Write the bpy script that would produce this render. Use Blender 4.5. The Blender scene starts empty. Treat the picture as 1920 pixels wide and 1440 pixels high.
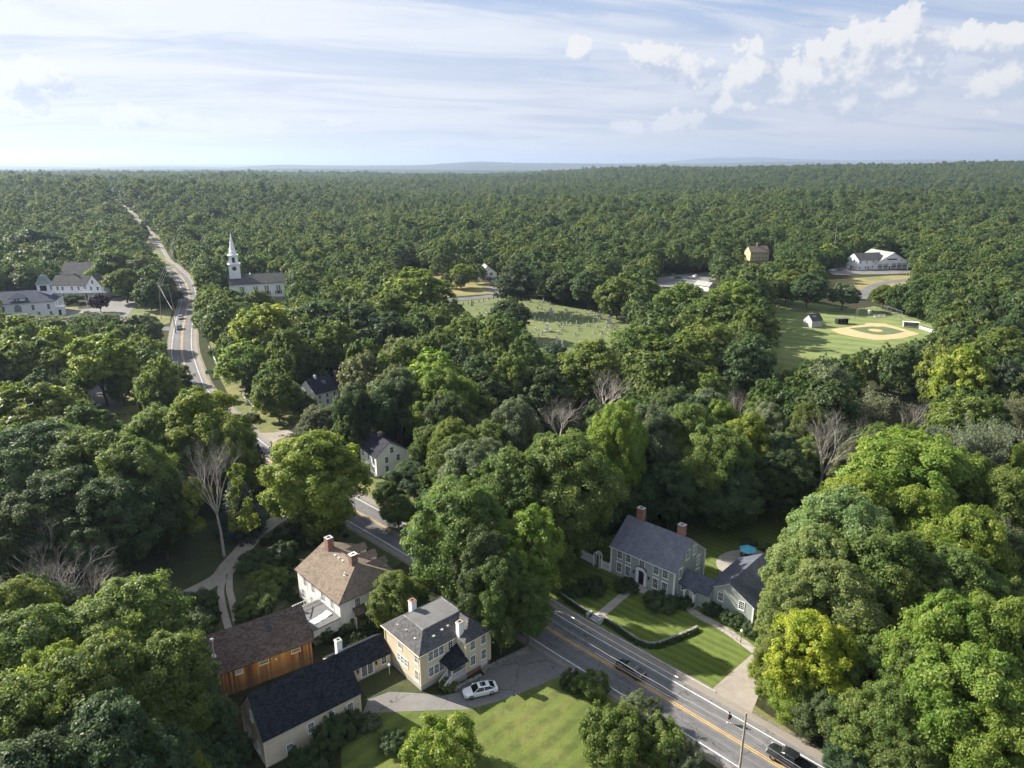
# Aerial view of a New England village in late-summer afternoon sun.
import bpy, bmesh, math, random
import numpy as np
from mathutils import Vector, Matrix, Euler, Quaternion
R = math.radians
random.seed(7)
SC = bpy.context.scene
COL = SC.collection

# ------------------------------------------------------------------ camera
cam_d = bpy.data.cameras.new("camera")
cam = bpy.data.objects.new("camera", cam_d)
COL.objects.link(cam)
cam.location = (0, 0, 70)
cam.rotation_euler = (R(90 - 17.175), 0, 0)
cam_d.sensor_width = 36.0
cam_d.lens = 36.0 * 1333.0 / 1920.0
cam_d.clip_start = 1.0
cam_d.clip_end = 90000.0
SC.camera = cam

# ------------------------------------------------------------------ sun, sky, exposure
SUN_EL, SUN_AZ = 32.5, 25.0          # the sun stands left of the view, 27 deg beyond square
to_sun = Vector((-math.cos(R(SUN_AZ)) * math.cos(R(SUN_EL)),
     math.sin(R(SUN_AZ)) * math.cos(R(SUN_EL)), math.sin(R(SUN_EL))))
sun_d = bpy.data.lights.new("sun", 'SUN')
sun_d.energy = 4.4
sun_d.angle = R(0.53)
sun_d.color = (1.0, 0.925, 0.80)
sun = bpy.data.objects.new("sun", sun_d)
COL.objects.link(sun)
sun.rotation_euler = to_sun.to_track_quat('Z', 'Y').to_euler()
sun.location = (-60, 40, 120)

SC.view_settings.view_transform = 'Standard'
SC.view_settings.look = 'None'
SC.view_settings.gamma = 1.0
SC.view_settings.use_curve_mapping = False
SC.view_settings.exposure = 1.70
SC.render.engine = 'CYCLES'
SC.cycles.max_bounces = 6
SC.cycles.diffuse_bounces = 4
SC.cycles.glossy_bounces = 2
SC.cycles.transmission_bounces = 3
SC.cycles.transparent_max_bounces = 6
SC.cycles.volume_bounces = 0
SC.cycles.use_adaptive_sampling = True
SC.cycles.adaptive_threshold = 0.02
SC.cycles.use_denoising = True
SC.cycles.caustics_reflective = False
SC.cycles.caustics_refractive = False

W = bpy.data.worlds.new("World")
SC.world = W
W.use_nodes = True


class NT:
 """short hand for building node trees"""
 def __init__(s, tree):
  s.t = tree
  s.n = tree.nodes
  s.l = tree.links

 def new(s, kind, **kw):
  n = s.n.new(kind)
  for k, v in kw.items():
   setattr(n, k, v)
  return n

 def put(s, sock, v):
  if hasattr(v, 'is_output'):
   s.l.new(v, sock)
  elif v is not None:
   sock.default_value = v

 def math(s, op, a, b=None, c=None, clamp=False):
  n = s.new('ShaderNodeMath', operation=op, use_clamp=clamp)
  for i, v in enumerate((a, b, c)):
   if v is not None:
    s.put(n.inputs[i], v)
  return n.outputs[0]

 def vmath(s, op, a, b=None, scale=None):
  n = s.new('ShaderNodeVectorMath', operation=op)
  s.put(n.inputs[0], a)
  if b is not None:
   s.put(n.inputs[1], b)
  if scale is not None:
   s.put(n.inputs[3], scale)
  return n.outputs['Value'] if op in ('LENGTH', 'DOT_PRODUCT', 'DISTANCE') else n.outputs[0]

 def noise(s, vec, scale, detail=4, rough=0.55, dist=0.0, dim='3D'):
  n = s.new('ShaderNodeTexNoise', noise_dimensions=dim)
  s.put(n.inputs['Vector'], vec)
  n.inputs['Scale'].default_value = scale
  n.inputs['Detail'].default_value = detail
  n.inputs['Roughness'].default_value = rough
  n.inputs['Distortion'].default_value = dist
  return n.outputs['Fac']

 def ramp(s, fac, stops, interp='LINEAR'):
  n = s.new('ShaderNodeValToRGB')
  cr = n.color_ramp
  cr.interpolation = interp
  while len(cr.elements) > 1:
   cr.elements.remove(cr.elements[-1])
  for i, (p, c) in enumerate(stops):
   e = cr.elements[0] if i == 0 else cr.elements.new(p)
   e.position = p
   e.color = c if len(c) == 4 else (*c, 1)
  s.put(n.inputs[0], fac)
  return n.outputs[0]

 def mapr(s, v, a, b, c, d, smooth=False, clamp=True):
  n = s.new('ShaderNodeMapRange', clamp=clamp)
  if smooth:
   n.interpolation_type = 'SMOOTHSTEP'
  s.put(n.inputs[0], v)
  for i, k in enumerate((a, b, c, d)):
   n.inputs[i + 1].default_value = k
  return n.outputs[0]

 def mix(s, fac, a, b, mode='MIX'):
  n = s.new('ShaderNodeMix', data_type='RGBA', blend_type=mode)
  n.clamp_result = False
  s.put(n.inputs[0], fac)
  for sock, v in ((n.inputs[6], a), (n.inputs[7], b)):
   if isinstance(v, tuple) and len(v) == 3:
    v = (*v, 1)
   s.put(sock, v)
  return n.outputs[2]

 def xyz(s, v):
  n = s.new('ShaderNodeSeparateXYZ')
  s.put(n.inputs[0], v)
  return n.outputs

 def comb(s, x, y, z):
  n = s.new('ShaderNodeCombineXYZ')
  for i, v in enumerate((x, y, z)):
   s.put(n.inputs[i], v)
  return n.outputs[0]


def build_sky():
 t = NT(W.node_tree)
 t.n.clear()
 out = t.new('ShaderNodeOutputWorld')
 bg = t.new('ShaderNodeBackground')
 bg.inputs['Strength'].default_value = 0.071
 t.l.new(bg.outputs[0], out.inputs[0])
 sky = t.new('ShaderNodeTexSky', sky_type='NISHITA')
 sky.sun_disc = False
 sky.sun_elevation = R(SUN_EL)
 sky.sun_rotation = R(-(90 - SUN_AZ))
 sky.altitude = 80
 sky.air_density = 1.0
 sky.dust_density = 1.6
 sky.ozone_density = 1.5
 d = t.new('ShaderNodeTexCoord').outputs['Generated']
 x, y, z = t.xyz(d)
 zc = t.math('MAXIMUM', z, 0.0)
 # high thin cloud: streaks on a plane far above
 k = t.math('DIVIDE', 1.0, t.math('ADD', zc, 0.10))
 px, py = t.math('MULTIPLY', x, k), t.math('MULTIPLY', y, k)
 # rotate a little so the streaks rise to the right
 a = R(14)
 qx = t.math('ADD', t.math('MULTIPLY', px, math.cos(a)), t.math('MULTIPLY', py, math.sin(a)))
 qy = t.math('SUBTRACT', t.math('MULTIPLY', py, math.cos(a)), t.math('MULTIPLY', px, math.sin(a)))
 st = t.comb(t.math('MULTIPLY', qx, 0.55), t.math('MULTIPLY', qy, 1.55), 3.7)
 n1 = t.noise(st, 1.1, 7, 0.62, 0.9)
 n2 = t.noise(t.comb(t.math('MULTIPLY', qx, 0.35), t.math('MULTIPLY', qy, 0.8), 9.1), 0.9, 3, 0.5, 0.2)
 cir = t.mapr(t.math('ADD', t.math('MULTIPLY', n1, 0.72), t.math('MULTIPLY', n2, 0.42)), 0.41, 0.63, 0.0, 1.0, True)
 # more cover towards the sun side and low down
 cover = t.mapr(x, 0.75, -0.55, 0.02, 0.38)
 low = t.mapr(zc, 0.26, 0.07, 0.0, 0.52, True)
 cir = t.math('ADD', cir, t.math('ADD', cover, low), clamp=True)
 cir = t.math('MULTIPLY', cir, 0.95)
 # brightness of the veil: brighter towards the sun
 sd = t.vmath('DOT_PRODUCT', d, tuple(to_sun))
 sunf = t.mapr(sd, -0.2, 0.9, 0.0, 1.0, True)
 veil = t.mix(sunf, (2.85, 3.1, 3.6), (3.8, 3.9, 4.15))
 veil = t.vmath('MULTIPLY', veil, t.mix(t.mapr(n1, 0.36, 0.62, 0.0, 1.0, True), (0.74, 0.81, 0.92), (1.05, 1.05, 1.04)))
 hz = t.mapr(zc, 0.16, 0.0, 0.0, 1.0, True)
 veil = t.mix(t.math('MULTIPLY', hz, 0.55), veil, (3.45, 3.4, 3.45))
 clear = t.mix(0.78, sky.outputs[0], (1.15, 1.75, 2.95))
 base = t.mix(cir, clear, veil)

 # heaped clouds: soft lobes in azimuth / elevation, frayed by noise, lit from the left
 g = bpy.data.node_groups.new('cloud_heap', 'ShaderNodeTree')
 g.interface.new_socket('Vector', in_out='INPUT', socket_type='NodeSocketVector')
 g.interface.new_socket('Field', in_out='OUTPUT', socket_type='NodeSocketFloat')
 q = NT(g)
 gi, go = q.new('NodeGroupInput'), q.new('NodeGroupOutput')
 v = gi.outputs[0]
 acc = None
 for (ca, ce, ra, re) in CLOUDS:
  n = q.new('ShaderNodeVectorMath', operation='MULTIPLY_ADD')
  q.l.new(v, n.inputs[0])
  n.inputs[1].default_value = (1 / ra, 1 / re, 0)
  n.inputs[2].default_value = (-ca / ra, -ce / re, 0)
  f = q.vmath('LENGTH', n.outputs[0])
  acc = f if acc is None else q.math('SMOOTH_MIN', acc, f, 0.25)
 acc = q.math('SUBTRACT', 1.0, acc)
 fr = q.noise(v, 0.80, 7, 0.60, 0.0, '2D')
 # cauliflower heads: two sizes of rounded cells, their places shaken by noise
 sh = q.new('ShaderNodeTexNoise', noise_dimensions='2D')
 q.l.new(v, sh.inputs['Vector'])
 sh.inputs['Scale'].default_value = 1.1
 sh.inputs['Detail'].default_value = 4
 vv = q.vmath('ADD', v, q.vmath('SCALE', sh.outputs['Color'], scale=1.1))
 cells = None
 for sc_, am in ((0.75, 0.60), (1.9, 0.34), (4.6, 0.13)):
  c_ = q.new('ShaderNodeTexVoronoi', feature='F1', voronoi_dimensions='2D')
  q.l.new(vv, c_.inputs['Vector'])
  c_.inputs['Scale'].default_value = sc_
  k_ = q.math('MULTIPLY', q.math('SUBTRACT', 0.42, c_.outputs['Distance']), am)
  cells = k_ if cells is None else q.math('ADD', cells, k_)
 fld = q.math('ADD', acc, q.math('MULTIPLY', q.math('SUBTRACT', fr, 0.5), 1.25))
 fld = q.math('ADD', fld, cells)
 q.l.new(fld, go.inputs[0])
 az = t.math('MULTIPLY', t.math('ARCTAN2', x, y), 180 / math.pi)
 el = t.math('MULTIPLY', t.math('ARCSINE', z), 180 / math.pi)
 pos = t.comb(az, el, 0.0)

 def heap(off):
  n = t.new('ShaderNodeGroup')
  n.node_tree = g
  t.l.new(t.vmath('ADD', pos, off), n.inputs[0])
  return n.outputs[0]
 f0 = heap((0, 0, 0))
 f1 = heap((-1.0, 1.1, 0))
 alpha = t.mapr(f0, 0.04, 0.22, 0.0, 1.0, True)
 lit = t.mapr(t.math('SUBTRACT', f0, f1), -0.30, 0.62, 0.0, 1.0, True)
 cc = t.mix(lit, (2.45, 2.75, 3.35), (4.0, 3.98, 3.98))
 fade = t.mapr(el, 0.5, 6.0, 0.40, 0.93)
 base = t.mix(t.math('MULTIPLY', alpha, fade), base, cc)
 t.l.new(base, bg.inputs[0])


# lobes of the heaped clouds: azimuth, elevation, half width, half height (degrees)
CLOUDS = [
 (27.2, 8.0, 1.9, 2.1),
 (25.9, 7.5, 2.2, 2.0),
 (24.4, 7.2, 2.1, 2.1),
 (22.4, 6.7, 2.7, 2.1),
 (21.2, 5.9, 2.7, 2.0),
 (19.7, 5.1, 2.8, 1.5),
 (23.9, 5.8, 3.1, 1.9),
 (26.6, 6.8, 3.0, 1.4),
 (25.4, 4.6, 2.6, 1.6),
 (27.2, 5.0, 2.6, 1.3),
 (24.1, 4.1, 2.7, 1.3),
 (23.5, 3.9, 1.8, 0.8),
 (30.7, 7.5, 2.5, 1.0),
 (32.4, 7.5, 2.0, 0.9),
 (32.8, 5.3, 2.0, 1.6),
 (32.0, 4.8, 1.8, 1.0),
 (17.2, 6.9, 1.3, 1.6),
 (16.8, 6.1, 2.0, 1.3),
 (17.8, 6.6, 1.4, 1.1),
 (10.1, 7.6, 2.3, 0.9),
 (12.1, 6.7, 2.5, 1.0),
 (13.6, 5.8, 1.0, 0.9),
 (4.9, 8.0, 1.2, 1.1),
 (15.4, 4.3, 1.1, 0.8),
 (17.1, 4.1, 1.0, 0.6),
 (12.5, 3.0, 1.9, 0.9),
 (8.8, 2.7, 1.7, 0.6),
 (11.6, 2.7, 1.4, 0.5),
 (19.4, 4.3, 1.8, 0.5),
 (32.3, 3.2, 0.8, 0.4),
 (-31.9, 5.2, 1.8, 1.3),
 (-30.4, 5.2, 1.3, 1.1),
 (-33.2, 5.2, 1.2, 1.3),
 (-33.1, 3.6, 2.0, 0.9),
 (-26.9, 3.1, 1.7, 0.9),
 (-25.4, 2.9, 1.3, 0.6),
 (-23.6, 2.8, 1.8, 0.5),
 (-21.6, 2.6, 2.1, 0.5),
 (-18.4, 2.6, 2.1, 0.6),
 (-13.1, 3.0, 1.1, 0.3),
]
build_sky()

# ------------------------------------------------------------------ objects
def tag(o, label, cat, group=None, kind=None):
 if label: o['label'] = label
 if cat: o['category'] = cat
 if group: o['group'] = group
 if kind: o['kind'] = kind
 return o


def empty(name, loc, rz=0.0, label=None, cat=None, group=None):
 o = bpy.data.objects.new(name, None)
 COL.objects.link(o)
 o.location = loc
 o.rotation_euler = (0, 0, rz)
 o.empty_display_size = 0.5
 return tag(o, label, cat, group)


def link(name, me, parent=None, loc=(0, 0, 0), rz=0.0):
 o = bpy.data.objects.new(name, me)
 COL.objects.link(o)
 o.location = loc
 o.rotation_euler = (0, 0, rz)
 if parent is not None:
  o.parent = parent
 return o


def copy_tree(o, parent=None):
 c = o.copy()
 COL.objects.link(c)
 if parent is not None:
  c.parent = parent
 for ch in list(o.children):
  copy_tree(ch, c)
 return c


class MB:
 """collects faces, then links them as ONE mesh"""
 def __init__(s):
  s.v, s.f, s.m = [], [], []
  s.mi = 0

 def poly(s, pts):
  b = len(s.v)
  s.v += [tuple(p) for p in pts]
  s.f.append(tuple(range(b, b + len(pts))))
  s.m.append(s.mi)

 def box(s, x0, y0, z0, x1, y1, z1):
  b = len(s.v)
  s.v += [(x0, y0, z0), (x1, y0, z0), (x1, y1, z0), (x0, y1, z0), (x0, y0, z1), (x1, y0, z1), (x1, y1, z1), (x0, y1, z1)]
  for q in ((0, 3, 2, 1), (4, 5, 6, 7), (0, 1, 5, 4), (1, 2, 6, 5), (2, 3, 7, 6), (3, 0, 4, 7)):
   s.f.append(tuple(b + i for i in q))
   s.m.append(s.mi)

 def solid(s, bottom, top):
  """closed prism between two rings of equal length"""
  n = len(bottom)
  b = len(s.v)
  s.v += [tuple(p) for p in bottom] + [tuple(p) for p in top]
  s.f.append(tuple(b + i for i in reversed(range(n))))
  s.f.append(tuple(b + n + i for i in range(n)))
  for i in range(n):
   j = (i + 1) % n
   s.f.append((b + i, b + j, b + n + j, b + n + i))
  s.m += [s.mi] * (n + 2)

 def prism(s, poly, z0, z1):
  s.solid([(x, y, z0) for x, y in poly], [(x, y, z1) for x, y in poly])

 def slab(s, pts, t):
  """planar polygon thickened downwards by t"""
  s.solid([(x, y, z - t) for x, y, z in pts], list(pts))

 def tube(s, pts, radii, n=6, caps=True):
  """round bar through points"""
  rings = []
  P = [Vector(p) for p in pts]
  if not hasattr(radii, '__len__'):
   radii = [radii] * len(P)
  for i, p in enumerate(P):
   d = (P[min(i + 1, len(P) - 1)] - P[max(i - 1, 0)])
   d = d.normalized() if d.length > 1e-9 else Vector((0, 0, 1))
   a = d.orthogonal().normalized() if abs(d.z) < 0.95 else Vector((1, 0, 0))
   a = (a - d * a.dot(d)).normalized()
   if abs(d.z) < 0.95:
    a = d.cross(Vector((0, 0, 1))).normalized()
   c = d.cross(a)
   b = len(s.v)
   for k in range(n):
    t = 2 * math.pi * k / n
    s.v.append(tuple(p + (a * math.cos(t) + c * math.sin(t)) * radii[i]))
   rings.append(b)
  for r0, r1 in zip(rings, rings[1:]):
   for k in range(n):
    j = (k + 1) % n
    s.f.append((r0 + k, r0 + j, r1 + j, r1 + k))
    s.m.append(s.mi)
  if caps:
   s.f.append(tuple(rings[0] + k for k in reversed(range(n))))
   s.f.append(tuple(rings[-1] + k for k in range(n)))
   s.m += [s.mi] * 2

 def lathe(s, prof, n=12, c=(0, 0)):
  rings = []
  for r, z in prof:
   b = len(s.v)
   for k in range(n):
    t = 2 * math.pi * k / n
    s.v.append((c[0] + r * math.cos(t), c[1] + r * math.sin(t), z))
   rings.append(b)
  for r0, r1 in zip(rings, rings[1:]):
   for k in range(n):
    j = (k + 1) % n
    s.f.append((r0 + k, r0 + j, r1 + j, r1 + k))
    s.m.append(s.mi)
  s.f.append(tuple(rings[0] + k for k in reversed(range(n))))
  s.f.append(tuple(rings[-1] + k for k in range(n)))
  s.m += [s.mi] * 2

 def mesh(s, name, mats, smooth=False):
  me = bpy.data.meshes.new(name)
  me.from_pydata(s.v, [], s.f)
  if not isinstance(mats, (list, tuple)):
   mats = [mats]
  for m in mats:
   me.materials.append(m)
  if len(mats) > 1:
   me.polygons.foreach_set('material_index', s.m)
  if smooth:
   me.polygons.foreach_set('use_smooth', [True] * len(me.polygons))
  me.update()
  return me

 def obj(s, name, mats, parent=None, loc=(0, 0, 0), rz=0.0, smooth=False):
  return link(name, s.mesh(name, mats, smooth), parent, loc, rz)


# ------------------------------------------------------------------ materials
def mat_base(name):
 m = bpy.data.materials.new(name)
 m.use_nodes = True
 t = NT(m.node_tree)
 t.n.clear()
 out = t.new('ShaderNodeOutputMaterial')
 p = t.new('ShaderNodeBsdfPrincipled')
 t.l.new(p.outputs[0], out.inputs['Surface'])
 return m, t, p, out


def obj_co(t):
 return t.new('ShaderNodeTexCoord').outputs['Object']


def world_co(t):
 return t.new('ShaderNodeNewGeometry').outputs['Position']


def bump(t, p, h, strength=0.3, dist=0.02):
 b = t.new('ShaderNodeBump')
 b.inputs['Strength'].default_value = strength
 b.inputs['Distance'].default_value = dist
 t.l.new(h, b.inputs['Height'])
 t.l.new(b.outputs[0], p.inputs['Normal'])


def M_plain(name, col, rough=0.7, var=0.12, scale=1.5, metal=0.0, spec=0.4, coat=0.0):
 m, t, p, o = mat_base(name)
 n = t.noise(obj_co(t), scale, 5, 0.6)
 a = tuple(c * (1 - var) for c in col)
 b = tuple(min(1, c * (1 + var)) for c in col)
 t.l.new(t.ramp(n, [(0.3, a), (0.7, b)]), p.inputs['Base Color'])
 p.inputs['Roughness'].default_value = rough
 p.inputs['Metallic'].default_value = metal
 p.inputs['Specular IOR Level'].default_value = spec
 p.inputs['Coat Weight'].default_value = coat
 return m


def M_clap(name, col, pitch=0.115, dirt=0.14):
 """painted clapboards: a lap line every few inches, dirt in streaks"""
 m, t, p, o = mat_base(name)
 co = obj_co(t)
 x, y, z = t.xyz(co)
 saw = t.math('FRACT', t.math('DIVIDE', z, pitch))
 n = t.noise(co, 0.8, 5, 0.6)
 s = t.noise(t.comb(t.math('MULTIPLY', x, 2.5), t.math('MULTIPLY', y, 2.5), t.math('MULTIPLY', z, 0.25)), 1.0, 4, 0.6)
 f = t.math('MULTIPLY', t.mapr(n, 0.3, 0.75, 1 - dirt, 1.03), t.mapr(s, 0.3, 0.7, 1 - dirt * 0.6, 1.02))
 row = t.new('ShaderNodeTexWhiteNoise', noise_dimensions='1D')
 t.l.new(t.math('FLOOR', t.math('DIVIDE', z, pitch)), row.inputs['W'])
 f = t.math('MULTIPLY', f, t.mapr(row.outputs['Value'], 0, 1, 0.95, 1.03))
 lap = t.mapr(saw, 0.0, 0.12, 0.72, 1.0)
 f = t.math('MULTIPLY', f, lap)
 c = t.vmath('SCALE', col, scale=f)
 t.l.new(c, p.inputs['Base Color'])
 p.inputs['Roughness'].default_value = 0.62
 p.inputs['Specular IOR Level'].default_value = 0.3
 bump(t, p, saw, 0.5, 0.02)
 return m


def M_shingle(name, col, pitch=0.14, var=0.30, stain=(0.5, 0.5, 0.5), spec=0.10):
 """asphalt shingles: courses, single tabs of uneven tone, stains running down"""
 m, t, p, o = mat_base(name)
 co = obj_co(t)
 x, y, z = t.xyz(co)
 row = t.math('FLOOR', t.math('DIVIDE', z, pitch))
 off = t.math('MULTIPLY', t.math('MODULO', row, 2.0), 0.5)
 wn = t.new('ShaderNodeTexWhiteNoise', noise_dimensions='3D')
 tx = t.math('FLOOR', t.math('ADD', t.math('DIVIDE', x, 0.33), off))
 ty = t.math('FLOOR', t.math('ADD', t.math('DIVIDE', y, 0.33), off))
 t.l.new(t.comb(tx, ty, row), wn.inputs['Vector'])
 tab = t.mapr(wn.outputs['Value'], 0, 1, 1 - var, 1 + var)
 big = t.noise(co, 0.35, 4, 0.6)
 streak = t.noise(t.comb(t.math('MULTIPLY', x, 1.3), t.math('MULTIPLY', y, 1.3), t.math('MULTIPLY', z, 0.2)), 0.8, 4, 0.6)
 f = t.math('MULTIPLY', tab, t.mapr(big, 0.3, 0.7, 0.86, 1.12))
 f = t.math('MULTIPLY', f, t.mapr(streak, 0.3, 0.75, 0.86, 1.10))
 saw = t.math('FRACT', t.math('DIVIDE', z, pitch))
 f = t.math('MULTIPLY', f, t.mapr(saw, 0.0, 0.2, 0.75, 1.0))
 t.l.new(t.vmath('SCALE', col, scale=f), p.inputs['Base Color'])
 p.inputs['Roughness'].default_value = 0.85
 p.inputs['Specular IOR Level'].default_value = spec
 bump(t, p, t.math('ADD', saw, wn.outputs['Value']), 0.35, 0.02)
 return m


def M_brick(name, col):
 m, t, p, o = mat_base(name)
 co = obj_co(t)
 x, y, z = t.xyz(co)
 b = t.new('ShaderNodeTexBrick')
 t.l.new(t.comb(t.math('ADD', x, y), z, 0), b.inputs['Vector'])
 b.inputs['Scale'].default_value = 1.0
 b.inputs['Brick Width'].default_value = 0.21
 b.inputs['Row Height'].default_value = 0.075
 b.inputs['Mortar Size'].default_value = 0.009
 b.inputs['Color1'].default_value = (*[c * 1.15 for c in col], 1)
 b.inputs['Color2'].default_value = (*[c * 0.75 for c in col], 1)
 b.inputs['Mortar'].default_value = (0.33, 0.29, 0.25, 1)
 n = t.noise(co, 1.6, 4, 0.6)
 t.l.new(t.mix(t.mapr(n, 0.4, 0.75, 0, 0.5), b.outputs[0], tuple(c * 0.45 for c in col)), p.inputs['Base Color'])
 p.inputs['Roughness'].default_value = 0.9
 return m


def M_glass(name, col=(0.020, 0.027, 0.036), rough=0.08):
 m, t, p, o = mat_base(name)
 n = t.noise(world_co(t), 0.9, 2, 0.5)
 t.l.new(t.ramp(n, [(0.35, tuple(c * 0.6 for c in col)), (0.7, tuple(c * 1.8 for c in col))]), p.inputs['Base Color'])
 p.inputs['Roughness'].default_value = rough
 p.inputs['Specular IOR Level'].default_value = 0.6
 return m


def M_grass(name, lush, dry, dryness=0.5, stripe=None, scale=1.0, shade=None):
 """mown or rough grass: tufts, clover patches, dry patches, faint mower stripes"""
 m, t, p, o = mat_base(name)
 co = world_co(t)
 big = t.noise(co, 0.06 * scale, 5, 0.62, 0.6)
 mid = t.noise(co, 0.45 * scale, 5, 0.65, 0.3)
 fine = t.noise(co, 4.5, 4, 0.7)
 dark = tuple(c * 0.55 for c in lush)
 c = t.mix(t.mapr(mid, 0.3, 0.72, 0, 1), dark, lush)
 f = t.math('ADD', t.math('MULTIPLY', big, 0.65), t.math('MULTIPLY', mid, 0.35))
 c = t.mix(t.mapr(f, 0.62 - dryness * 0.35, 0.80 - dryness * 0.25, 0, 1, True), c, dry)
 if stripe is not None:
  x, y, z = t.xyz(co)
  a, w = stripe
  s = t.math('ADD', t.math('MULTIPLY', x, math.cos(R(a))), t.math('MULTIPLY', y, math.sin(R(a))))
  s = t.math('SINE', t.math('ADD', t.math('MULTIPLY', s, 2 * math.pi / w), t.math('MULTIPLY', big, 3.0)))
  c = t.mix(t.mapr(s, -0.5, 0.5, 0, 0.42), c, tuple(k * 1.55 for k in lush))
 c = t.mix(t.mapr(fine, 0.3, 0.7, 0.0, 0.55), c, tuple(k * 0.5 for k in lush))
 weed = t.noise(co, 1.7, 3, 0.75, 0.8)
 c = t.mix(t.mapr(weed, 0.60, 0.72, 0.0, 0.55), c, tuple(k * 0.42 for k in lush))
 c = t.mix(t.mapr(weed, 0.30, 0.38, 0.45, 0.0), c, dry)
 t.l.new(c, p.inputs['Base Color'])
 p.inputs['Roughness'].default_value = 0.9
 p.inputs['Specular IOR Level'].default_value = 0.15
 p.inputs['Sheen Weight'].default_value = 0.12
 bump(t, p, t.math('ADD', fine, mid), 0.8, 0.12)
 return m


def M_asphalt(name, col, crack=0.5, scale=1.0):
 m, t, p, o = mat_base(name)
 co = world_co(t)
 big = t.noise(co, 0.12 * scale, 4, 0.6, 0.4)
 mid = t.noise(co, 1.1, 5, 0.6)
 fine = t.noise(co, 14.0, 2, 0.5)
 f = t.math('MULTIPLY', t.mapr(big, 0.3, 0.7, 0.82, 1.2), t.mapr(mid, 0.3, 0.7, 0.9, 1.08))
 f = t.math('MULTIPLY', f, t.mapr(fine, 0.2, 0.8, 0.85, 1.15))
 v = t.new('ShaderNodeTexVoronoi', feature='DISTANCE_TO_EDGE')
 w = t.vmath('ADD', co, t.vmath('SCALE', t.new('ShaderNodeTexNoise').outputs['Color'], scale=0.0))
 warp = t.new('ShaderNodeTexNoise')
 warp.inputs['Scale'].default_value = 0.5
 t.l.new(co, warp.inputs['Vector'])
 t.l.new(t.vmath('ADD', co, t.vmath('SCALE', warp.outputs['Color'], scale=2.5)), v.inputs['Vector'])
 v.inputs['Scale'].default_value = 0.16
 ck = t.mapr(v.outputs['Distance'], 0.0, 0.012, 1 - crack, 1.0)
 f = t.math('MULTIPLY', f, ck)
 t.l.new(t.vmath('SCALE', col, scale=f), p.inputs['Base Color'])
 p.inputs['Roughness'].default_value = 0.85
 p.inputs['Specular IOR Level'].default_value = 0.22
 bump(t, p, fine, 0.3, 0.01)
 return m


def M_road(name, col):
 """carriageway: wheel paths polished dark, oil between them, patched seams, sand drifting in at the edges"""
 m, t, p, o = mat_base(name)
 co = world_co(t)
 ac = t.new('ShaderNodeAttribute', attribute_name='across').outputs['Fac']
 big = t.noise(co, 0.10, 4, 0.6, 0.5)
 mid = t.noise(co, 0.9, 5, 0.65)
 fine = t.noise(co, 14.0, 2, 0.5)
 f = t.math('MULTIPLY', t.mapr(big, 0.3, 0.7, 0.84, 1.18), t.mapr(mid, 0.3, 0.7, 0.86, 1.10))
 f = t.math('MULTIPLY', f, t.mapr(fine, 0.2, 0.8, 0.85, 1.15))
 w = None
 for c in (-2.75, -1.15, 1.15, 2.75):
  d = t.math('ABSOLUTE', t.math('SUBTRACT', ac, c))
  k = t.mapr(d, 0.15, 0.65, 0.80, 1.0, True)
  w = k if w is None else t.math('MULTIPLY', w, k)
 f = t.math('MULTIPLY', f, w)
 oil = t.mapr(t.math('ABSOLUTE', t.math('SUBTRACT', t.math('ABSOLUTE', ac), 1.95)), 0.05, 0.35, 0.86, 1.0, True)
 f = t.math('MULTIPLY', f, oil)
 v = t.new('ShaderNodeTexVoronoi', feature='DISTANCE_TO_EDGE')
 wp = t.new('ShaderNodeTexNoise')
 wp.inputs['Scale'].default_value = 0.6
 t.l.new(co, wp.inputs['Vector'])
 t.l.new(t.vmath('ADD', co, t.vmath('SCALE', wp.outputs['Color'], scale=3.0)), v.inputs['Vector'])
 v.inputs['Scale'].default_value = 0.13
 f = t.math('MULTIPLY', f, t.mapr(v.outputs['Distance'], 0.0, 0.010, 0.45, 1.0))
 pt = t.new('ShaderNodeTexVoronoi', feature='F1', distance='CHEBYCHEV')
 t.l.new(co, pt.inputs['Vector'])
 pt.inputs['Scale'].default_value = 0.045
 patch = t.math('LESS_THAN', pt.outputs['Distance'], 0.13)
 f = t.math('MULTIPLY', f, t.mapr(patch, 0, 1, 1.0, 0.72))
 c = t.vmath('SCALE', col, scale=f)
 edge = t.mapr(t.math('ADD', t.math('ABSOLUTE', ac), t.math('MULTIPLY', mid, 1.2)), 4.55, 5.5, 0.0, 0.75, True)
 c = t.mix(edge, c, (0.235, 0.205, 0.165))
 t.l.new(c, p.inputs['Base Color'])
 p.inputs['Roughness'].default_value = 0.82
 p.inputs['Specular IOR Level'].default_value = 0.22
 bump(t, p, fine, 0.3, 0.01)
 return m


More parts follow.
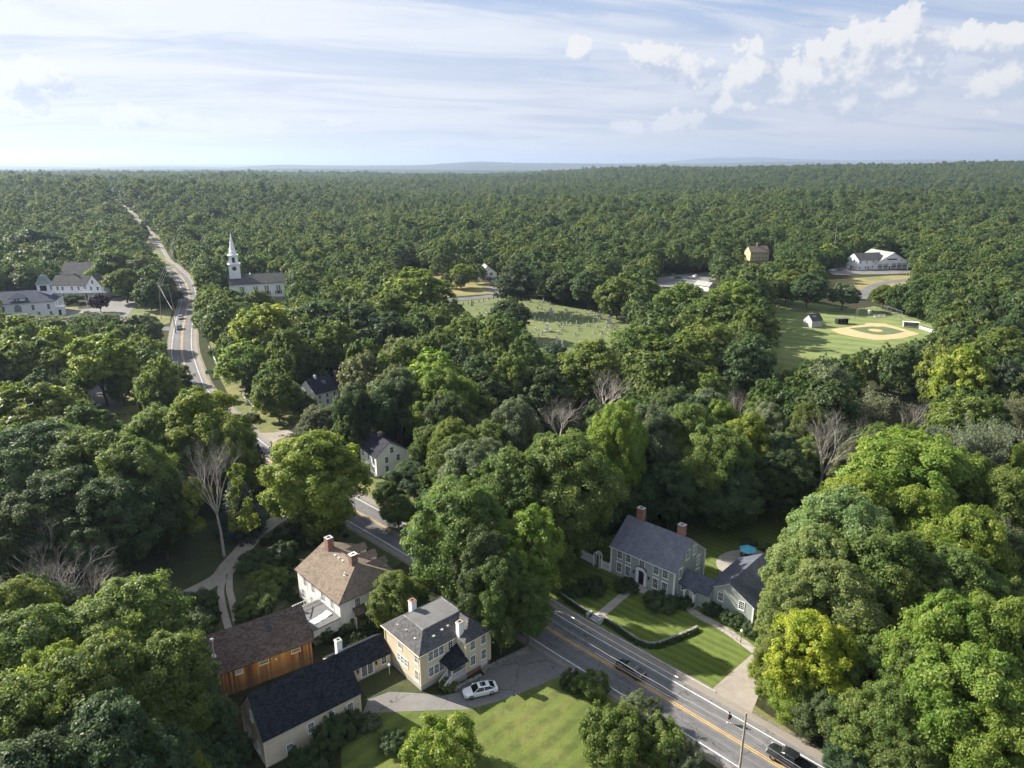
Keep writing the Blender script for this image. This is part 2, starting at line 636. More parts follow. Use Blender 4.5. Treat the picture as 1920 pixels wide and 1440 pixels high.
def M_leaf(name, per_object=True):
 """foliage: colour from the tree it belongs to, each spray a little different"""
 m, t, p, o = mat_base(name)
 oi = t.new('ShaderNodeObjectInfo')
 at = t.new('ShaderNodeAttribute', attribute_name='tint')
 tint = at.outputs['Fac']
 if per_object:
  base = oi.outputs['Color']
 else:
  wn = t.noise(oi.outputs['Location'], 0.0065, 3, 0.6)
  base = t.ramp(t.math('FRACT', t.math('ADD', t.math('MULTIPLY', oi.outputs['Random'], 0.45), t.math('MULTIPLY', wn, 1.5))), [
   (0.0, (0.075, 0.128, 0.043)), (0.18, (0.110, 0.166, 0.045)), (0.36, (0.060, 0.102, 0.043)), (0.55, (0.130, 0.182, 0.050)),
   (0.72, (0.085, 0.133, 0.055)), (0.88, (0.160, 0.205, 0.050)), (1.0, (0.075, 0.120, 0.045))])
 hs = t.new('ShaderNodeHueSaturation')
 t.l.new(base, hs.inputs['Color'])
 t.l.new(t.mapr(tint, 0, 1, 0.535, 0.475), hs.inputs['Hue'])
 t.l.new(t.mapr(tint, 0, 1, 1.05, 0.92), hs.inputs['Saturation'])
 t.l.new(t.mapr(tint, 0, 1, 0.62, 1.42), hs.inputs['Value'])
 col = hs.outputs[0]
 t.l.new(col, p.inputs['Base Color'])
 p.inputs['Roughness'].default_value = 0.52
 p.inputs['Specular IOR Level'].default_value = 0.32
 tr = t.new('ShaderNodeBsdfTranslucent')
 t.l.new(t.mix(0.5, col, t.mix(1.0, col, (1.25, 1.25, 0.35), 'MULTIPLY')), tr.inputs['Color'])
 mx = t.new('ShaderNodeMixShader')
 mx.inputs[0].default_value = 0.55
 t.l.new(p.outputs[0], mx.inputs[1])
 t.l.new(tr.outputs[0], mx.inputs[2])
 t.l.new(mx.outputs[0], o.inputs['Surface'])
 return m


def M_bark(name, col):
 m, t, p, o = mat_base(name)
 co = obj_co(t)
 x, y, z = t.xyz(co)
 n = t.noise(t.comb(t.math('MULTIPLY', x, 5), t.math('MULTIPLY', y, 5), z), 1.3, 5, 0.65)
 t.l.new(t.ramp(n, [(0.3, tuple(c * 0.5 for c in col)), (0.7, tuple(c * 1.25 for c in col))]), p.inputs['Base Color'])
 p.inputs['Roughness'].default_value = 0.92
 bump(t, p, n, 0.6, 0.05)
 return m


MAT = {}
MAT['leaf'] = M_leaf('leaf', True)
MAT['leaf_wood'] = M_leaf('leaf_wood', False)
MAT['bark'] = M_bark('bark', (0.115, 0.092, 0.070))
MAT['bark_grey'] = M_bark('bark_grey', (0.42, 0.385, 0.34))
MAT['white_clap'] = M_clap('white_clapboard', (0.88, 0.88, 0.88), dirt=0.05)
MAT['old_white'] = M_clap('worn_white_clapboard', (0.82, 0.82, 0.81), dirt=0.18)
MAT['cream_clap'] = M_clap('cream_clapboard', (0.68, 0.585, 0.425), dirt=0.08)
MAT['grey_clap'] = M_clap('grey_green_clapboard', (0.375, 0.41, 0.39), dirt=0.08)
MAT['yellow_clap'] = M_clap('yellow_clapboard', (0.62, 0.50, 0.26))
MAT['shed_clap'] = M_clap('pale_grey_boards', (0.50, 0.51, 0.52))
MAT['white'] = M_plain('white_paint', (0.80, 0.80, 0.785), 0.5, 0.05)
MAT['cream'] = M_plain('cream_paint', (0.68, 0.60, 0.42), 0.55, 0.06)
MAT['roof_black'] = M_shingle('black_shingle', (0.020, 0.023, 0.031), var=0.5)
MAT['roof_grey'] = M_shingle('grey_shingle', (0.085, 0.085, 0.088))
MAT['roof_slate'] = M_shingle('blue_grey_shingle', (0.150, 0.157, 0.188), var=0.13)
MAT['roof_brown'] = M_shingle('brown_shingle', (0.175, 0.140, 0.110), var=0.2)
MAT['roof_darkbrown'] = M_shingle('dark_brown_shingle', (0.112, 0.085, 0.072), var=0.4)
MAT['roof_bluish'] = M_shingle('dark_blue_shingle', (0.042, 0.051, 0.082))
MAT['roof_wing'] = M_shingle('wing_shingle', (0.082, 0.090, 0.114), var=0.2)
MAT['roof_dusk'] = M_shingle('dusky_shingle', (0.026, 0.026, 0.040), var=0.45)
MAT['roof_light'] = M_shingle('light_grey_shingle', (0.30, 0.30, 0.29))
MAT['membrane'] = M_plain('grey_roof_membrane', (0.115, 0.115, 0.118), 0.7, 0.18, 0.7)
MAT['brick'] = M_brick('red_brick', (0.30, 0.115, 0.075))
MAT['brick_old'] = M_brick('sooty_brick', (0.20, 0.095, 0.070))
MAT['glass'] = M_glass('window_glass')
MAT['car_glass'] = M_glass('car_glass', (0.012, 0.014, 0.017), 0.04)
MAT['stone'] = M_plain('field_stone', (0.215, 0.205, 0.185), 0.9, 0.45, 1.2)
MAT['granite'] = M_plain('granite', (0.36, 0.36, 0.355), 0.8, 0.25, 0.9)
MAT['foundation'] = M_plain('concrete', (0.36, 0.345, 0.315), 0.9, 0.2, 0.9)
MAT['metal'] = M_plain('galvanised_metal', (0.45, 0.46, 0.47), 0.45, 0.1, 2, 0.7)
MAT['dark_metal'] = M_plain('dark_metal', (0.03, 0.03, 0.032), 0.5, 0.2, 2, 0.3)
MAT['pole_wood'] = M_bark('weathered_pole', (0.33, 0.285, 0.225))
MAT['tyre'] = M_plain('tyre_rubber', (0.018, 0.018, 0.018), 0.85, 0.2)
MAT['rim'] = M_plain('wheel_rim', (0.40, 0.41, 0.42), 0.3, 0.1, 2, 0.8)
MAT['wire'] = M_plain('wire_light', (0.26, 0.26, 0.26), 0.5, 0.1)
MAT['wire_dark'] = M_plain('wire_dark', (0.04, 0.04, 0.04), 0.6, 0.1)
MAT['white_cloth'] = M_plain('white_sheet', (0.82, 0.82, 0.86), 0.7, 0.03)
MAT['dark_door'] = M_plain('black_paint', (0.018, 0.020, 0.026), 0.4, 0.1)
MAT['door_brown'] = M_plain('brown_door', (0.16, 0.11, 0.075), 0.6, 0.15)
MAT['asphalt'] = M_asphalt('side_asphalt', (0.125, 0.123, 0.128))
MAT['road'] = M_road('road_asphalt', (0.145, 0.143, 0.148))
MAT['shoulder'] = M_grass('sandy_shoulder', (0.12, 0.125, 0.05), (0.20, 0.185, 0.14), 0.85, None, 4.0)
MAT['drive'] = M_asphalt('driveway_asphalt', (0.150, 0.145, 0.140), 0.65)
MAT['concrete_lot'] = M_asphalt('pale_lot', (0.165, 0.162, 0.158), 0.3)
MAT['gravel'] = M_asphalt('gravel_drive', (0.270, 0.240, 0.205), 0.2)
MAT['paving'] = M_asphalt('walk_paving', (0.300, 0.275, 0.245), 0.5)
MAT['dirt'] = M_plain('infield_dirt', (0.43, 0.30, 0.16), 0.95, 0.12, 0.3)
MAT['line_white'] = M_plain('road_paint_white', (0.62, 0.62, 0.60), 0.7, 0.25, 0.8)
MAT['line_yellow'] = M_plain('road_paint_yellow', (0.62, 0.36, 0.055), 0.7, 0.3, 0.8)
MAT['lawn'] = M_grass('lawn_grass', (0.094, 0.128, 0.020), (0.175, 0.165, 0.050), 0.5, (135, 2.6))
MAT['lawn_grey'] = M_grass('trim_lawn_grass', (0.098, 0.140, 0.016), (0.15, 0.165, 0.03), 0.25, (48, 1.5))
MAT['verge'] = M_grass('verge_grass', (0.100, 0.140, 0.022), (0.215, 0.185, 0.055), 0.65)
MAT['field'] = M_grass('ball_field_grass', (0.125, 0.172, 0.024), (0.185, 0.195, 0.045), 0.45, (60, 9.0), 0.5)
MAT['infield'] = M_grass('infield_grass', (0.075, 0.125, 0.022), (0.11, 0.14, 0.03), 0.2, None, 0.5)
MAT['hay'] = M_grass('dry_meadow_grass', (0.140, 0.150, 0.028), (0.270, 0.205, 0.060), 0.8, None, 0.6)
MAT['churchyard'] = M_grass('graveyard_grass', (0.108, 0.145, 0.020), (0.185, 0.182, 0.048), 0.4, None, 0.8)
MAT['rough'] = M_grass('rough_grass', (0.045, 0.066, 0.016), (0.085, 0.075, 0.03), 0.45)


def M_forest_floor():
 m, t, p, o = mat_base('forest_floor')
 co = world_co(t)
 big = t.noise(co, 0.035, 5, 0.6, 0.5)
 mid = t.noise(co, 0.5, 6, 0.65)
 c = t.mix(t.mapr(big, 0.35, 0.65, 0, 1), (0.030, 0.044, 0.013), (0.050, 0.043, 0.026))
 c = t.mix(t.mapr(mid, 0.35, 0.7, 0, 0.8), c, (0.022, 0.030, 0.010))
 t.l.new(c, p.inputs['Base Color'])
 p.inputs['Roughness'].default_value = 0.95
 p.inputs['Specular IOR Level'].default_value = 0.1
 bump(t, p, mid, 1.0, 0.3)
 return m


def M_hill():
 m, t, p, o = mat_base('wooded_hill')
 co = world_co(t)
 n = t.noise(co, 0.004, 8, 0.65)
 f = t.noise(co, 0.05, 4, 0.7)
 c = t.mix(t.mapr(n, 0.35, 0.65, 0, 1), (0.012, 0.022, 0.010), (0.022, 0.034, 0.012))
 t.l.new(c, p.inputs['Base Color'])
 p.inputs['Roughness'].default_value = 0.95
 p.inputs['Specular IOR Level'].default_value = 0.1
 bump(t, p, f, 1.0, 8.0)
 return m


def M_planks():
 """barn boards weathered from honey brown under the eave to grey at the foot"""
 m, t, p, o = mat_base('weathered_barn_boards')
 co = obj_co(t)
 x, y, z = t.xyz(co)
 at = t.new('ShaderNodeAttribute', attribute_name='tint').outputs['Fac']
 gr = t.noise(t.comb(t.math('MULTIPLY', x, 9), t.math('MULTIPLY', y, 9), t.math('MULTIPLY', z, 0.7)), 1.0, 5, 0.65)
 hi = t.ramp(at, [(0, (0.09, 0.036, 0.012)), (0.35, (0.36, 0.155, 0.034)), (0.75, (0.62, 0.32, 0.085)), (1, (0.74, 0.44, 0.16))])
 c = t.mix(t.mapr(gr, 0.35, 0.7, 0.0, 0.75), hi, (0.10, 0.045, 0.017))
 w = t.math('ADD', z, t.math('MULTIPLY', t.math('SUBTRACT', gr, 0.5), 2.6))
 c = t.mix(t.mapr(w, 0.8, 3.3, 0.8, 0.0), c, (0.075, 0.055, 0.040))
 t.l.new(c, p.inputs['Base Color'])
 p.inputs['Roughness'].default_value = 0.85
 bump(t, p, gr, 0.4, 0.02)
 return m


MAT['floor'] = M_forest_floor()
MAT['hill'] = M_hill()
MAT['planks'] = M_planks()

# ------------------------------------------------------------------ lie of the land
def sstep(a, b, v):
 t = np.clip((v - a) / (b - a), 0, 1)
 return t * t * (3 - 2 * t)


def terr(x, y):
 """height of the ground: the village is level, woods rise to ridges beyond"""
 x = np.asarray(x, float)
 y = np.asarray(y, float)
 s = x / np.maximum(y, 50.0)
 ridge = np.interp(s, [-1.2, -0.4, -0.2, 0.0, 0.13, 0.33, 0.55, 0.72, 1.2], [10, 8, 5, 3, 28, 37, 44, 55, 62])
 h = ridge * sstep(1200, 2650, y)
 left = 27 * sstep(560, 1250, y) * sstep(-0.10, -0.42, s) * (1 - 0.5 * sstep(1400, 2400, y))
 h = np.maximum(h, left)
 w = sstep(620, 1000, y)
 h = h + w * (5.5 * np.sin(x / 231.0 + 1.3 + 0.8 * np.sin(y / 390.0)) * np.sin(y / 187.0) + 3.0 * np.sin(x / 91.0 + y / 117.0))
 h = h + 11 * np.exp(-((y - 930 - 0.2 * np.abs(x)) / 170.0) ** 2) * sstep(-0.25, 0.05, s) - 7 * np.exp(-((y - 1450) / 220.0) ** 2)
 h = h - 0.010 * np.clip(y - 3400, 0, 6000)
 return h

def terrain_sheet():
 ys = [-260, -120, -40, 0, 40, 90, 150, 220, 300, 380, 460, 540]
 y = 560.0
 while y < 5200:
  ys.append(y)
  y *= 1.035
 ys += [6000, 8000, 11000, 15000, 20000, 27000, 36000]
 ss = np.linspace(-1, 1, 121)
 V, F = [], []
 for y in ys:
  half = 500 + 1.15 * max(y, 0)
  xs = ss * half
  hs = terr(xs, np.full_like(xs, y))
  V += [(float(a), y, float(b)) for a, b in zip(xs, hs)]
 n = len(ss)
 for j in range(len(ys) - 1):
  for i in range(n - 1):
   a = j * n + i
   F.append((a, a + 1, a + n + 1, a + n))
 me = bpy.data.meshes.new('ground')
 me.from_pydata(V, [], F)
 me.materials.append(MAT['floor'])
 me.polygons.foreach_set('use_smooth', [True] * len(F))
 o = link('ground', me)
 tag(o, None, None, None, 'structure')
 return o


terrain_sheet()


def hill(name, y, prof, depth):
 """a far ridge: crest heights along x, slopes falling to both sides, and a bumpy wooded top"""
 rnd = random.Random(int(y))
 xs = np.array([p[0] for p in prof], float)
 hs = np.array([p[1] for p in prof], float)
 X = np.linspace(xs[0], xs[-1], 420)
 H = np.interp(X, xs, hs)
 k = np.ones(9) / 9
 H = np.convolve(np.pad(H, 4, 'edge'), k, 'valid')
 H = H + np.array([rnd.uniform(-1, 1) for _ in X]) * y * 0.00018
 V, F = [], []
 cols = [(-1.0, -90, 0), (-0.6, 0.45, 1), (-0.25, 0.85, 1), (0, 1.0, 1), (0.5, 0.6, 1), (1.0, -90, 0)]
 for c, f, rel in cols:
  for x, h in zip(X, H):
   V.append((float(x), y + c * depth, float(h * f - (1 - f) * 30) if rel else -90.0))
 n = len(X)
 for j in range(len(cols) - 1):
  for i in range(n - 1):
   a = j * n + i
   F.append((a, a + 1, a + n + 1, a + n))
 me = bpy.data.meshes.new(name)
 me.from_pydata(V, [], F)
 me.materials.append(MAT['hill'])
 tag(link(name, me), None, None, None, 'structure')


hill('hill', 24000, [(-23384, 102), (-16510, 86), (-14785, 111), (-12551, 102), (-11353, 69), (-7914, 53), (-1032, 53), (3267, 86), (4984, 135), (5836, 233), (6690, 283), (7292, 266), (8145, 307), (9013, 217), (9612, 233), (10303, 201), (11164, 184), (12876, 217), (14164, 217), (14771, 184), (16482, 217), (24744, 152)], 4200)
hill('hill', 14000, [(-13658, 31), (-9639, 41), (-9040, 22), (-8635, 36), (-8039, 2), (-7533, 22), (-6827, 41), (-6126, 31), (-5225, 7), (-4617, 55), (-4213, 74), (-3814, 50), (-2610, 41), (-1806, 50), (-1203, 89), (-601, 127), (-100, 98), (1003, 89), (2207, 79), (3611, 79), (4412, 98), (5212, 117), (6016, 98), (6925, 60), (9636, 50), (14458, 41)], 2600)
hill('hill', 8200, [(-8011, 8), (-5654, 13), (-4709, 25), (-4180, 19), (-3414, 22), (-2944, 13), (-2590, 25), (-1884, 19), (-1177, 13), (-353, 8), (824, 2), (2593, -8), (5658, -8), (8488, -8)], 1500)


# ------------------------------------------------------------------ sheets laid on the ground
def sheet(name, pts, z, mat, kind='structure', label=None):
 """a patch of ground cover: polygon in plan, a few mm above what it lies on"""
 m = MB()
 m.poly([(x, y, z + float(terr(x, y))) for x, y in pts])
 o = m.obj(name, mat)
 if len(m.v) > 2:
  nz = o.data.polygons[0].normal.z
  if nz < 0:
   o.data.flip_normals()
 tag(o, label, None, None, kind)
 return o


def smooth_line(pts, step=3.0):
 P = [Vector((*p, 0)) for p in pts]
 out = []
 for i in range(len(P) - 1):
  p0, p1, p2, p3 = P[max(i - 1, 0)], P[i], P[i + 1], P[min(i + 2, len(P) - 1)]
  n = max(2, int((p2 - p1).length / step))
  for k in range(n):
   t = k / n
   out.append(0.5 * ((2 * p1) + (p2 - p0) * t + (2 * p0 - 5 * p1 + 4 * p2 - p3) * t * t + (3 * p1 - p0 - 3 * p2 + p3) * t ** 3))
 out.append(P[-1])
 return out


def offset_line(line, off):
 """off: number, or a function of the running length"""
 out = []
 for i, p in enumerate(line):
  d = (line[min(i + 1, len(line) - 1)] - line[max(i - 1, 0)]).normalized()
  n = Vector((-d.y, d.x, 0))
  out.append(p + n * off)
 return out


def ribbon_faces(m, line, o0, o1, z):
 a, b = offset_line(line, o0), offset_line(line, o1)
 for i in range(len(line) - 1):
  q = [a[i], a[i + 1], b[i + 1], b[i]]
  m.poly([(p.x, p.y, z + float(terr(p.x, p.y))) for p in q][::-1] if o1 > o0 else [(p.x, p.y, z + float(terr(p.x, p.y))) for p in q])


def ribbon(name, line, o0, o1, z, mat, kind='structure', parent=None):
 m = MB()
 ribbon_faces(m, line, o0, o1, z)
 o = m.obj(name, mat, parent)
 o.data.update()
 if o.data.polygons[0].normal.z < 0:
  o.data.flip_normals()
 if kind:
  tag(o, None, None, None, kind)
 return o


# grass first, then drives, then roads, then paint (8 mm apart)
for nm, poly, mt in [
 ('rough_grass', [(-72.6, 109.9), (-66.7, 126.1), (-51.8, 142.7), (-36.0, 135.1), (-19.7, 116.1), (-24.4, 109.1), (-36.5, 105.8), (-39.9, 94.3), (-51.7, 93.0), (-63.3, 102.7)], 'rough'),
 ('lawn', [(12.1, 82.5), (8.3, 85.5), (5.1, 83.7), (0.9, 81.3), (-1.7, 79.9), (-5.7, 78.4), (-14.3, 78.1), (-19.3, 77.9), (-21.5, 72.0), (-19.3, 62.7), (21.7, 60.0), (20.1, 72.0), (16.4, 77.9)], 'lawn'),
 ('lawn', [(4.1, 103.0), (8.6, 98.3), (12.5, 93.5), (18.8, 87.6), (25.7, 81.3), (28.0, 82.1), (35.8, 89.4), (42.9, 95.6), (50.6, 109.1), (57.8, 136.4), (37.4, 136.4), (17.7, 124.0), (11.4, 116.1)], 'lawn_grey'),
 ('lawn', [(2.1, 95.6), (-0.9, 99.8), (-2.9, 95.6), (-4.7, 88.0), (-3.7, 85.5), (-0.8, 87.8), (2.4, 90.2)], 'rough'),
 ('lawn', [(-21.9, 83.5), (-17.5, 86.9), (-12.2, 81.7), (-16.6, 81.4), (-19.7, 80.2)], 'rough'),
 ('grass_verge', [(-125.3, 286.3), (-103.2, 239.1), (-90.2, 215.0), (-78.0, 192.7), (-67.4, 177.2), (-54.9, 162.9), (-44.2, 149.6), (-35.3, 142.7), (-20.4, 128.3), (-14.1, 129.4), (-23.9, 145.4), (-32.7, 154.0), (-41.2, 167.0), (-43.6, 178.0), (-54.7, 190.4), (-64.8, 204.5), (-88.2, 246.0), (-114.8, 286.3), (-129.4, 300.8)], 'verge'),
 ('grass_verge', [(-162.7, 314.6), (-137.4, 268.8), (-121.1, 239.1), (-130.4, 246.0), (-147.8, 277.3), (-163.9, 306.0)], 'verge'),
 ('grass_verge', [(25.0, 80.9), (31.3, 73.3), (39.3, 64.1), (42.5, 65.6), (35.5, 75.5), (32.7, 79.4)], 'verge'),
 ('grass_verge', [(-351.9, 696.0), (-234.3, 497.3), (-220.5, 460.6), (-215.2, 438.8), (-253.4, 510.8)], 'verge'),
 ('grass_verge', [(-357.4, 715.0), (-326.9, 670.0), (-268.4, 572.7), (-239.7, 522.1), (-244.8, 540.0), (-304.3, 642.0), (-348.2, 711.0)], 'verge'),
 ('green', [(-210.0, 380.8), (-209.6, 397.3), (-190.4, 384.0), (-168.8, 347.4), (-158.4, 322.6), (-159.9, 311.3), (-177.0, 321.4)], 'verge'),
 ('green', [(-232.0, 357.0), (-230.0, 374.6), (-219.3, 354.2), (-218.8, 338.3)], 'verge'),
 ('grass_patch', [(-113.6, 187.0), (-106.5, 186.1), (-110.7, 199.6), (-137.1, 246.0), (-137.9, 239.1), (-121.7, 209.6), (-119.9, 197.3)], 'verge'),
 ('churchyard', [(-137.2, 428.7), (-111.3, 409.7), (-98.8, 361.2), (-110.4, 340.9), (-128.0, 328.4), (-145.5, 354.2)], 'verge'),
 ('cemetery_lawn', [(-43.4, 357.0), (-31.2, 374.6), (-5.9, 387.3), (14.4, 380.8), (27.5, 362.7), (55.6, 330.9), (77.5, 306.0), (57.5, 246.0), (21.8, 231.4), (3.7, 239.1), (-15.0, 277.3), (-34.0, 316.9)], 'churchyard'),
 ('cemetery_lawn', [(-92.9, 273.0), (-75.0, 286.3), (-59.8, 239.1), (-71.1, 226.5)], 'churchyard'),
 ('house_lawn', [(-85.5, 497.3), (-58.9, 492.1), (-31.1, 460.6), (1.6, 430.7), (-2.4, 402.5), (-34.0, 390.6), (-45.4, 374.6), (-72.6, 438.8)], 'hay'),
 ('far_lawn', [(-326.7, 733.0), (-319.5, 751.0), (-291.9, 686.0), (-300.6, 678.0)], 'field'),
 ('ball_field', [(135.9, 390.6), (154.5, 377.7), (172.4, 354.2), (187.3, 362.7), (191.0, 343.4), (194.9, 306.0), (186.4, 277.3), (138.3, 239.1), (112.1, 239.1), (84.3, 204.5), (71.4, 190.4), (84.1, 239.1)], 'field'),
 ('station_lawn', [(190.0, 451.6), (203.5, 451.6), (253.6, 469.8), (270.4, 465.1), (237.8, 426.7), (197.9, 409.7), (180.0, 419.0)], 'hay'),
 ('meadow', [(156.2, 497.3), (206.1, 510.8), (191.4, 438.8), (160.2, 392.2), (132.9, 409.7)], 'verge'),
]:
 sheet(nm, poly, 0.012, MAT[mt])

# drives, lots, walks
sheet('driveway', [(4.2, 95.2), (2.3, 90.1), (-0.8, 87.8), (-3.8, 85.7), (-4.5, 84.1), (-7.4, 81.7), (-9.6, 80.9), (-12.2, 81.4), (-17.0, 81.7), (-19.7, 80.2), (-19.9, 77.6), (-14.3, 78.0), (-7.2, 78.3), (-5.7, 78.4), (-1.7, 79.9), (0.9, 81.3), (5.1, 83.7), (8.3, 85.5), (11.3, 83.5), (14.2, 82.5), (9.6, 90.5)], 0.024, MAT['drive'])
sheet('driveway', [(35.6, 89.4), (28.0, 82.3), (25.3, 81.4), (24.1, 80.2), (30.0, 73.5), (32.1, 77.9), (34.3, 81.4), (40.9, 88.0), (44.0, 94.3)], 0.024, MAT['gravel'])
sheet('driveway', [(-70.9, 181.2), (-65.1, 181.6), (-61.8, 183.6), (-58.6, 185.3), (-57.9, 181.2), (-62.0, 177.2), (-63.1, 172.0), (-59.5, 167.0), (-62.2, 167.0)], 0.024, MAT['gravel'])
sheet('parking_lot', [(-218.8, 333.3), (-223.3, 351.4), (-213.8, 357.0), (-219.5, 384.0), (-215.1, 390.6), (-198.2, 374.6), (-183.2, 328.4), (-188.0, 314.6), (-202.4, 314.6)], 0.022, MAT['concrete_lot'])
sheet('parking_lot', [(-164.5, 239.1), (-167.0, 260.8), (-147.4, 273.0), (-130.1, 235.9), (-123.5, 217.8), (-117.4, 202.0), (-116.6, 189.6), (-124.1, 182.0), (-145.9, 204.5)], 0.022, MAT['concrete_lot'])
sheet('parking_lot', [(83.0, 432.7), (95.0, 460.6), (117.9, 477.0), (142.9, 489.5), (133.5, 456.0), (114.5, 434.7), (88.4, 419.0)], 0.022, MAT['concrete_lot'])
sheet('sand_lot', [(78.7, 397.3), (87.7, 415.2), (99.1, 417.1), (91.6, 390.6), (76.7, 374.6)], 0.022, MAT['paving'])
sheet('station_forecourt', [(219.1, 494.6), (236.1, 508.0), (239.3, 492.1), (278.0, 492.1), (279.7, 481.9), (249.0, 474.6), (212.4, 472.2)], 0.024, MAT['drive'])
sheet('side_lot', [(157.7, 409.7), (173.8, 415.2), (169.4, 404.3), (154.6, 397.3)], 0.024, MAT['concrete_lot'])
sheet('driveway', [(-17.6, 424.8), (-4.7, 419.0), (-4.5, 399.0), (-9.0, 395.6), (-14.8, 409.7)], 0.024, MAT['drive'])
sheet('parking_lot', [(-289.2, 525.0), (-308.4, 572.7), (-299.0, 565.9), (-274.8, 510.8)], 0.024, MAT['concrete_lot'])

gl = smooth_line([(-40.0, 142.7), (-42.6, 138.8), (-45.2, 135.9), (-48.3, 132.1), (-49.7, 128.3), (-50.8, 124.2), (-51.2, 118.8), (-51.7, 114.5), (-51.7, 110.8), (-53.3, 107.6), (-55.6, 104.6)])
ribbon('gravel_drive', gl, -1.75, 1.75, 0.024, MAT['gravel'])
for ln in ([(-51.3, 111.1), (-50.2, 106.6), (-49.0, 103.9), (-47.7, 101.2), (-46.0, 98.1), (-43.9, 94.3)], [(-50.8, 112.2), (-48.7, 106.6), (-47.3, 103.9), (-46.1, 101.5), (-44.5, 98.3), (-43.0, 95.3)]):
 ribbon('wheel_track', smooth_line(ln), -0.55, 0.55, 0.032, MAT['gravel'])
ribbon('front_walk', smooth_line([(21.1, 107.3), (17.4, 103.0), (14.0, 98.9)]), -0.75, 0.75, 0.034, MAT['paving'])
ribbon('side_walk', smooth_line([(29.2, 103.3), (29.2, 101.2), (30.2, 99.3), (31.8, 97.5), (34.0, 94.8), (36.6, 90.2)]), -0.75, 0.75, 0.034, MAT['paving'])
# round brick patio behind the grey house
c = [(44.5, 113.9)][0]
sheet('patio', [(c[0] + 7.2 * math.cos(k * math.pi / 14), c[1] + 6.0 * math.sin(k * math.pi / 14)) for k in range(28)], 0.026, MAT['paving'])

# baseball diamond
sheet('infield_dirt', [(167.9, 321.4), (153.8, 314.6), (141.1, 308.1), (141.7, 299.8), (145.9, 293.9), (151.4, 289.1), (155.9, 289.1), (164.1, 291.9), (176.0, 299.8), (174.3, 309.2), (171.5, 320.3)], 0.024, MAT['dirt'])
sheet('infield_grass', [(166.1, 315.7), (150.6, 311.3), (152.1, 303.9), (155.3, 298.8), (158.4, 297.3), (164.7, 299.3), (172.0, 303.9), (169.9, 311.3)], 0.036, MAT['infield'])
c = [(160.3, 306.7)][0]
sheet('pitcher_mound', [(c[0] + 2.9 * math.cos(k * math.pi / 10), c[1] + 2.9 * math.sin(k * math.pi / 10)) for k in range(20)], 0.05, MAT['dirt'])
c = [(165.4, 317.8)][0]
sheet('home_plate_dirt', [(c[0] + 4.0 * math.cos(k * math.pi / 10), c[1] + 4.0 * math.sin(k * math.pi / 10)) for k in range(20)], 0.05, MAT['dirt'])

# main road
ROAD = smooth_line([(42.5, 58.5), (37.0, 64.3), (31.5, 69.9), (24.1, 77.4), (15.8, 85.7), (5.9, 95.6), (-5.6, 108.3), (-20.9, 124.0), (-34.0, 136.4), (-52.7, 154.6), (-69.1, 172.7), (-86.5, 195.9), (-103.0, 219.5), (-110.0, 232.0), (-118.8, 248.8), (-130.0, 271.3), (-142.8, 300.8), (-156.5, 334.5), (-168.5, 365.6), (-178.1, 388.9), (-190.4, 415.2), (-205.9, 446.0), (-225.2, 479.5), (-247.8, 517.2), (-268.5, 549.4), (-322.1, 649.0), (-355.6, 708.0), (-392.8, 770.0), (-438.8, 844.0), (-481.7, 909.0), (-537.7, 991.0), (-599.4, 1094.0)], 4.0)
ribbon('road_shoulder', ROAD, -6.5, 5.5, 0.020, MAT['shoulder'])
m = MB()
lat = [-5.8, -4.4, -3.4, -2.4, -1.4, -0.4, 0.6, 1.6, 2.6, 3.6, 4.3, 4.9]
for i_ in range(len(lat) - 1):
 ribbon_faces(m, ROAD, lat[i_], lat[i_ + 1], 0.040)
o = m.obj('road', MAT['road'])
if o.data.polygons[0].normal.z < 0:
 o.data.flip_normals()
cl = np.array([(p.x, p.y) for p in ROAD])
vs = np.array(m.v)[:, :2]
dd = np.zeros(len(vs))
n_ = len(ROAD) - 1
for i_, v_ in enumerate(vs):
 j_ = int(np.argmin(((cl - v_) ** 2).sum(1)))
 a_, b_ = cl[max(j_ - 1, 0)], cl[min(j_ + 1, n_)]
 t_ = (b_ - a_) / np.linalg.norm(b_ - a_)
 w_ = v_ - cl[j_]
 dd[i_] = -t_[1] * w_[0] + t_[0] * w_[1]
at = o.data.attributes.new('across', 'FLOAT', 'POINT')
at.data.foreach_set('value', dd.astype(np.float32))
tag(o, None, None, None, 'structure')
side = smooth_line([(-149.4, 309.2), (-157.0, 310.3), (-163.3, 303.9), (-167.4, 291.9), (-173.5, 277.3), (-183.2, 262.3)])
ribbon('side_road', side, -3.6, 3.6, 0.034, MAT['asphalt'])
xr = smooth_line([(-91.6, 333.3), (-69.3, 350.1), (-47.4, 367.0), (-33.1, 380.0), (-19.3, 386.4), (-6.6, 394.8), (12.3, 407.9), (44.6, 422.8), (71.6, 432.7), (93.2, 443.0), (122.1, 465.1), (159.6, 484.4)])
ribbon('cemetery_road', xr, -4.2, 4.2, 0.034, MAT['asphalt'])
ribbon('station_road', smooth_line([(270.0, 458.3), (245.3, 447.3), (224.7, 432.7), (205.6, 409.7), (189.6, 384.0)]), -3.4, 3.4, 0.034, MAT['asphalt'])

# painted lines, each its own strip on the road
for o_ in (3.62, -3.62):
 ribbon('edge_line', ROAD, o_ - 0.07, o_ + 0.07, 0.052, MAT['line_white'])
for o_ in (0.17, -0.17):
 ribbon('centre_line', ROAD, o_ - 0.06, o_ + 0.06, 0.052, MAT['line_yellow'])
# a kerb on the far side and a worn shoulder
near = [p for p in ROAD if p.y < 190]


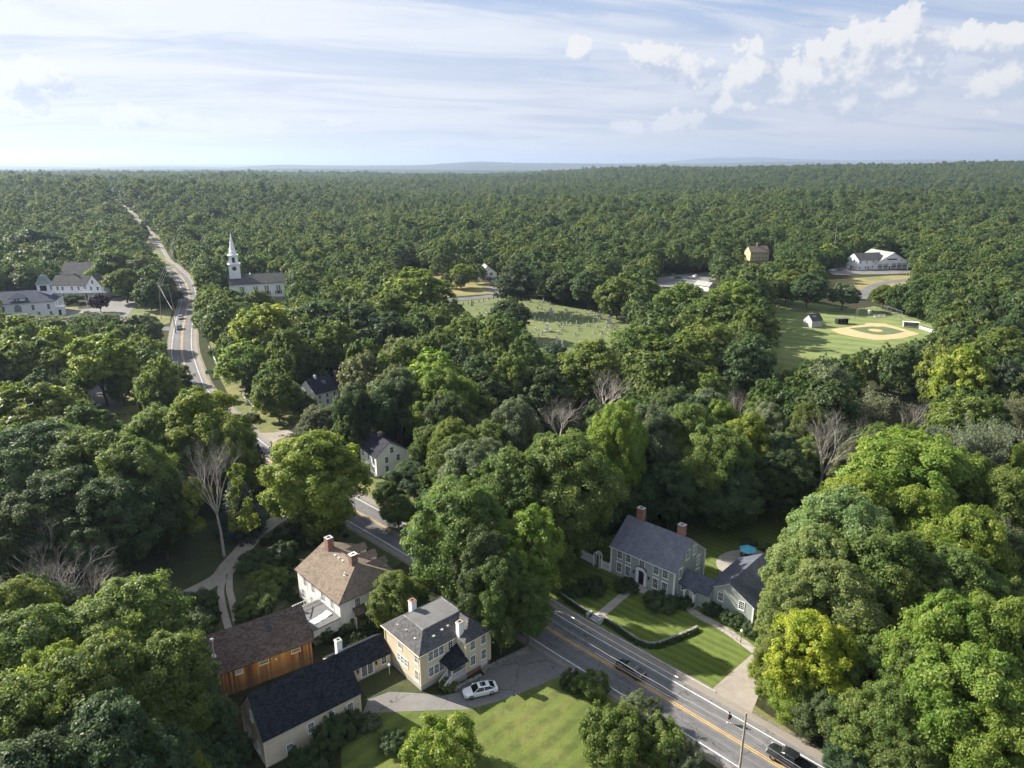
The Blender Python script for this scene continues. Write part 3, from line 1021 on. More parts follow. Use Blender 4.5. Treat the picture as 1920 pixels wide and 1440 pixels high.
def kerb(name, line, o0, o1, h, mat):
 m = MB()
 a, b = offset_line(line, o0), offset_line(line, o1)
 for i in range(len(line) - 1):
  bt = [(p.x, p.y, 0.0) for p in (a[i], a[i + 1], b[i + 1], b[i])]
  m.solid(bt, [(x, y, h) for x, y, z in bt])
 tag(m.obj(name, mat), None, None, None, 'structure')


kerb('kerb', [p for p in ROAD if p.y < 104 and p.y > 76], -6.0, -5.82, 0.14, MAT['granite'])

# ------------------------------------------------------------------ building kit
# local frame of a house: x along its front, y into its depth, z up; the front faces -y
WMESH = {}


def window_meshes(w, h, cols, rows, style):
 key = (round(w, 2), round(h, 2), cols, rows, style)
 if key in WMESH:
  return WMESH[key]
 fr, gl, mu = MB(), MB(), MB()
 c = 0.11
 fr.box(-w / 2 - c, -0.055, -c, -w / 2, 0.03, h + c)
 fr.box(w / 2, -0.055, -c, w / 2 + c, 0.03, h + c)
 fr.box(-w / 2, -0.050, h, w / 2, 0.03, h + c)
 fr.box(-w / 2 - c - 0.04, -0.10, -c - 0.05, w / 2 + c + 0.04, 0.03, -c + 0.002)
 fr.box(-w / 2, -0.045, -c + 0.004, w / 2, 0.03, 0)
 if style == 'cap':
  fr.box(-w / 2 - c - 0.10, -0.13, h + c + 0.002, w / 2 + c + 0.10, 0.03, h + c + 0.12)
 gl.box(-w / 2 + 0.002, -0.012, 0.002, w / 2 - 0.002, 0.02, h - 0.002)
 t = 0.035
 mu.box(-w / 2 + 0.003, -0.034, h / 2 - 0.035, w / 2 - 0.003, -0.014, h / 2 + 0.035)
 for i in range(1, cols):
  x = -w / 2 + w * i / cols
  mu.box(x - t / 2, -0.028, 0.004, x + t / 2, -0.015, h - 0.004)
 for j in range(1, rows):
  z = h * j / rows
  if abs(z - h / 2) > 0.03:
   mu.box(-w / 2 + 0.004, -0.026, z - t / 2, w / 2 - 0.004, -0.0155, z + t / 2)
 out = (fr, gl, mu, {})
 WMESH[key] = out
 return out


class House:
 def __init__(s, name, origin, ang, label, cat, L, Wd, group=None):
  s.root = empty(name, (origin[0], origin[1], origin[2] if len(origin) > 2 else 0.0), R(ang), label, cat, group)
  s.L, s.W = L, Wd

 def face(s, f, u, z, out=0.0):
  """point and turn on a wall; u runs left to right seen from outside"""
  L, Wd = s.L, s.W
  if f == 'front': return (u, -out, z), 0.0
  if f == 'right': return (L + out, u, z), math.pi / 2
  if f == 'rear': return (L - u, Wd + out, z), math.pi
  return (-out, Wd - u, z), -math.pi / 2

 def window(s, f, u, z, w=0.85, h=1.45, cols=3, rows=4, style='plain', trim='white', at=None, shut=None):
  loc, rz = at if at else s.face(f, u, z)
  fr, gl, mu, cache = window_meshes(w, h, cols, rows, style)
  k = trim
  if k not in cache:
   cache[k] = (fr.mesh('window', MAT[trim]), gl.mesh('pane', MAT['glass']), mu.mesh('glazing_bars', MAT[trim]))
  a, b, c = cache[k]
  o = link('window', a, s.root, loc, rz)
  link('pane', b, o)
  link('glazing_bars', c, o)
  if shut:
   for sx in (-1, 1):
    sm = MB()
    x = sx * (w / 2 + 0.11 + 0.2)
    sm.box(x - 0.2, -0.05, -0.08, x + 0.2, 0.0, h + 0.08)
    sm.obj('shutter', MAT[shut], o)
  return o

 def part(s, m, name, mat, loc=(0, 0, 0), rz=0.0, parent=None, smooth=False):
  return m.obj(name, mat, parent or s.root, loc, rz, smooth)


def gable_walls(m, x0, y0, x1, y1, z0, ze, zr, axis='x', yr=None):
 """walls of a gabled block, ridge along x or y"""
 if axis == 'x':
  yr = (y0 + y1) / 2 if yr is None else yr
  m.poly([(x0, y0, z0), (x1, y0, z0), (x1, y0, ze), (x0, y0, ze)])
  m.poly([(x1, y1, z0), (x0, y1, z0), (x0, y1, ze), (x1, y1, ze)])
  m.poly([(x1, y0, z0), (x1, y1, z0), (x1, y1, ze), (x1, yr, zr), (x1, y0, ze)])
  m.poly([(x0, y1, z0), (x0, y0, z0), (x0, y0, ze), (x0, yr, zr), (x0, y1, ze)])
 else:
  xr = (x0 + x1) / 2 if yr is None else yr
  m.poly([(x0, y0, z0), (x1, y0, z0), (x1, y0, ze), (xr, y0, zr), (x0, y0, ze)])
  m.poly([(x1, y1, z0), (x0, y1, z0), (x0, y1, ze), (xr, y1, zr), (x1, y1, ze)])
  m.poly([(x1, y0, z0), (x1, y1, z0), (x1, y1, ze), (x1, y0, ze)])
  m.poly([(x0, y1, z0), (x0, y0, z0), (x0, y0, ze), (x0, y1, ze)])


def gable_roof(m, x0, y0, x1, y1, ze, zr, axis='x', ov=0.35, rk=0.25, t=0.16, yr=None):
 """two slabs meeting at the ridge, overhanging eaves and rakes"""
 if axis == 'x':
  yr = (y0 + y1) / 2 if yr is None else yr
  s0 = (zr - ze) / (yr - y0)
  s1 = (zr - ze) / (y1 - yr)
  e = 0.03
  m.slab([(x0 - rk, y0 - ov, ze - ov * s0 + t), (x1 + rk, y0 - ov, ze - ov * s0 + t), (x1 + rk, yr, zr + t), (x0 - rk, yr, zr + t)], t * 0.9)
  m.slab([(x0 - rk + .002, yr, zr + t - .001), (x1 + rk - .002, yr, zr + t - .001), (x1 + rk - .002, y1 + ov, ze - ov * s1 + t), (x0 - rk + .002, y1 + ov, ze - ov * s1 + t)], t * 0.9)
 else:
  xr = (x0 + x1) / 2 if yr is None else yr
  s0 = (zr - ze) / (xr - x0)
  s1 = (zr - ze) / (x1 - xr)
  m.slab([(xr, y0 - rk, zr + t), (xr, y1 + rk, zr + t), (x0 - ov, y1 + rk, ze - ov * s0 + t), (x0 - ov, y0 - rk, ze - ov * s0 + t)], t * 0.9)
  m.slab([(xr, y1 + rk - .002, zr + t - .001), (xr, y0 - rk + .002, zr + t - .001), (x1 + ov, y0 - rk + .002, ze - ov * s1 + t), (x1 + ov, y1 + rk - .002, ze - ov * s1 + t)], t * 0.9)


def rake_trim(m, x, y0, y1, ze, zr, d=0.05, w=0.22, side=1, axis='x', ov=0.3, yr=None):
 """white boards under the roof edge of a gable end"""
 yr = (y0 + y1) / 2 if yr is None else yr
 for ya, yb in ((y0 - ov, yr), (y1 + ov, yr)):
  sl = (zr - ze) / (abs(yr - (y0 if ya < yr else y1)))
  za = ze - ov * sl
  q = [(ya, za), (yb, zr), (yb, zr - w), (ya, za - w)]
  if axis == 'x':
   a = [(x, p, z) for p, z in q]
   b = [(x + side * d, p, z) for p, z in q]
  else:
   a = [(p, x, z) for p, z in q]
   b = [(p, x + side * d, z) for p, z in q]
  m.solid(a, b)


def corner_boards(m, pts, z0, z1, w=0.16, d=0.025):
 for x, y in pts:
  m.box(x - w / 2 - d, y - w / 2 - d, z0, x + w / 2 + d, y + w / 2 + d, z1)


def hip_roof(m, x0, y0, x1, y1, ze, zr, ins0, ins1, ov=0.4, axis='x', t=0.12, hip0=True, hip1=True):
 """hipped roof as one closed solid; ridge along x or y"""
 a0, b0, a1, b1 = (x0 - ov, y0 - ov, x1 + ov, y1 + ov) if axis == 'x' else (y0 - ov, x0 - ov, y1 + ov, x1 + ov)
 bm_ = (b0 + b1) / 2
 r0, r1 = a0 + ins0, a1 - ins1
 P = lambda a, b, z: (a, b, z) if axis == 'x' else (b, a, z)
 c = [P(a0, b0, ze), P(a1, b0, ze), P(a1, b1, ze), P(a0, b1, ze)]
 d = [P(a0, b0, ze - t), P(a1, b0, ze - t), P(a1, b1, ze - t), P(a0, b1, ze - t)]
 e0, e1 = P(r0, bm_, zr), P(r1, bm_, zr)
 F = [[c[0], c[1], e1, e0], [c[2], c[3], e0, e1], [c[1], c[2], e1], [c[3], c[0], e0], [d[3], d[2], d[1], d[0]]]
 for i in range(4):
  j = (i + 1) % 4
  F.append([d[i], d[j], c[j], c[i]])
 for f in F:
  m.poly(f if axis == 'x' else f[::-1])


def chimney(H, x, y, z0, z1, w=0.8, d=0.8, mat='brick', cap='granite', flue=True):
 m = MB()
 m.box(x - w / 2, y - d / 2, z0, x + w / 2, y + d / 2, z1 - 0.25)
 m.box(x - w / 2 - 0.05, y - d / 2 - 0.05, z1 - 0.25, x + w / 2 + 0.05, y + d / 2 + 0.05, z1 - 0.08)
 o = H.part(m, 'chimney', MAT[mat])
 k = MB()
 k.box(x - w / 2 - 0.02, y - d / 2 - 0.02, z1 - 0.08, x + w / 2 + 0.02, y + d / 2 + 0.02, z1)
 k.obj('chimney_cap', MAT[cap], o)
 if flue:
  f = MB()
  f.box(x - w * 0.26, y - d * 0.22, z1, x + w * 0.26, y + d * 0.22, z1 + 0.03)
  f.obj('flue', MAT['dark_door'], o)
 fl = MB()
 fl.box(x - w / 2 - 0.1, y - d / 2 - 0.1, z0 + 0.0, x + w / 2 + 0.1, y + d / 2 + 0.1, z0 + 0.55)
 return o


def vent(H, x, y, z, r=0.09, h=0.4, mat='white'):
 m = MB()
 m.tube([(x, y, z - 0.3), (x, y, z + h)], r, 8)
 m.tube([(x, y, z - 0.02), (x, y, z + 0.05)], r * 2.2, 8)
 H.part(m, 'roof_vent', MAT[mat])


def door(H, f, u, z, w=1.0, h=2.1, mat='dark_door', frame='white', at=None):
 loc, rz = at if at else H.face(f, u, z)
 m = MB()
 c = 0.13
 m.box(-w / 2 - c, -0.06, 0, -w / 2, 0.02, h + c)
 m.box(w / 2, -0.06, 0, w / 2 + c, 0.02, h + c)
 m.box(-w / 2, -0.055, h, w / 2, 0.02, h + c)
 o = H.part(m, 'door_frame', MAT[frame], loc, rz)
 p = MB()
 p.box(-w / 2 + 0.002, -0.03, 0.002, w / 2 - 0.002, 0.01, h - 0.002)
 for i in (0, 1):
  for z0, z1 in ((0.15, 0.75), (0.9, 1.45), (1.55, h - 0.15)):
   x0 = -w / 2 + 0.1 + i * (w / 2 - 0.05)
   p.box(x0, -0.042, z0, x0 + w / 2 - 0.15, -0.028, z1)
 p.obj('door', MAT[mat], o)
 return o


def foundation(H, x0, y0, x1, y1, h=0.35, e=0.03, mat='foundation'):
 m = MB()
 m.box(x0 - e, y0 - e, -0.6, x1 + e, y1 + e, h)
 H.part(m, 'foundation', MAT[mat])


# ------------------------------------------------------------------ grey-green colonial beside the road
def grey_colonial():
 L, Wd, ze, zr = 12.7, 10.1, 5.6, 9.35
 H = House('colonial_house', (17.7, 111.9), -43.0, 'large grey-green colonial house with slate-coloured roof and two brick chimneys', 'house', L, Wd)
 foundation(H, 0, 0, L, Wd, 0.4)
 m = MB(); gable_walls(m, 0, 0, L, Wd, 0.35, ze, zr)
 H.part(m, 'wall', MAT['grey_clap'])
 m = MB(); gable_roof(m, 0, 0, L, Wd, ze, zr, 'x', 0.4, 0.25, 0.18)
 H.part(m, 'roof', MAT['roof_slate'])
 m = MB()
 corner_boards(m, [(0, 0), (L, 0), (L, Wd), (0, Wd)], 0.4, ze - 0.1, 0.2)
 m.box(-0.1, -0.06, ze - 0.35, L + 0.1, -0.002, ze - 0.02)
 m.box(-0.3, -0.44, ze - 0.30, L + 0.3, -0.30, ze - 0.16)
 rake_trim(m, L + 0.002, 0, Wd, ze, zr + 0.03, 0.06, 0.25, 1)
 rake_trim(m, -0.002, 0, Wd, ze, zr + 0.03, 0.06, 0.25, -1)
 H.part(m, 'trim', MAT['white'])
 for u in (1.75, 3.55, 6.35, 9.15, 10.95):
  H.window('front', u, 3.65, 0.92, 1.62, 3, 4, 'plain')
  if u != 6.35:
   H.window('front', u, 0.95, 0.92, 1.72, 3, 4, 'cap')
 for u, z in ((1.9, 3.6), (7.8, 3.6), (3.9, 6.25), (6.2, 6.25), (1.9, 0.95), (7.8, 0.95)):
  H.window('right', u, z, 0.85, 1.5, 3, 4, 'cap')
 for u in (1.9, 5.0, 8.2):
  H.window('rear', u, 3.65); H.window('rear', u, 0.95)
  H.window('left', u, 3.65); H.window('left', u, 0.95)
 # front door with pilasters, fan light and curved hood
 door(H, 'front', 6.35, 0.42, 1.05, 2.25)
 m = MB()
 for sx in (-1, 1):
  m.box(6.35 + sx * 0.86 - 0.17, -0.20, 0.40, 6.35 + sx * 0.86 + 0.17, -0.003, 3.05)
 m.box(6.35 - 1.1, -0.24, 3.05, 6.35 + 1.1, -0.003, 3.18)
 n = 12
 ring = [(6.35 + 1.06 * math.cos(math.pi * k / n), 3.18 + 0.62 * math.sin(math.pi * k / n)) for k in range(n + 1)]
 m.solid([(x, -0.003, z) for x, z in ring], [(x, -0.30, z) for x, z in ring])
 o = H.part(m, 'door_surround', MAT['white'])
 m = MB()
 ring = [(6.35 + 1.12 * math.cos(math.pi * k / n), 3.20 + 0.66 * math.sin(math.pi * k / n)) for k in range(n + 1)]
 r2 = [(x, z + 0.07) for x, z in ring]
 for i in range(n):
  a, b, c_, d_ = ring[i], ring[i + 1], r2[i + 1], r2[i]
  m.solid([(a[0], 0, a[1]), (b[0], 0, b[1]), (c_[0], 0, c_[1]), (d_[0], 0, d_[1])], [(a[0], -0.42, a[1]), (b[0], -0.42, b[1]), (c_[0], -0.42, c_[1]), (d_[0], -0.42, d_[1])])
 m.obj('hood', MAT['roof_slate'], o)
 m = MB()
 ring = [(6.35 + 0.52 * math.cos(math.pi * k / n), 2.82 + 0.34 * math.sin(math.pi * k / n)) for k in range(n + 1)]
 m.solid([(x, -0.22, z) for x, z in ring], [(x, -0.25, z) for x, z in ring])
 m.obj('fan_light', MAT['glass'], o)
 for sx in (-1, 1):
  m = MB()
  m.box(6.35 + sx * 1.5 - 0.10, -0.2, 2.0, 6.35 + sx * 1.5 + 0.10, -0.01, 2.45)
  m.prism([(6.35 + sx * 1.5 - 0.14, -0.24), (6.35 + sx * 1.5 + 0.14, -0.24), (6.35 + sx * 1.5 + 0.14, -0.0), (6.35 + sx * 1.5 - 0.14, -0.0)], 2.45, 2.52)
  H.part(m, 'lantern', MAT['dark_metal'])
 m = MB()
 m.box(4.7, -1.7, -0.3, 8.0, 0, 0.14); m.box(5.2, -1.1, 0.14, 7.5, 0, 0.28); m.box(5.45, -0.7, 0.28, 7.25, 0, 0.41)
 H.part(m, 'door_step', MAT['granite'])
 chimney(H, 2.2, 5.5, 8.4, 11.6, 1.25, 1.0)
 chimney(H, 10.4, 5.5, 8.4, 11.3, 1.2, 1.0)
 # low link and portico between house and garage
 m = MB(); gable_walls(m, L + 0.02, 1.6, L + 5.7, 5.8, 0.0, 3.0, 4.5)
 H.part(m, 'link_wall', MAT['grey_clap'])
 m = MB(); gable_roof(m, L + 0.1, 1.6, L + 5.7, 5.8, 3.0, 4.5, 'x', 0.4, -0.02, 0.15)
 H.part(m, 'link_roof', MAT['roof_wing'])
 H.window('front', 0, 0, 0.7, 0.9, 2, 2, at=((L + 0.9, 1.6, 1.75), 0.0))
 door(H, 'front', 0, 0, 0.95, 2.1, 'white', at=((L + 2.6, 1.6, 0.2), 0.0))
 m = MB()
 for sx in (-0.85, 0.85):
  m.tube([(L + 2.6 + sx, 0.35, 0.15), (L + 2.6 + sx, 0.35, 2.55)], 0.10, 10)
  m.box(L + 2.6 + sx - 0.14, 0.21, 2.55, L + 2.6 + sx + 0.14, 1.59, 2.72)
 po = H.part(m, 'portico', MAT['white'])
 k_ = [(math.cos(math.pi * k / 10), math.sin(math.pi * k / 10)) for k in range(11)]
 m, mr = MB(), MB()
 for (c0, s0), (c1, s1) in zip(k_, k_[1:]):
  q = [(L + 2.6 + r_ * c_, 2.72 + f_ * s_) for r_, f_, c_, s_ in ((0.80, 0.36, c0, s0), (0.80, 0.36, c1, s1), (0.98, 0.52, c1, s1), (0.98, 0.52, c0, s0))]
  m.solid([(x, 0.40, z) for x, z in q], [(x, 0.22, z) for x, z in q])
  q = [(L + 2.6 + r_ * c_, 2.72 + f_ * s_) for r_, f_, c_, s_ in ((0.985, 0.525, c0, s0), (0.985, 0.525, c1, s1), (1.06, 0.60, c1, s1), (1.06, 0.60, c0, s0))]
  mr.solid([(x, 1.58, z) for x, z in q], [(x, 0.15, z) for x, z in q])
 m.obj('arch', MAT['white'], po)
 mr.obj('portico_roof', MAT['roof_wing'], po)
 m = MB(); m.box(L + 1.5, 0.1, -0.2, L + 3.7, 1.57, 0.16); m.box(L + 1.7, -0.35, -0.2, L + 3.5, 0.1, 0.08)
 H.part(m, 'portico_step', MAT['granite'])

 # garage wing, gable towards the drive
 G_ = House('garage_wing', (32.1, 102.2), -43.0, 'grey-green gabled garage wing with dark roof joined to colonial house', 'garage', 8.2, 12.0)
 Lg, Wg, e2, r2_ = 8.2, 12.0, 3.35, 5.75
 foundation(G_, 0, 0, Lg, Wg, 0.25)
 m = MB(); gable_walls(m, 0, 0, Lg, Wg, 0.2, e2, r2_, 'y', 3.9)
 G_.part(m, 'wall', MAT['grey_clap'])
 m = MB(); gable_roof(m, 0, 0, Lg, Wg, e2, r2_, 'y', 0.35, 0.25, 0.16, 3.9)
 G_.part(m, 'roof', MAT['roof_wing'])
 m = MB(); rake_trim(m, -0.002, 0, Lg, e2, r2_ + 0.02, 0.06, 0.24, -1, 'y', 0.3, 3.9)
 corner_boards(m, [(0, 0), (Lg, 0)], 0.2, e2 - 0.1, 0.18)
 G_.part(m, 'trim', MAT['white'])
 G_.window('front', 2.6, 2.05, 0.85, 1.35); G_.window('front', 6.2, 2.05, 0.85, 1.35)
 G_.window('front', 2.6, 0.28, 0.95, 0.72, 3, 2); G_.window('front', 6.2, 0.28, 0.95, 0.72, 3, 2)
 for u in (2, 5, 8):
  G_.window('right', u, 1.0, 0.85, 1.2)


grey_colonial()


# ------------------------------------------------------------------ cream hip-roofed house, its link and its barn
def cream_house():
 ang = 42.3
 H = House('hip_roofed_house', (-12.6, 81.9), ang, 'cream two-storey house with grey hip roof and two white chimneys', 'house', 10.8, 8.8)
 ze = 5.95
 xw, yw = 6.3, -2.1
 foundation(H, 0, 0, 10.8, 8.8, 0.75)
 m = MB(); m.box(xw - 0.03, yw - 0.03, -0.5, 10.83, 0.0, 0.75)
 H.part(m, 'wing_foundation', MAT['brick'])
 m = MB()
 m.box(0, 0, 0.7, 10.8, 8.8, ze)
 H.part(m, 'wall', MAT['cream_clap'])
 m = MB(); m.box(xw, yw, 0.7, 10.798, 0.02, ze - 0.002)
 H.part(m, 'wing_wall', MAT['cream_clap'])
 # hip roof cut flat at the top
 o, t, zt, i = 0.42, 0.14, 7.75, 2.5
 m = MB()
 c = [(-o, -o, ze), (10.8 + o, -o, ze), (10.8 + o, 8.8 + o, ze), (-o, 8.8 + o, ze)]
 e = [(i - o, i - o, zt), (10.8 + o - i, i - o, zt), (10.8 + o - i, 8.8 + o - i, zt), (i - o, 8.8 + o - i, zt)]
 d = [(x, y, z - t) for x, y, z in c]
 for k in range(4):
  j = (k + 1) % 4
  m.poly([c[k], c[j], e[j], e[k]]); m.poly([d[k], d[j], c[j], c[k]])
 m.poly(d[::-1]); m.poly(e)
 H.part(m, 'roof', MAT['roof_grey'])
 m = MB()
 m.poly([(x, y, z + 0.02) for x, y, z in [(e[0][0] + .1, e[0][1] + .1, zt), (e[1][0] - .1, e[1][1] + .1, zt), (e[2][0] - .1, e[2][1] - .1, zt), (e[3][0] + .1, e[3][1] - .1, zt)]])
 H.part(m, 'flat_deck', MAT['membrane'])
 m = MB()
 for k in range(4):
  j = (k + 1) % 4
  m.tube([(e[k][0], e[k][1], zt + 0.02), (e[j][0], e[j][1], zt + 0.02)], 0.05, 4)
 H.part(m, 'deck_edge', MAT['roof_light'])
 # roof of the wing runs back into the main slope
 m = MB()
 x0, x1, y0, y1 = xw - o, 10.8 + o - 0.004, yw - o, 2.6
 xm = (x0 + x1) / 2; zw = ze + (x1 - x0) / 2 * (zt - ze) / i
 zw = min(zw, zt - 0.02)
 z1_ = ze + 0.006
 A_, B_, C_, D_ = (x0, y0, z1_), (x1, y0, z1_), (x1, y1, z1_), (x0, y1, z1_)
 E_, F_ = (xm, y0 + 2.45, zw), (xm, y1, zw)
 m.poly([A_, B_, E_]); m.poly([B_, C_, F_, E_]); m.poly([D_, A_, E_, F_])
 q = [(x, y, z - t) for x, y, z in (A_, B_, C_, D_)]
 m.poly(q[::-1])
 for a, b, c2, d2 in ((A_, B_, q[1], q[0]), (D_, A_, q[0], q[3]), (B_, C_, q[2], q[1])):
  m.poly([b, a, d2, c2])
 H.part(m, 'wing_roof', MAT['roof_grey'])
 m = MB()
 for (a, b) in (((-o, -o), (xw - o, -o)), ((-o, -o), (-o, 8.8 + o)), ((x0, y0), (x1, y0)), ((x1, y0), (x1, 8.8 + o))):
  m.tube([(a[0], a[1], ze - 0.05), (b[0], b[1], ze - 0.05)], 0.07, 5)
 corner_boards(m, [(0, 0), (0, 8.8), (xw, yw), (10.8, yw)], 0.75, ze - 0.15, 0.14)
 H.part(m, 'trim', MAT['cream'])
 # triple windows on the front
 for z in (1.55, 4.15):
  for k in range(3):
   H.window('front', 1.75 + k * 0.92, z, 0.72, 1.4, 3, 4)
 H.window('front', 5.2, 4.2, 0.72, 1.35, 2, 4)
 # left wall: small upper windows, a triple, a lower one
 for u, z in ((3.9, 4.3), (7.9, 4.15)):
  H.window('left', u, z, 0.75, 1.35, 3, 4)
 for k in range(3):
  H.window('left', 3.5 + k * 0.9, 2.05, 0.7, 1.0, 3, 3)
 H.window('left', 7.9, 1.35, 0.75, 1.4, 3, 4)
 for u in (1.6, 5.0, 8.6):
  H.window('rear', u, 4.1); H.window('rear', u, 1.4)
 for u in (2.2, 6.2):
  H.window('right', u, 4.1); H.window('right', u, 1.4)
 for x in (xw + 1.25, xw + 3.25):
  for z in (1.55, 4.15):
   H.window('front', 0, 0, 0.78, 1.45, 3, 4, at=((x, yw, z), 0.0))
 door(H, 'front', 0, 0, 0.95, 1.5, 'white', at=((xw + 3.3, yw - 0.03, -0.75), 0.0))
 # porch in the corner: steps, rails, hipped hood
 m = MB()
 m.box(3.7, -2.3, -0.3, xw - 0.03, -0.03, 1.0)
 H.part(m, 'porch_floor', MAT['foundation'])
 m = MB()
 for k in range(5):
  m.box(2.3 + k * 0.28, -2.3, -0.3, 3.7, -1.0, 0.2 * (k + 1) - 0.02)
 H.part(m, 'steps', MAT['foundation'])
 m = MB()
 za = 1.0

 def rail(p, q, n):
  m.tube([(p[0], p[1], p[2] + 0.9), (q[0], q[1], q[2] + 0.9)], 0.05, 4)
  m.tube([(p[0], p[1], p[2] + 0.12), (q[0], q[1], q[2] + 0.12)], 0.04, 4)
  for k in range(n + 1):
   f = k / n
   x, y, z = (p[i_] + (q[i_] - p[i_]) * f for i_ in range(3))
   m.box(x - 0.03, y - 0.03, z + 0.08, x + 0.03, y + 0.03, z + 0.9)
 rail((3.7, -2.25, za), (xw - 0.1, -2.25, za), 12)
 rail((2.3, -2.25, 0.1), (3.7, -2.25, za), 8)
 rail((2.3, -1.05, 0.1), (3.7, -1.05, za), 8)
 for x, y in ((3.7, -2.25), (3.7, -1.05)):
  m.box(x - 0.08, y - 0.08, za, x + 0.08, y + 0.08, za + 1.1)
 H.part(m, 'railing', MAT['white'])
 m = MB(); m.box(3.62, -2.33, za, 3.78, -2.17, 3.35)
 H.part(m, 'porch_post', MAT['white'])
 m = MB()
 pb = [(3.2, -2.8, 3.3), (xw - 0.02, -2.8, 3.3), (xw - 0.02, -0.02, 3.3), (3.2, -0.02, 3.3)]
 ap = (xw - 0.02, -0.02, 4.75)
 m.poly([pb[0], pb[1], ap]); m.poly([pb[3], pb[0], ap])
 m.poly([(x, y, z - 0.14) for x, y, z in pb][::-1])
 for a, b in ((0, 1), (3, 0)):
  m.poly([pb[b], pb[a], (pb[a][0], pb[a][1], pb[a][2] - .14), (pb[b][0], pb[b][1], pb[b][2] - .14)])
 H.part(m, 'porch_roof', MAT['roof_black'])
 door(H, 'front', 0, 0, 0.95, 2.05, 'door_brown', at=((5.0, 0, 1.02), 0.0))
 chimney(H, 3.9, 7.2, 6.9, 9.25, 0.85, 0.85, 'white', 'brick', True)
 chimney(H, 6.55, -0.55, 5.2, 8.4, 0.85, 0.75, 'white', 'brick_old', True)
 for x, y, z in ((1.0, 4.6, 6.75), (0.9, 2.3, 6.65), (3.0, 0.9, 6.75), (4.6, 1.1, 6.9), (5.7, 1.2, 6.95), (0.9, 6.6, 6.6)):
  m = MB(); m.box(x - 0.16, y - 0.16, z - 0.3, x + 0.16, y + 0.16, z + 0.22); m.box(x - 0.2, y - 0.2, z + 0.22, x + 0.2, y + 0.2, z + 0.30)
  H.part(m, 'roof_vent', MAT['roof_light'])

 # low link with French doors between house and barn
 K = House('link_building', (-24.1, 81.9), 39.2, 'low cream link with dark roof and French doors joining house and barn', 'link building', 8.3, 4.6)
 Lk = 8.3
 foundation(K, 0, 0, Lk, 4.6, 0.35)
 m = MB(); gable_walls(m, 0, 0, Lk, 4.6, 0.3, 2.55, 4.1)
 K.part(m, 'wall', MAT['cream_clap'])
 m = MB(); gable_roof(m, 0, 0, Lk, 4.6, 2.55, 4.1, 'x', 0.35, -0.02, 0.15)
 K.part(m, 'roof', MAT['roof_black'])
 K.window('front', 7.2, 0.95, 0.7, 1.25, 2, 4)
 fr = door(K, 'front', 4.5, 0.2, 1.9, 2.1, 'white')
 m = MB()
 for sx in (-1, 1):
  m.box(sx * 0.47 - 0.36, -0.06, 0.25, sx * 0.47 + 0.36, -0.044, 2.0)
 m.obj('door_glass', MAT['glass'], fr)
 m = MB()
 for sx in (-1, 1):
  for k in (1, 2):
   m.box(sx * 0.47 - 0.36 + k * 0.24 - 0.015, -0.072, 0.26, sx * 0.47 - 0.36 + k * 0.24 + 0.015, -0.061, 1.99)
  for k in range(1, 5):
   m.box(sx * 0.47 - 0.355, -0.070, 0.25 + k * 0.35 - 0.015, sx * 0.47 + 0.355, -0.0612, 0.25 + k * 0.35 + 0.015)
 m.obj('glazing_bars', MAT['white'], fr)
 for u in (3.0, 5.9):
  m = MB(); m.box(u - 0.1, -0.22, 1.45, u + 0.1, -0.002, 1.85); m.box(u - 0.14, -0.26, 1.85, u + 0.14, -0.001, 1.92)
  K.part(m, 'lantern', MAT['dark_metal'])

 # black-roofed barn
 B = House('barn', (-29.75, 68.7), 39.4, 'cream barn with wide black shingle roof and white chimney', 'barn', 12.7, 7.3)
 e, r = 4.35, 8.3
 foundation(B, 0, 0, 12.7, 7.3, 0.1)
 m = MB(); gable_walls(m, 0, 0, 12.7, 7.3, -0.5, e, r)
 B.part(m, 'wall', MAT['cream_clap'])
 m = MB(); gable_roof(m, 0, 0, 12.7, 7.3, e, r, 'x', 0.3, 0.22, 0.16)
 B.part(m, 'roof', MAT['roof_black'])
 m = MB(); rake_trim(m, -0.002, 0, 7.3, e, r + 0.02, 0.06, 0.22, -1); rake_trim(m, 12.702, 0, 7.3, e, r + 0.02, 0.06, 0.22, 1)
 m.box(-0.15, -0.06, e - 0.3, 12.85, -0.002, e - 0.1)
 corner_boards(m, [(0, 0), (12.7, 0), (0, 7.3)], 0.1, e - 0.3, 0.16)
 B.part(m, 'trim', MAT['cream'])
 for u, z in ((3.0, 0.4), (5.9, 1.9), (8.7, 1.9), (11.3, 1.9)):
  B.window('front', u, z, 0.72, 1.3, 3, 4)
 for u, z in ((2.0, 1.0), (5.2, 1.0), (3.65, 4.6)):
  B.window('left', u, z, 0.72, 1.2, 3, 4)
 chimney(B, 12.3, 4.4, 7.0, 9.9, 0.75, 0.75, 'white', 'granite', True)


cream_house()


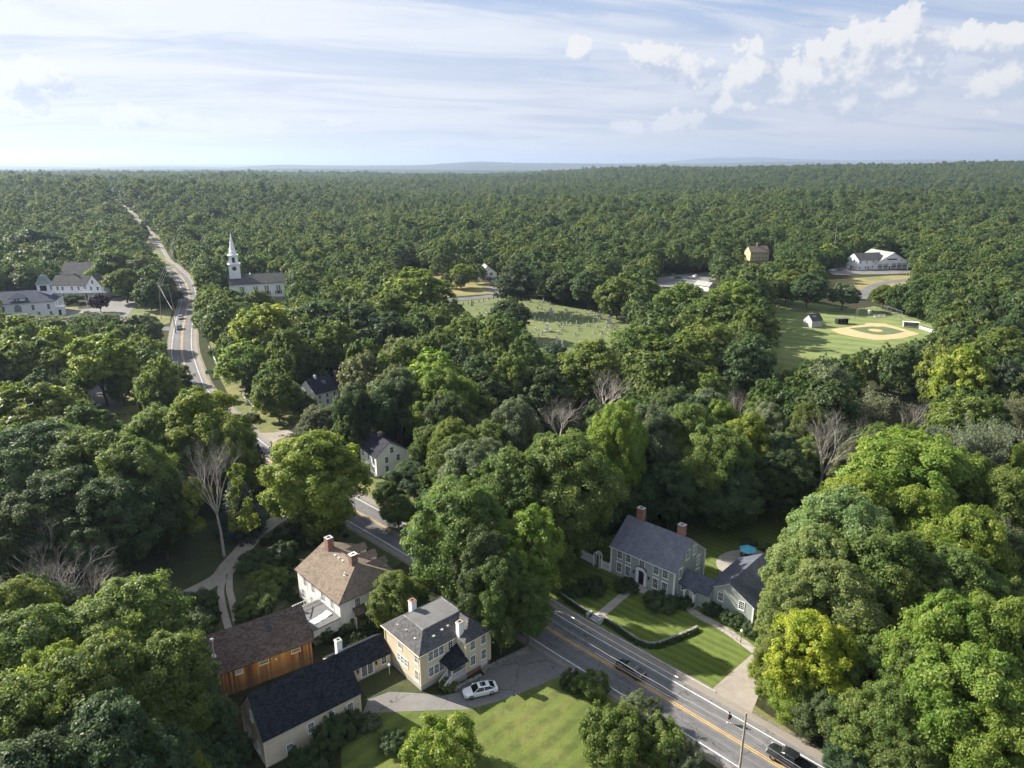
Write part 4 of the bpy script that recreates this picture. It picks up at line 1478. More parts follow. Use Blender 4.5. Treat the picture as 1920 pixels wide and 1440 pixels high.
# ------------------------------------------------------------------ white house with brown roof, deck on its ell, wooden barn
def brown_roof_house():
 L, Wd, ze, zr = 11.1, 13.5, 5.45, 8.45
 H = House('hipped_farmhouse', (-26.55, 94.6), 43.9, 'old white house with brown shingle roof, three dormers and two brick chimneys', 'house', L, Wd)
 foundation(H, 0, 0, L, Wd, 0.4)
 m = MB()
 m.poly([(0, 0, 0.3), (L, 0, 0.3), (L, 0, ze), (0, 0, ze)])
 m.poly([(L, 0, 0.3), (L, Wd, 0.3), (L, Wd, ze), (L, 0, ze)])
 m.poly([(L, Wd, 0.3), (0, Wd, 0.3), (0, Wd, ze), (L / 2, Wd, zr), (L, Wd, ze)])
 m.poly([(0, Wd, 0.3), (0, 0, 0.3), (0, 0, ze), (0, Wd, ze)])
 H.part(m, 'wall', MAT['old_white'])
 o, t = 0.4, 0.13
 m = MB()
 a, b, c, d = (-o, -o, ze), (L + o, -o, ze), (L + o, Wd + 0.2, ze), (-o, Wd + 0.2, ze)
 e, f = (L / 2, 3.7, zr + 0.05), (L / 2, Wd + 0.2, zr + 0.05)
 m.poly([a, b, e]); m.poly([b, c, f, e]); m.poly([d, a, e, f])
 lo = [(x, y, z - t) for x, y, z in (a, b, c, d)]
 hi = [a, b, c, d]
 for i in range(4):
  j = (i + 1) % 4
  m.poly([lo[i], lo[j], hi[j], hi[i]])
 m.poly(lo[::-1])
 m.poly([c, d, f])
 H.part(m, 'roof', MAT['roof_brown'])
 m = MB()
 m.tube([(e[0], e[1], e[2] + 0.02), (f[0], f[1], f[2] + 0.02)], 0.09, 5)
 m.tube([a, e], 0.07, 5); m.tube([b, e], 0.07, 5)
 H.part(m, 'ridge_cap', MAT['roof_brown'])
 # dormers facing the road
 sl = (zr - ze) / (L / 2 + o)
 for y in (3.9, 7.0, 10.1):
  x0, x1 = L / 2 + 1.2, L - 0.2
  zb = ze + (L + o - x1) * sl
  zt, zp = zb + 1.05, zb + 1.75
  w = 0.75
  m = MB()
  m.poly([(x1, y - w, zb - 0.2), (x1, y + w, zb - 0.2), (x1, y + w, zt), (x1, y, zp), (x1, y - w, zt)])
  xb = L + o - (zt - ze) / sl
  for sy in (-1, 1):
   m.poly([(x1, y + sy * w, zb - 0.2), (x1, y + sy * w, zt), (xb, y + sy * w, zt)][::sy])
  dm = H.part(m, 'dormer', MAT['old_white'])
  m = MB()
  xr = L + o - (zp + 0.1 - ze) / sl - 0.2
  for sy in (-1, 1):
   q = [(x1 + 0.2, y, zp + 0.1), (xr, y, zp + 0.1), (xb - 0.4, y + sy * (w + 0.2), zt - 0.08), (x1 + 0.2, y + sy * (w + 0.2), zt - 0.08)]
   m.slab(q if sy > 0 else q[::-1], 0.1)
  m.obj('dormer_roof', MAT['roof_brown'], dm)
  m = MB(); m.box(x1, y - 0.4, zb + 0.05, x1 + 0.03, y + 0.4, zt - 0.05)
  m.obj('dormer_window', MAT['glass'], dm)
 for u in (1.6, 4.5, 7.6, 10.2):
  H.window('left', Wd - u - 0.8, 3.35, 0.85, 1.5, 3, 4, trim='white')
 for u in (1.5, 4.4, 7.3):
  H.window('left', u, 0.75, 0.85, 1.5, 3, 4, trim='white')
 H.window('front', 3.1, 3.35, 0.9, 1.5, 3, 4, trim='white')
 H.window('front', 9.4, 3.35, 0.9, 1.5, 3, 4, trim='white')
 H.window('front', 6.2, 3.5, 0.35, 0.4, 1, 1, trim='white')
 for u in (2, 4.8, 7.6, 10.6):
  H.window('right', u, 3.35); H.window('right', u, 0.8)
 for u in (2.4, 5.5, 8.6):
  H.window('rear', u, 3.35); H.window('rear', u, 0.8)
 door(H, 'front', 7.1, 0.42, 0.95, 2.1, 'white', 'old_white')
 # hooded side entry
 fr = door(H, 'front', 3.2, 0.42, 1.5, 2.1, 'door_brown', 'white')
 m = MB()
 m.slab([(1.9, -1.25, 2.75), (4.5, -1.25, 2.75), (4.3, -0.005, 3.55), (2.1, -0.005, 3.55)], 0.12)
 H.part(m, 'entry_hood', MAT['roof_darkbrown'])
 for x in (2.05, 4.35):
  m = MB(); m.box(x - 0.07, -1.12, -0.2, x + 0.07, -0.98, 2.62)
  H.part(m, 'entry_post', MAT['white'])
 chimney(H, L / 2 - 0.2, 4.3, 7.7, 10.0, 1.15, 0.95, 'brick_old', 'white')
 chimney(H, L / 2 - 0.5, 11.3, 7.5, 10.3, 1.1, 1.15, 'brick', 'granite')
 for y in (6.4, 7.6, 8.8):
  vent(H, L / 2 - 0.9, y, 8.1, 0.09, 0.18, 'white')
 vent(H, L / 2 - 2.3, 3.6, 7.3, 0.1, 0.55, 'white')
 # flat-roofed ell with a deck
 x0, x1, y0, y1, zd = -4.6, -0.02, 0.15, 6.6, 2.75
 m = MB(); m.box(x0, y0, -0.4, x1, y1, zd)
 H.part(m, 'ell_wall', MAT['old_white'])
 m = MB(); m.box(x0 - 0.2, y0 - 0.2, zd, x1, y1 + 0.2, zd + 0.16)
 H.part(m, 'ell_roof', MAT['membrane'])
 H.window('front', 0, 0, 0.9, 1.2, 4, 4, at=((-2.2, y0, 0.95), 0.0), trim='white')
 m = MB()
 zz = zd + 0.16
 pts = [(-0.15, y1), (x0, y1), (x0, y1 - 2.6)]
 for a_, b_ in zip(pts, pts[1:]):
  m.tube([(*a_, zz + 0.95), (*b_, zz + 0.95)], 0.05, 5)
  m.tube([(*a_, zz + 0.2), (*b_, zz + 0.2)], 0.035, 5)
  n = int(math.hypot(a_[0] - b_[0], a_[1] - b_[1]) / 0.45)
  for k in range(n + 1):
   f_ = k / n
   x, y = a_[0] + (b_[0] - a_[0]) * f_, a_[1] + (b_[1] - a_[1]) * f_
   m.box(x - 0.03, y - 0.03, zz, x + 0.03, y + 0.03, zz + 0.95)
 H.part(m, 'deck_railing', MAT['white'])
 root = H.root

 def wpt(x, y, z):
  return root.matrix_basis @ Vector((x, y, z))
 # things lying on the deck
 m = MB()
 nx, ny = 14, 6
 rnd = random.Random(3)
 for j in range(ny):
  for i in range(nx):
   q = []
   for a_, b_ in ((i, j), (i + 1, j), (i + 1, j + 1), (i, j + 1)):
    z = 0.06 + 0.035 * math.sin(a_ * 1.3 + b_ * .7) + 0.03 * math.cos(b_ * 1.9 - a_ * .4) + 0.10 * max(0, a_ - 10) * 0.4
    q.append((a_ / nx * 3.3 - 1.65, b_ / ny * 1.3 - 0.65, z))
   m.poly(q)
 p = wpt(-2.3, 2.0, zz)
 tag(m.obj('white_sheet', MAT['white_cloth'], None, p, R(52), True), 'rumpled white sheet spread over flat grey ell roof', 'sheet')
 m = MB(); m.tube([(-1.5, 0, 0.05), (1.5, 0.1, 0.05)], 0.07, 6)
 p = wpt(-2.6, 4.2, zz)
 tag(m.obj('loose_plank', MAT['dark_metal'], None, p, R(95)), 'dark bar lying across flat ell roof by deck railing', 'bar')
 ch = empty('deck_chair', wpt(-3.7, 5.3, zz), R(20), 'white folding chair standing on flat roof deck', 'chair')
 m = MB(); m.box(-0.28, -0.28, 0.38, 0.28, 0.28, 0.42); m.obj('seat', MAT['white'], ch)
 m = MB(); m.box(-0.28, 0.26, 0.42, 0.28, 0.31, 0.95); m.obj('backrest', MAT['white'], ch)
 for x in (-0.25, 0.25):
  for y in (-0.25, 0.25):
   m = MB(); m.tube([(x, y, 0), (x, y, 0.38)], 0.025, 5); m.obj('leg', MAT['white'], ch)

 # wooden barn
 B = House('wooden_barn', (-42.0, 79.1), 33.9, 'weathered wooden barn with orange-brown plank walls and brown shingle roof', 'barn', 15.4, 8.2)
 Lb, Wb, e, r = 15.4, 8.2, 4.2, 7.5
 m = MB(); gable_walls(m, 0.03, 0.03, Lb - 0.03, Wb - 0.03, -0.4, e, r - 0.03)
 B.part(m, 'wall', MAT['door_brown'])
 rnd = random.Random(5)
 m = MB(); tints = []
 x = 0.0
 while x < Lb - 0.05:
  w = min(rnd.uniform(0.2, 0.34), Lb - x)
  d_ = rnd.uniform(0.0, 0.035)
  m.box(x + 0.006, -d_ - 0.02, rnd.uniform(-0.3, 0.1), x + w - 0.006, 0.028, e - 0.02)
  tints += [rnd.random()] * 6
  x += w
 for side, xx in ((1, Lb), (-1, 0)):
  y = 0.0
  while y < Wb - 0.05:
   w = min(rnd.uniform(0.2, 0.34), Wb - y)
   h0 = e + (r - e) * (1 - abs((y + w / 2) - Wb / 2) / (Wb / 2)) - 0.12
   d_ = rnd.uniform(0.0, 0.035) + 0.02
   xa, xb = (xx - 0.028, xx + d_) if side > 0 else (xx - d_, xx + 0.028)
   m.box(xa, y + 0.006, -0.2, xb, y + w - 0.006, h0)
   tints += [rnd.random()] * 6
   y += w
 o_ = B.part(m, 'plank_cladding', MAT['planks'])
 at = o_.data.attributes.new('tint', 'FLOAT', 'FACE')
 at.data.foreach_set('value', tints)
 o_['kind'] = 'stuff'
 m = MB(); gable_roof(m, 0, 0, Lb, Wb, e, r, 'x', 0.45, 0.3, 0.16)
 B.part(m, 'roof', MAT['roof_darkbrown'])
 for u, z, w, h, cc in ((13.1, 3.0, 1.15, 0.8, 5), (8.6, 3.0, 1.15, 0.8, 5), (5.2, 2.9, 0.75, 0.5, 3), (2.2, 2.6, 0.75, 0.9, 3)):
  B.window('front', u, z, w, h, cc, 3, at=((u, -0.06, z), 0.0), trim='white' if u == 5.2 else 'cream')
 m = MB(); m.tube([(10.2, -0.3, 3.05), (10.2, -0.3, 3.25)], 0.12, 8)
 B.part(m, 'wall_lamp', MAT['white'])
 # skylight and stove pipe
 sl = (r - e) / (Wb / 2)
 def rz(y): return e + y * sl + 0.17
 m = MB(); m.slab([(10.0, 2.2, rz(2.2) + .08), (10.7, 2.2, rz(2.2) + .08), (10.7, 3.4, rz(3.4) + .08), (10.0, 3.4, rz(3.4) + .08)], 0.2)
 B.part(m, 'skylight', MAT['car_glass'])
 m = MB(); m.tube([(2.6, 1.7, rz(1.7) - .2), (2.6, 1.7, rz(1.7) + 2.4)], 0.13, 8)
 m.tube([(2.6, 1.7, rz(1.7) + 2.4), (2.6, 1.7, rz(1.7) + 2.7)], 0.26, 8)
 m.tube([(2.6, 1.7, rz(1.7) + 1.0), (1.9, 1.9, rz(1.7) + 1.05)], 0.03, 5)
 m.tube([(2.6, 1.7, rz(1.7) - .1), (2.6, 1.7, rz(1.7) + .35)], [0.4, 0.15], 8)
 B.part(m, 'stove_pipe', MAT['metal'])


brown_roof_house()


# ------------------------------------------------------------------ white houses along the road
def saltbox():
 L, Wd, ze, zr = 8.2, 8.6, 5.15, 8.1
 H = House('white_house', (-31.45, 152.2), 35.8, 'small white clapboard house with dark purplish roof deep in trees', 'house', L, Wd)
 foundation(H, 0, 0, L, Wd, 0.3)
 # gable faces the lawn: ridge runs into the depth
 m = MB(); gable_walls(m, 0, 0, L, Wd, 0.25, ze, zr, 'y', L * 0.42)
 H.part(m, 'wall', MAT['white_clap'])
 m = MB(); gable_roof(m, 0, 0, L, Wd, ze, zr, 'y', 0.3, 0.2, 0.15, L * 0.42)
 H.part(m, 'roof', MAT['roof_dusk'])
 m = MB(); rake_trim(m, -0.002, 0, L, ze, zr + 0.02, 0.05, 0.2, -1, 'y', 0.25, L * 0.42)
 corner_boards(m, [(0, 0), (L, 0), (0, Wd)], 0.3, ze - 0.1, 0.16)
 H.part(m, 'trim', MAT['white'])
 for u, z in ((2.6, 3.2), (5.6, 3.2), (2.6, 0.95), (4.0, 5.4)):
  H.window('front', u, z, 0.75, 1.35, 2, 2)
 for u in (1.3, 4.4, 7.2):
  H.window('left', u, 3.2, 0.75, 1.35, 2, 2)
 for u in (1.3, 2.7, 7.2):
  H.window('left', u, 0.95, 0.75, 1.35, 2, 2)
 door(H, 'left', 4.5, 0.3, 0.9, 2.0, 'dark_door')
 m = MB(); m.box(-1.1, 3.3, 2.5, -0.003, 4.9, 2.62)
 H.part(m, 'door_hood', MAT['white'])
 chimney(H, 3.6, 5.2, 7.4, 9.0, 0.9, 0.8, 'brick_old')


saltbox()


def roadside_house():
 L, Wd, ze, zr = 7.7, 10.5, 4.3, 8.0
 H = House('shaded_house', (-58.6, 201.5), 48.0, 'white house with blue-black roof half hidden behind roadside trees', 'house', 8.0, 9.0)
 L, Wd = 8.0, 9.0
 m = MB(); gable_walls(m, 0, 0, L, Wd, -0.1, 4.6, 8.0)
 H.part(m, 'wall', MAT['white_clap'])
 m = MB(); gable_roof(m, 0, 0, L, Wd, 4.6, 8.0, 'x', 0.3, 0.2, 0.15)
 H.part(m, 'roof', MAT['roof_dusk'])
 m = MB(); rake_trim(m, -0.002, 0, Wd, 4.6, 8.02, 0.05, 0.2, -1)
 H.part(m, 'trim', MAT['white'])
 for u in (1.4, 4.0, 6.6):
  H.window('front', u, 2.7, 0.7, 1.1, 2, 2); H.window('front', u, 0.8, 0.7, 1.2, 2, 2)
 for u in (2.8, 6.2):
  H.window('left', u, 2.7, 0.7, 1.2, 2, 2)
 sl = 3.4 / 4.5
 m = MB(); m.slab([(4.2, 2.0, 4.6 + 2.0 * sl + .22), (5.5, 2.0, 4.6 + 2.0 * sl + .22), (5.5, 3.2, 4.6 + 3.2 * sl + .22), (4.2, 3.2, 4.6 + 3.2 * sl + .22)], 0.1)
 H.part(m, 'skylight', MAT['car_glass'])
 chimney(H, 3.0, 4.3, 7.5, 9.0, 0.6, 0.6, 'white', 'brick', False)
 m = MB(); gable_walls(m, L + 0.01, 2.2, L + 3.0, 7.4, -0.1, 4.2, 6.8)
 H.part(m, 'ell_wall', MAT['white_clap'])
 m = MB(); gable_roof(m, L + 0.1, 2.2, L + 3.0, 7.4, 4.2, 6.8, 'x', 0.3, 0.0, 0.15)
 H.part(m, 'ell_roof', MAT['roof_dusk'])
 chimney(H, L + 2.6, 4.8, 6.2, 8.6, 0.6, 0.6, 'brick_old')


roadside_house()


def church():
 ang = 20.5
 L, Wd, ze, zr = 28.3, 14.0, 8.6, 12.6
 H = House('church', (-150.6, 377.6), ang, 'white clapboard church with clock tower, belfry and tall spire', 'church', L, Wd)
 foundation(H, 0, 0, L, Wd, 0.9, 0.05, 'granite')
 m = MB(); gable_walls(m, 0, 0, L, Wd, -0.5, ze, zr)
 H.part(m, 'wall', MAT['white_clap'])
 m = MB(); gable_roof(m, 0, 0, L, Wd, ze, zr, 'x', 0.5, 0.4, 0.25)
 H.part(m, 'roof', MAT['roof_grey'])
 m = MB(); rake_trim(m, -0.01, 0, Wd, ze, zr, 0.12, 0.6, -1); rake_trim(m, L + 0.01, 0, Wd, ze, zr, 0.12, 0.5, 1)
 corner_boards(m, [(0, 0), (L, 0), (L, Wd), (0, Wd)], 0.5, ze - 0.1, 0.5, 0.06)
 m.box(-0.2, -0.10, ze - 0.6, L + 0.2, -0.004, ze - 0.1)
 H.part(m, 'trim', MAT['white'])
 for u in (6.0, 13.0, 18.6, 24.6):
  for k in (-0.62, 0.62):
   H.window('front', u + k, 2.4, 0.85, 4.7, 3, 8)
  for k in (-1.5, 0.0, 1.5):
   m = MB(); m.box(u + k - 0.22, -0.07, 2.3, u + k + 0.22, -0.004, 4.2)
   H.part(m, 'shutter', MAT['dark_door'])
 for x in (21.5, 24.5):
  H.window('front', x, 0.15, 0.7, 0.7, 2, 2)
 for k in (-3.2, 3.2):
  H.window('left', Wd / 2 + k, 2.4, 1.0, 4.4, 3, 8)
 door(H, 'left', Wd / 2, 0.6, 1.9, 3.2, 'white')
 # bulkhead porch
 m = MB(); gable_walls(m, 17.5, -2.4, 20.3, -0.02, -0.5, 2.1, 3.0, 'y')
 H.part(m, 'porch_wall', MAT['white_clap'])
 m = MB(); gable_roof(m, 17.5, -2.4, 20.3, -0.02, 2.1, 3.0, 'y', 0.2, 0.1, 0.12)
 H.part(m, 'porch_roof', MAT['roof_grey'])
 # tower
 tx, ty, hw = 3.3, Wd / 2, 2.9
 T = lambda w: (tx - w, ty - w, tx + w, ty + w)
 m = MB(); x0, y0, x1, y1 = T(hw); m.box(x0, y0, 8.0, x1, y1, 18.6)
 tw = H.part(m, 'tower', MAT['white_clap'])
 m = MB(); x0, y0, x1, y1 = T(hw + 0.45); m.box(x0, y0, 18.6, x1, y1, 18.85)
 x0, y0, x1, y1 = T(hw + 0.25); m.box(x0, y0, 18.3, x1, y1, 18.6)
 x0, y0, x1, y1 = T(2.65); m.box(x0, y0, 23.3, x1, y1, 23.55)
 m.obj('cornice', MAT['white'], tw)
 m = MB()
 for w, r0, r1 in ((0.95, 0.0, 1.0),):
  for (cx, cy, ax) in ((tx, ty - hw - 0.03, 'y'), (tx + hw + 0.03, ty, 'x'), (tx - hw - 0.03, ty, 'x')):
   n = 28
   for k in range(n):
    a0, a1 = 2 * math.pi * k / n, 2 * math.pi * (k + 1) / n
    q = [(0, 0), (1.12 * math.cos(a0), 1.12 * math.sin(a0)), (1.12 * math.cos(a1), 1.12 * math.sin(a1))]
    m.poly([((cx + u, cy, 16.5 + v) if ax == 'y' else (cx, cy + u, 16.5 + v)) for u, v in q])
 m.obj('clock_face', MAT['dark_door'], tw)
 m = MB()
 cy = ty - hw - 0.05
 for k in range(12):
  a = 2 * math.pi * k / 12
  for r_ in (0.88, 0.98):
   m.box(tx + r_ * math.sin(a) - 0.045, cy - 0.01, 16.5 + r_ * math.cos(a) - 0.045, tx + r_ * math.sin(a) + 0.045, cy + 0.005, 16.5 + r_ * math.cos(a) + 0.045)
 m.tube([(tx, cy - 0.03, 16.5), (tx + 0.42, cy - 0.03, 16.83)], 0.055, 4)
 m.tube([(tx, cy - 0.03, 16.5), (tx - 0.25, cy - 0.03, 15.72)], 0.045, 4)
 m.obj('clock_hands', MAT['line_yellow'], tw)
 m = MB(); x0, y0, x1, y1 = T(2.25); m.box(x0, y0, 18.85, x1, y1, 23.3)
 bf = H.part(m, 'belfry', MAT['white'])
 m = MB()
 m.box(tx - 0.7, ty - 2.3, 19.6, tx + 0.7, ty - 2.24, 22.4)
 m.box(tx - 2.3, ty - 0.7, 19.6, tx - 2.24, ty + 0.7, 22.4); m.box(tx + 2.24, ty - 0.7, 19.6, tx + 2.3, ty + 0.7, 22.4)
 m.obj('louvre', MAT['dark_door'], bf)
 for sx in (-1, 1):
  for sy in (-1, 1):
   m = MB(); m.box(tx + sx * 2.15 - .2, ty + sy * 2.15 - .2, 18.9, tx + sx * 2.15 + .2, ty + sy * 2.15 + .2, 23.3)
   m.obj('pilaster', MAT['white'], bf)
 m = MB()
 m.lathe([(1.95, 23.55), (1.85, 25.4), (2.05, 25.5), (1.55, 25.65), (0.12, 34.6), (0.03, 36.0)], 8, (tx, ty))
 H.part(m, 'spire', MAT['white'])
 chimney(H, L - 1.0, Wd / 2 + 1.5, 11.5, 14.0, 0.9, 0.9, 'brick_old')
 m = MB(); m.lathe([(0.5, 12.4), (0.5, 13.2), (0.1, 13.5)], 8, (11.0, Wd / 2)); H.part(m, 'roof_vent', MAT['white'])


church()


def town_hall():
 ang = 21.0
 L, Wd, ze, zr = 33.0, 20.0, 7.4, 11.6
 # origin is the front left corner; the front right corner stands by the lot
 c = (-219.8, 337.6)
 o = (c[0] - L * math.cos(R(ang)), c[1] - L * math.sin(R(ang)))
 H = House('town_hall', o, ang, 'large white hall with blue-grey hip roof, wide dormer and domed cupola', 'hall', L, Wd)
 foundation(H, 0, 0, L, Wd, 0.9, 0.06, 'granite')
 m = MB(); m.box(0, 0, -0.5, L, Wd, ze)
 H.part(m, 'wall', MAT['white_clap'])
 m = MB(); hip_roof(m, 0, 0, L, Wd, ze, zr, 10.0, 10.0, 0.6)
 H.part(m, 'roof', MAT['roof_bluish'])
 m = MB(); m.box(-0.3, -0.12, ze - 0.7, L + 0.12, -0.004, ze - 0.14)
 corner_boards(m, [(0, 0), (L, 0)], 0.5, ze - 0.3, 0.5, 0.06)
 H.part(m, 'trim', MAT['white'])
 # wide hipped dormer
 x0, x1 = 14.4, 21.0
 sl = (zr - ze) / (Wd / 2 + 0.6)
 m = MB(); m.box(x0, 1.2, ze - 0.1, x1, 5.5, ze + 1.9)
 d = H.part(m, 'dormer', MAT['white_clap'])
 m = MB(); hip_roof(m, x0, 1.2, x1, 8.5, ze + 1.9, ze + 4.0, 3.6, 3.6, 0.4)
 m.obj('dormer_roof', MAT['roof_bluish'], d)
 for x in (17.0, 18.4):
  H.window('front', 0, 0, 0.95, 1.1, 2, 2, at=((x, 1.2, ze + 0.5), 0.0))
 # arched window
 m = MB()
 n = 12
 for rr, dd, nm, mt in ((1.5, 0.05, 'arched_frame', 'granite'), (1.2, 0.09, 'arched_window', 'glass')):
  m = MB()
  ring = [(17.8 - rr, 3.0)] + [(17.8 - rr * math.cos(math.pi * k / n), 5.0 + rr * math.sin(math.pi * k / n)) for k in range(n + 1)] + [(17.8 + rr, 3.0)]
  m.solid([(x, 0.0, z) for x, z in ring], [(x, -dd, z) for x, z in ring])
  a_ = H.part(m, nm, MAT[mt])
 m = MB()
 for k in range(-2, 3):
  m.box(17.8 + k * 0.45 - .05, -0.13, 3.05, 17.8 + k * 0.45 + .05, -0.095, 5.9)
 for k in range(4):
  m.box(16.65, -0.125, 3.3 + k * .8 - .04, 18.95, -0.096, 3.3 + k * .8 + .04)
 m.obj('glazing_bars', MAT['white'], a_)
 for x in (9.0, 12.0, 24.0, 30.4):
  H.window('front', x, 3.6, 1.1, 2.4, 3, 4)
 for x in (12.0, 17.8, 31.0, 26.0):
  H.window('front', x, 0.9 if x != 17.8 else 0.3, 1.1, 1.6, 3, 4)
 H.window('right', 4.5, 3.6, 1.1, 2.4); H.window('right', 10, 3.6, 1.1, 2.4); H.window('right', 15, 3.6, 1.1, 2.4)
 # entrance porch on the right end
 m = MB(); m.box(L + 0.01, 0.5, -0.5, L + 3.2, 5.0, 4.0)
 p = H.part(m, 'porch', MAT['white_clap'])
 m = MB(); m.box(L + 0.01, 0.1, 4.0, L + 3.6, 5.4, 4.35); m.obj('porch_cornice', MAT['white'], p)
 m = MB(); m.box(L + 1.1, 0.44, 0.2, L + 2.2, 0.49, 2.9); m.obj('porch_window', MAT['glass'], p)
 # cupola with bell-shaped roof
 cx, cy = 27.6, 12.2
 m = MB(); m.box(cx - 2.7, cy - 2.7, ze, cx + 2.7, cy + 2.7, 14.4)
 cu = H.part(m, 'cupola', MAT['white_clap'])
 m = MB()
 for k in (-1, 1):
  m.box(cx - 1.4, cy + k * 2.72 - 0.02, 11.0, cx + 1.4, cy + k * 2.72 + 0.02, 13.6)
  m.box(cx + k * 2.72 - 0.02, cy - 1.4, 11.0, cx + k * 2.72 + 0.02, cy + 1.4, 13.6)
 m.obj('louvre', MAT['dark_door'], cu)
 m = MB()
 prev = None
 prof = [(3.4, 14.4), (3.0, 14.75), (2.4, 15.5), (2.0, 16.6), (1.6, 17.6), (0.9, 18.3), (0.35, 18.6), (0.15, 19.4), (0.3, 19.6), (0.03, 20.2)]
 for r_, z in prof:
  ring = [(cx - r_, cy - r_, z), (cx + r_, cy - r_, z), (cx + r_, cy + r_, z), (cx - r_, cy + r_, z)]
  if prev:
   for i in range(4):
    j = (i + 1) % 4
    m.poly([prev[i], prev[j], ring[j], ring[i]])
  else:
   m.poly(ring[::-1])
  prev = ring
 m.obj('bell_roof', M_plain('verdigris', (0.19, 0.22, 0.205), 0.6, 0.2), cu)


town_hall()


def inn():
 L, Wd, ze, zr = 28.5, 10.0, 7.3, 11.6
 H = House('white_inn', (-250.6, 385.5), -1.5, 'long white two-storey inn with cross gable and dark roof', 'inn', L, Wd)
 m = MB(); gable_walls(m, 0, 0, L, Wd, -0.3, ze, zr)
 H.part(m, 'wall', MAT['white_clap'])
 m = MB(); gable_roof(m, 0, 0, L, Wd, ze, zr, 'x', 0.4, 0.3, 0.2)
 H.part(m, 'roof', MAT['roof_grey'])
 m = MB(); gable_walls(m, 19.3, -0.6, 27.8, 5.0, -0.3, ze, 12.8, 'y')
 H.part(m, 'gable_wall', MAT['white_clap'])
 m = MB(); gable_roof(m, 19.3, -0.6, 27.8, 5.0, ze, 12.8, 'y', 0.4, 0.35, 0.2)
 H.part(m, 'gable_roof', MAT['roof_grey'])
 m = MB(); rake_trim(m, -0.61, 19.3, 27.8, ze, 12.8, 0.1, 0.4, -1, 'y')
 H.part(m, 'trim', MAT['white'])
 for x in (3.0, 5.8, 11.0, 14.7):
  H.window('front', x, 4.5, 1.0, 1.8, 2, 2)
 for x in (5.6, 13.4):
  H.window('front', x, 0.9, 1.0, 1.7, 2, 2)
 for x, z in ((22.0, 4.6), (25.6, 4.6), (23.2, 8.1)):
  H.window('front', 0, 0, 1.0, 1.8, 2, 2, at=((x, -0.6, z), 0.0))
 m = MB(); m.box(0.0, -2.6, 3.3, 28.5, -0.62, 3.55); m.box(14.5, -2.7, 3.55, 31, 0, 3.75)
 H.part(m, 'porch_roof', MAT['white'])
 for k in range(9):
  m = MB(); m.box(15.0 + k * 1.9 - 0.1, -2.5, -0.3, 15.0 + k * 1.9 + 0.1, -2.3, 3.3)
  H.part(m, 'porch_post', MAT['white'])
 door(H, 'front', 0, 0, 1.6, 2.4, 'dark_door', at=((18.2, -0.02, 0.2), 0.0))
 chimney(H, 10.5, 5.6, 10.6, 13.4, 0.9, 0.9, 'brick_old')
 # second block behind
 B = House('rear_block', (-262.0, 412.0), -1.5, 'dark-roofed block with white dormer standing behind the inn', 'building', 37.0, 14.0)
 m = MB(); gable_walls(m, 0, 0, 37, 14, -0.3, 9.2, 15.0)
 B.part(m, 'wall', MAT['white_clap'])
 m = MB(); gable_roof(m, 0, 0, 37, 14, 9.2, 15.0, 'x', 0.5, 0.4, 0.2)
 B.part(m, 'roof', MAT['roof_grey'])
 m = MB(); gable_walls(m, 20.0, 3.0, 29.0, 7.0, 11.0, 12.2, 16.4, 'y')
 B.part(m, 'dormer', MAT['white_clap'])
 m = MB(); gable_roof(m, 20.0, 3.0, 29.0, 7.2, 12.2, 16.4, 'y', 0.3, 0.3, 0.15)
 B.part(m, 'dormer_roof', MAT['roof_grey'])
 B.window('front', 0, 0, 0.9, 1.4, 2, 2, at=((24.5, 3.0, 13.2), 0.0))
 for x in (4, 9, 14, 30, 34):
  B.window('front', x, 5.5, 1.0, 1.8, 2, 2)


inn()


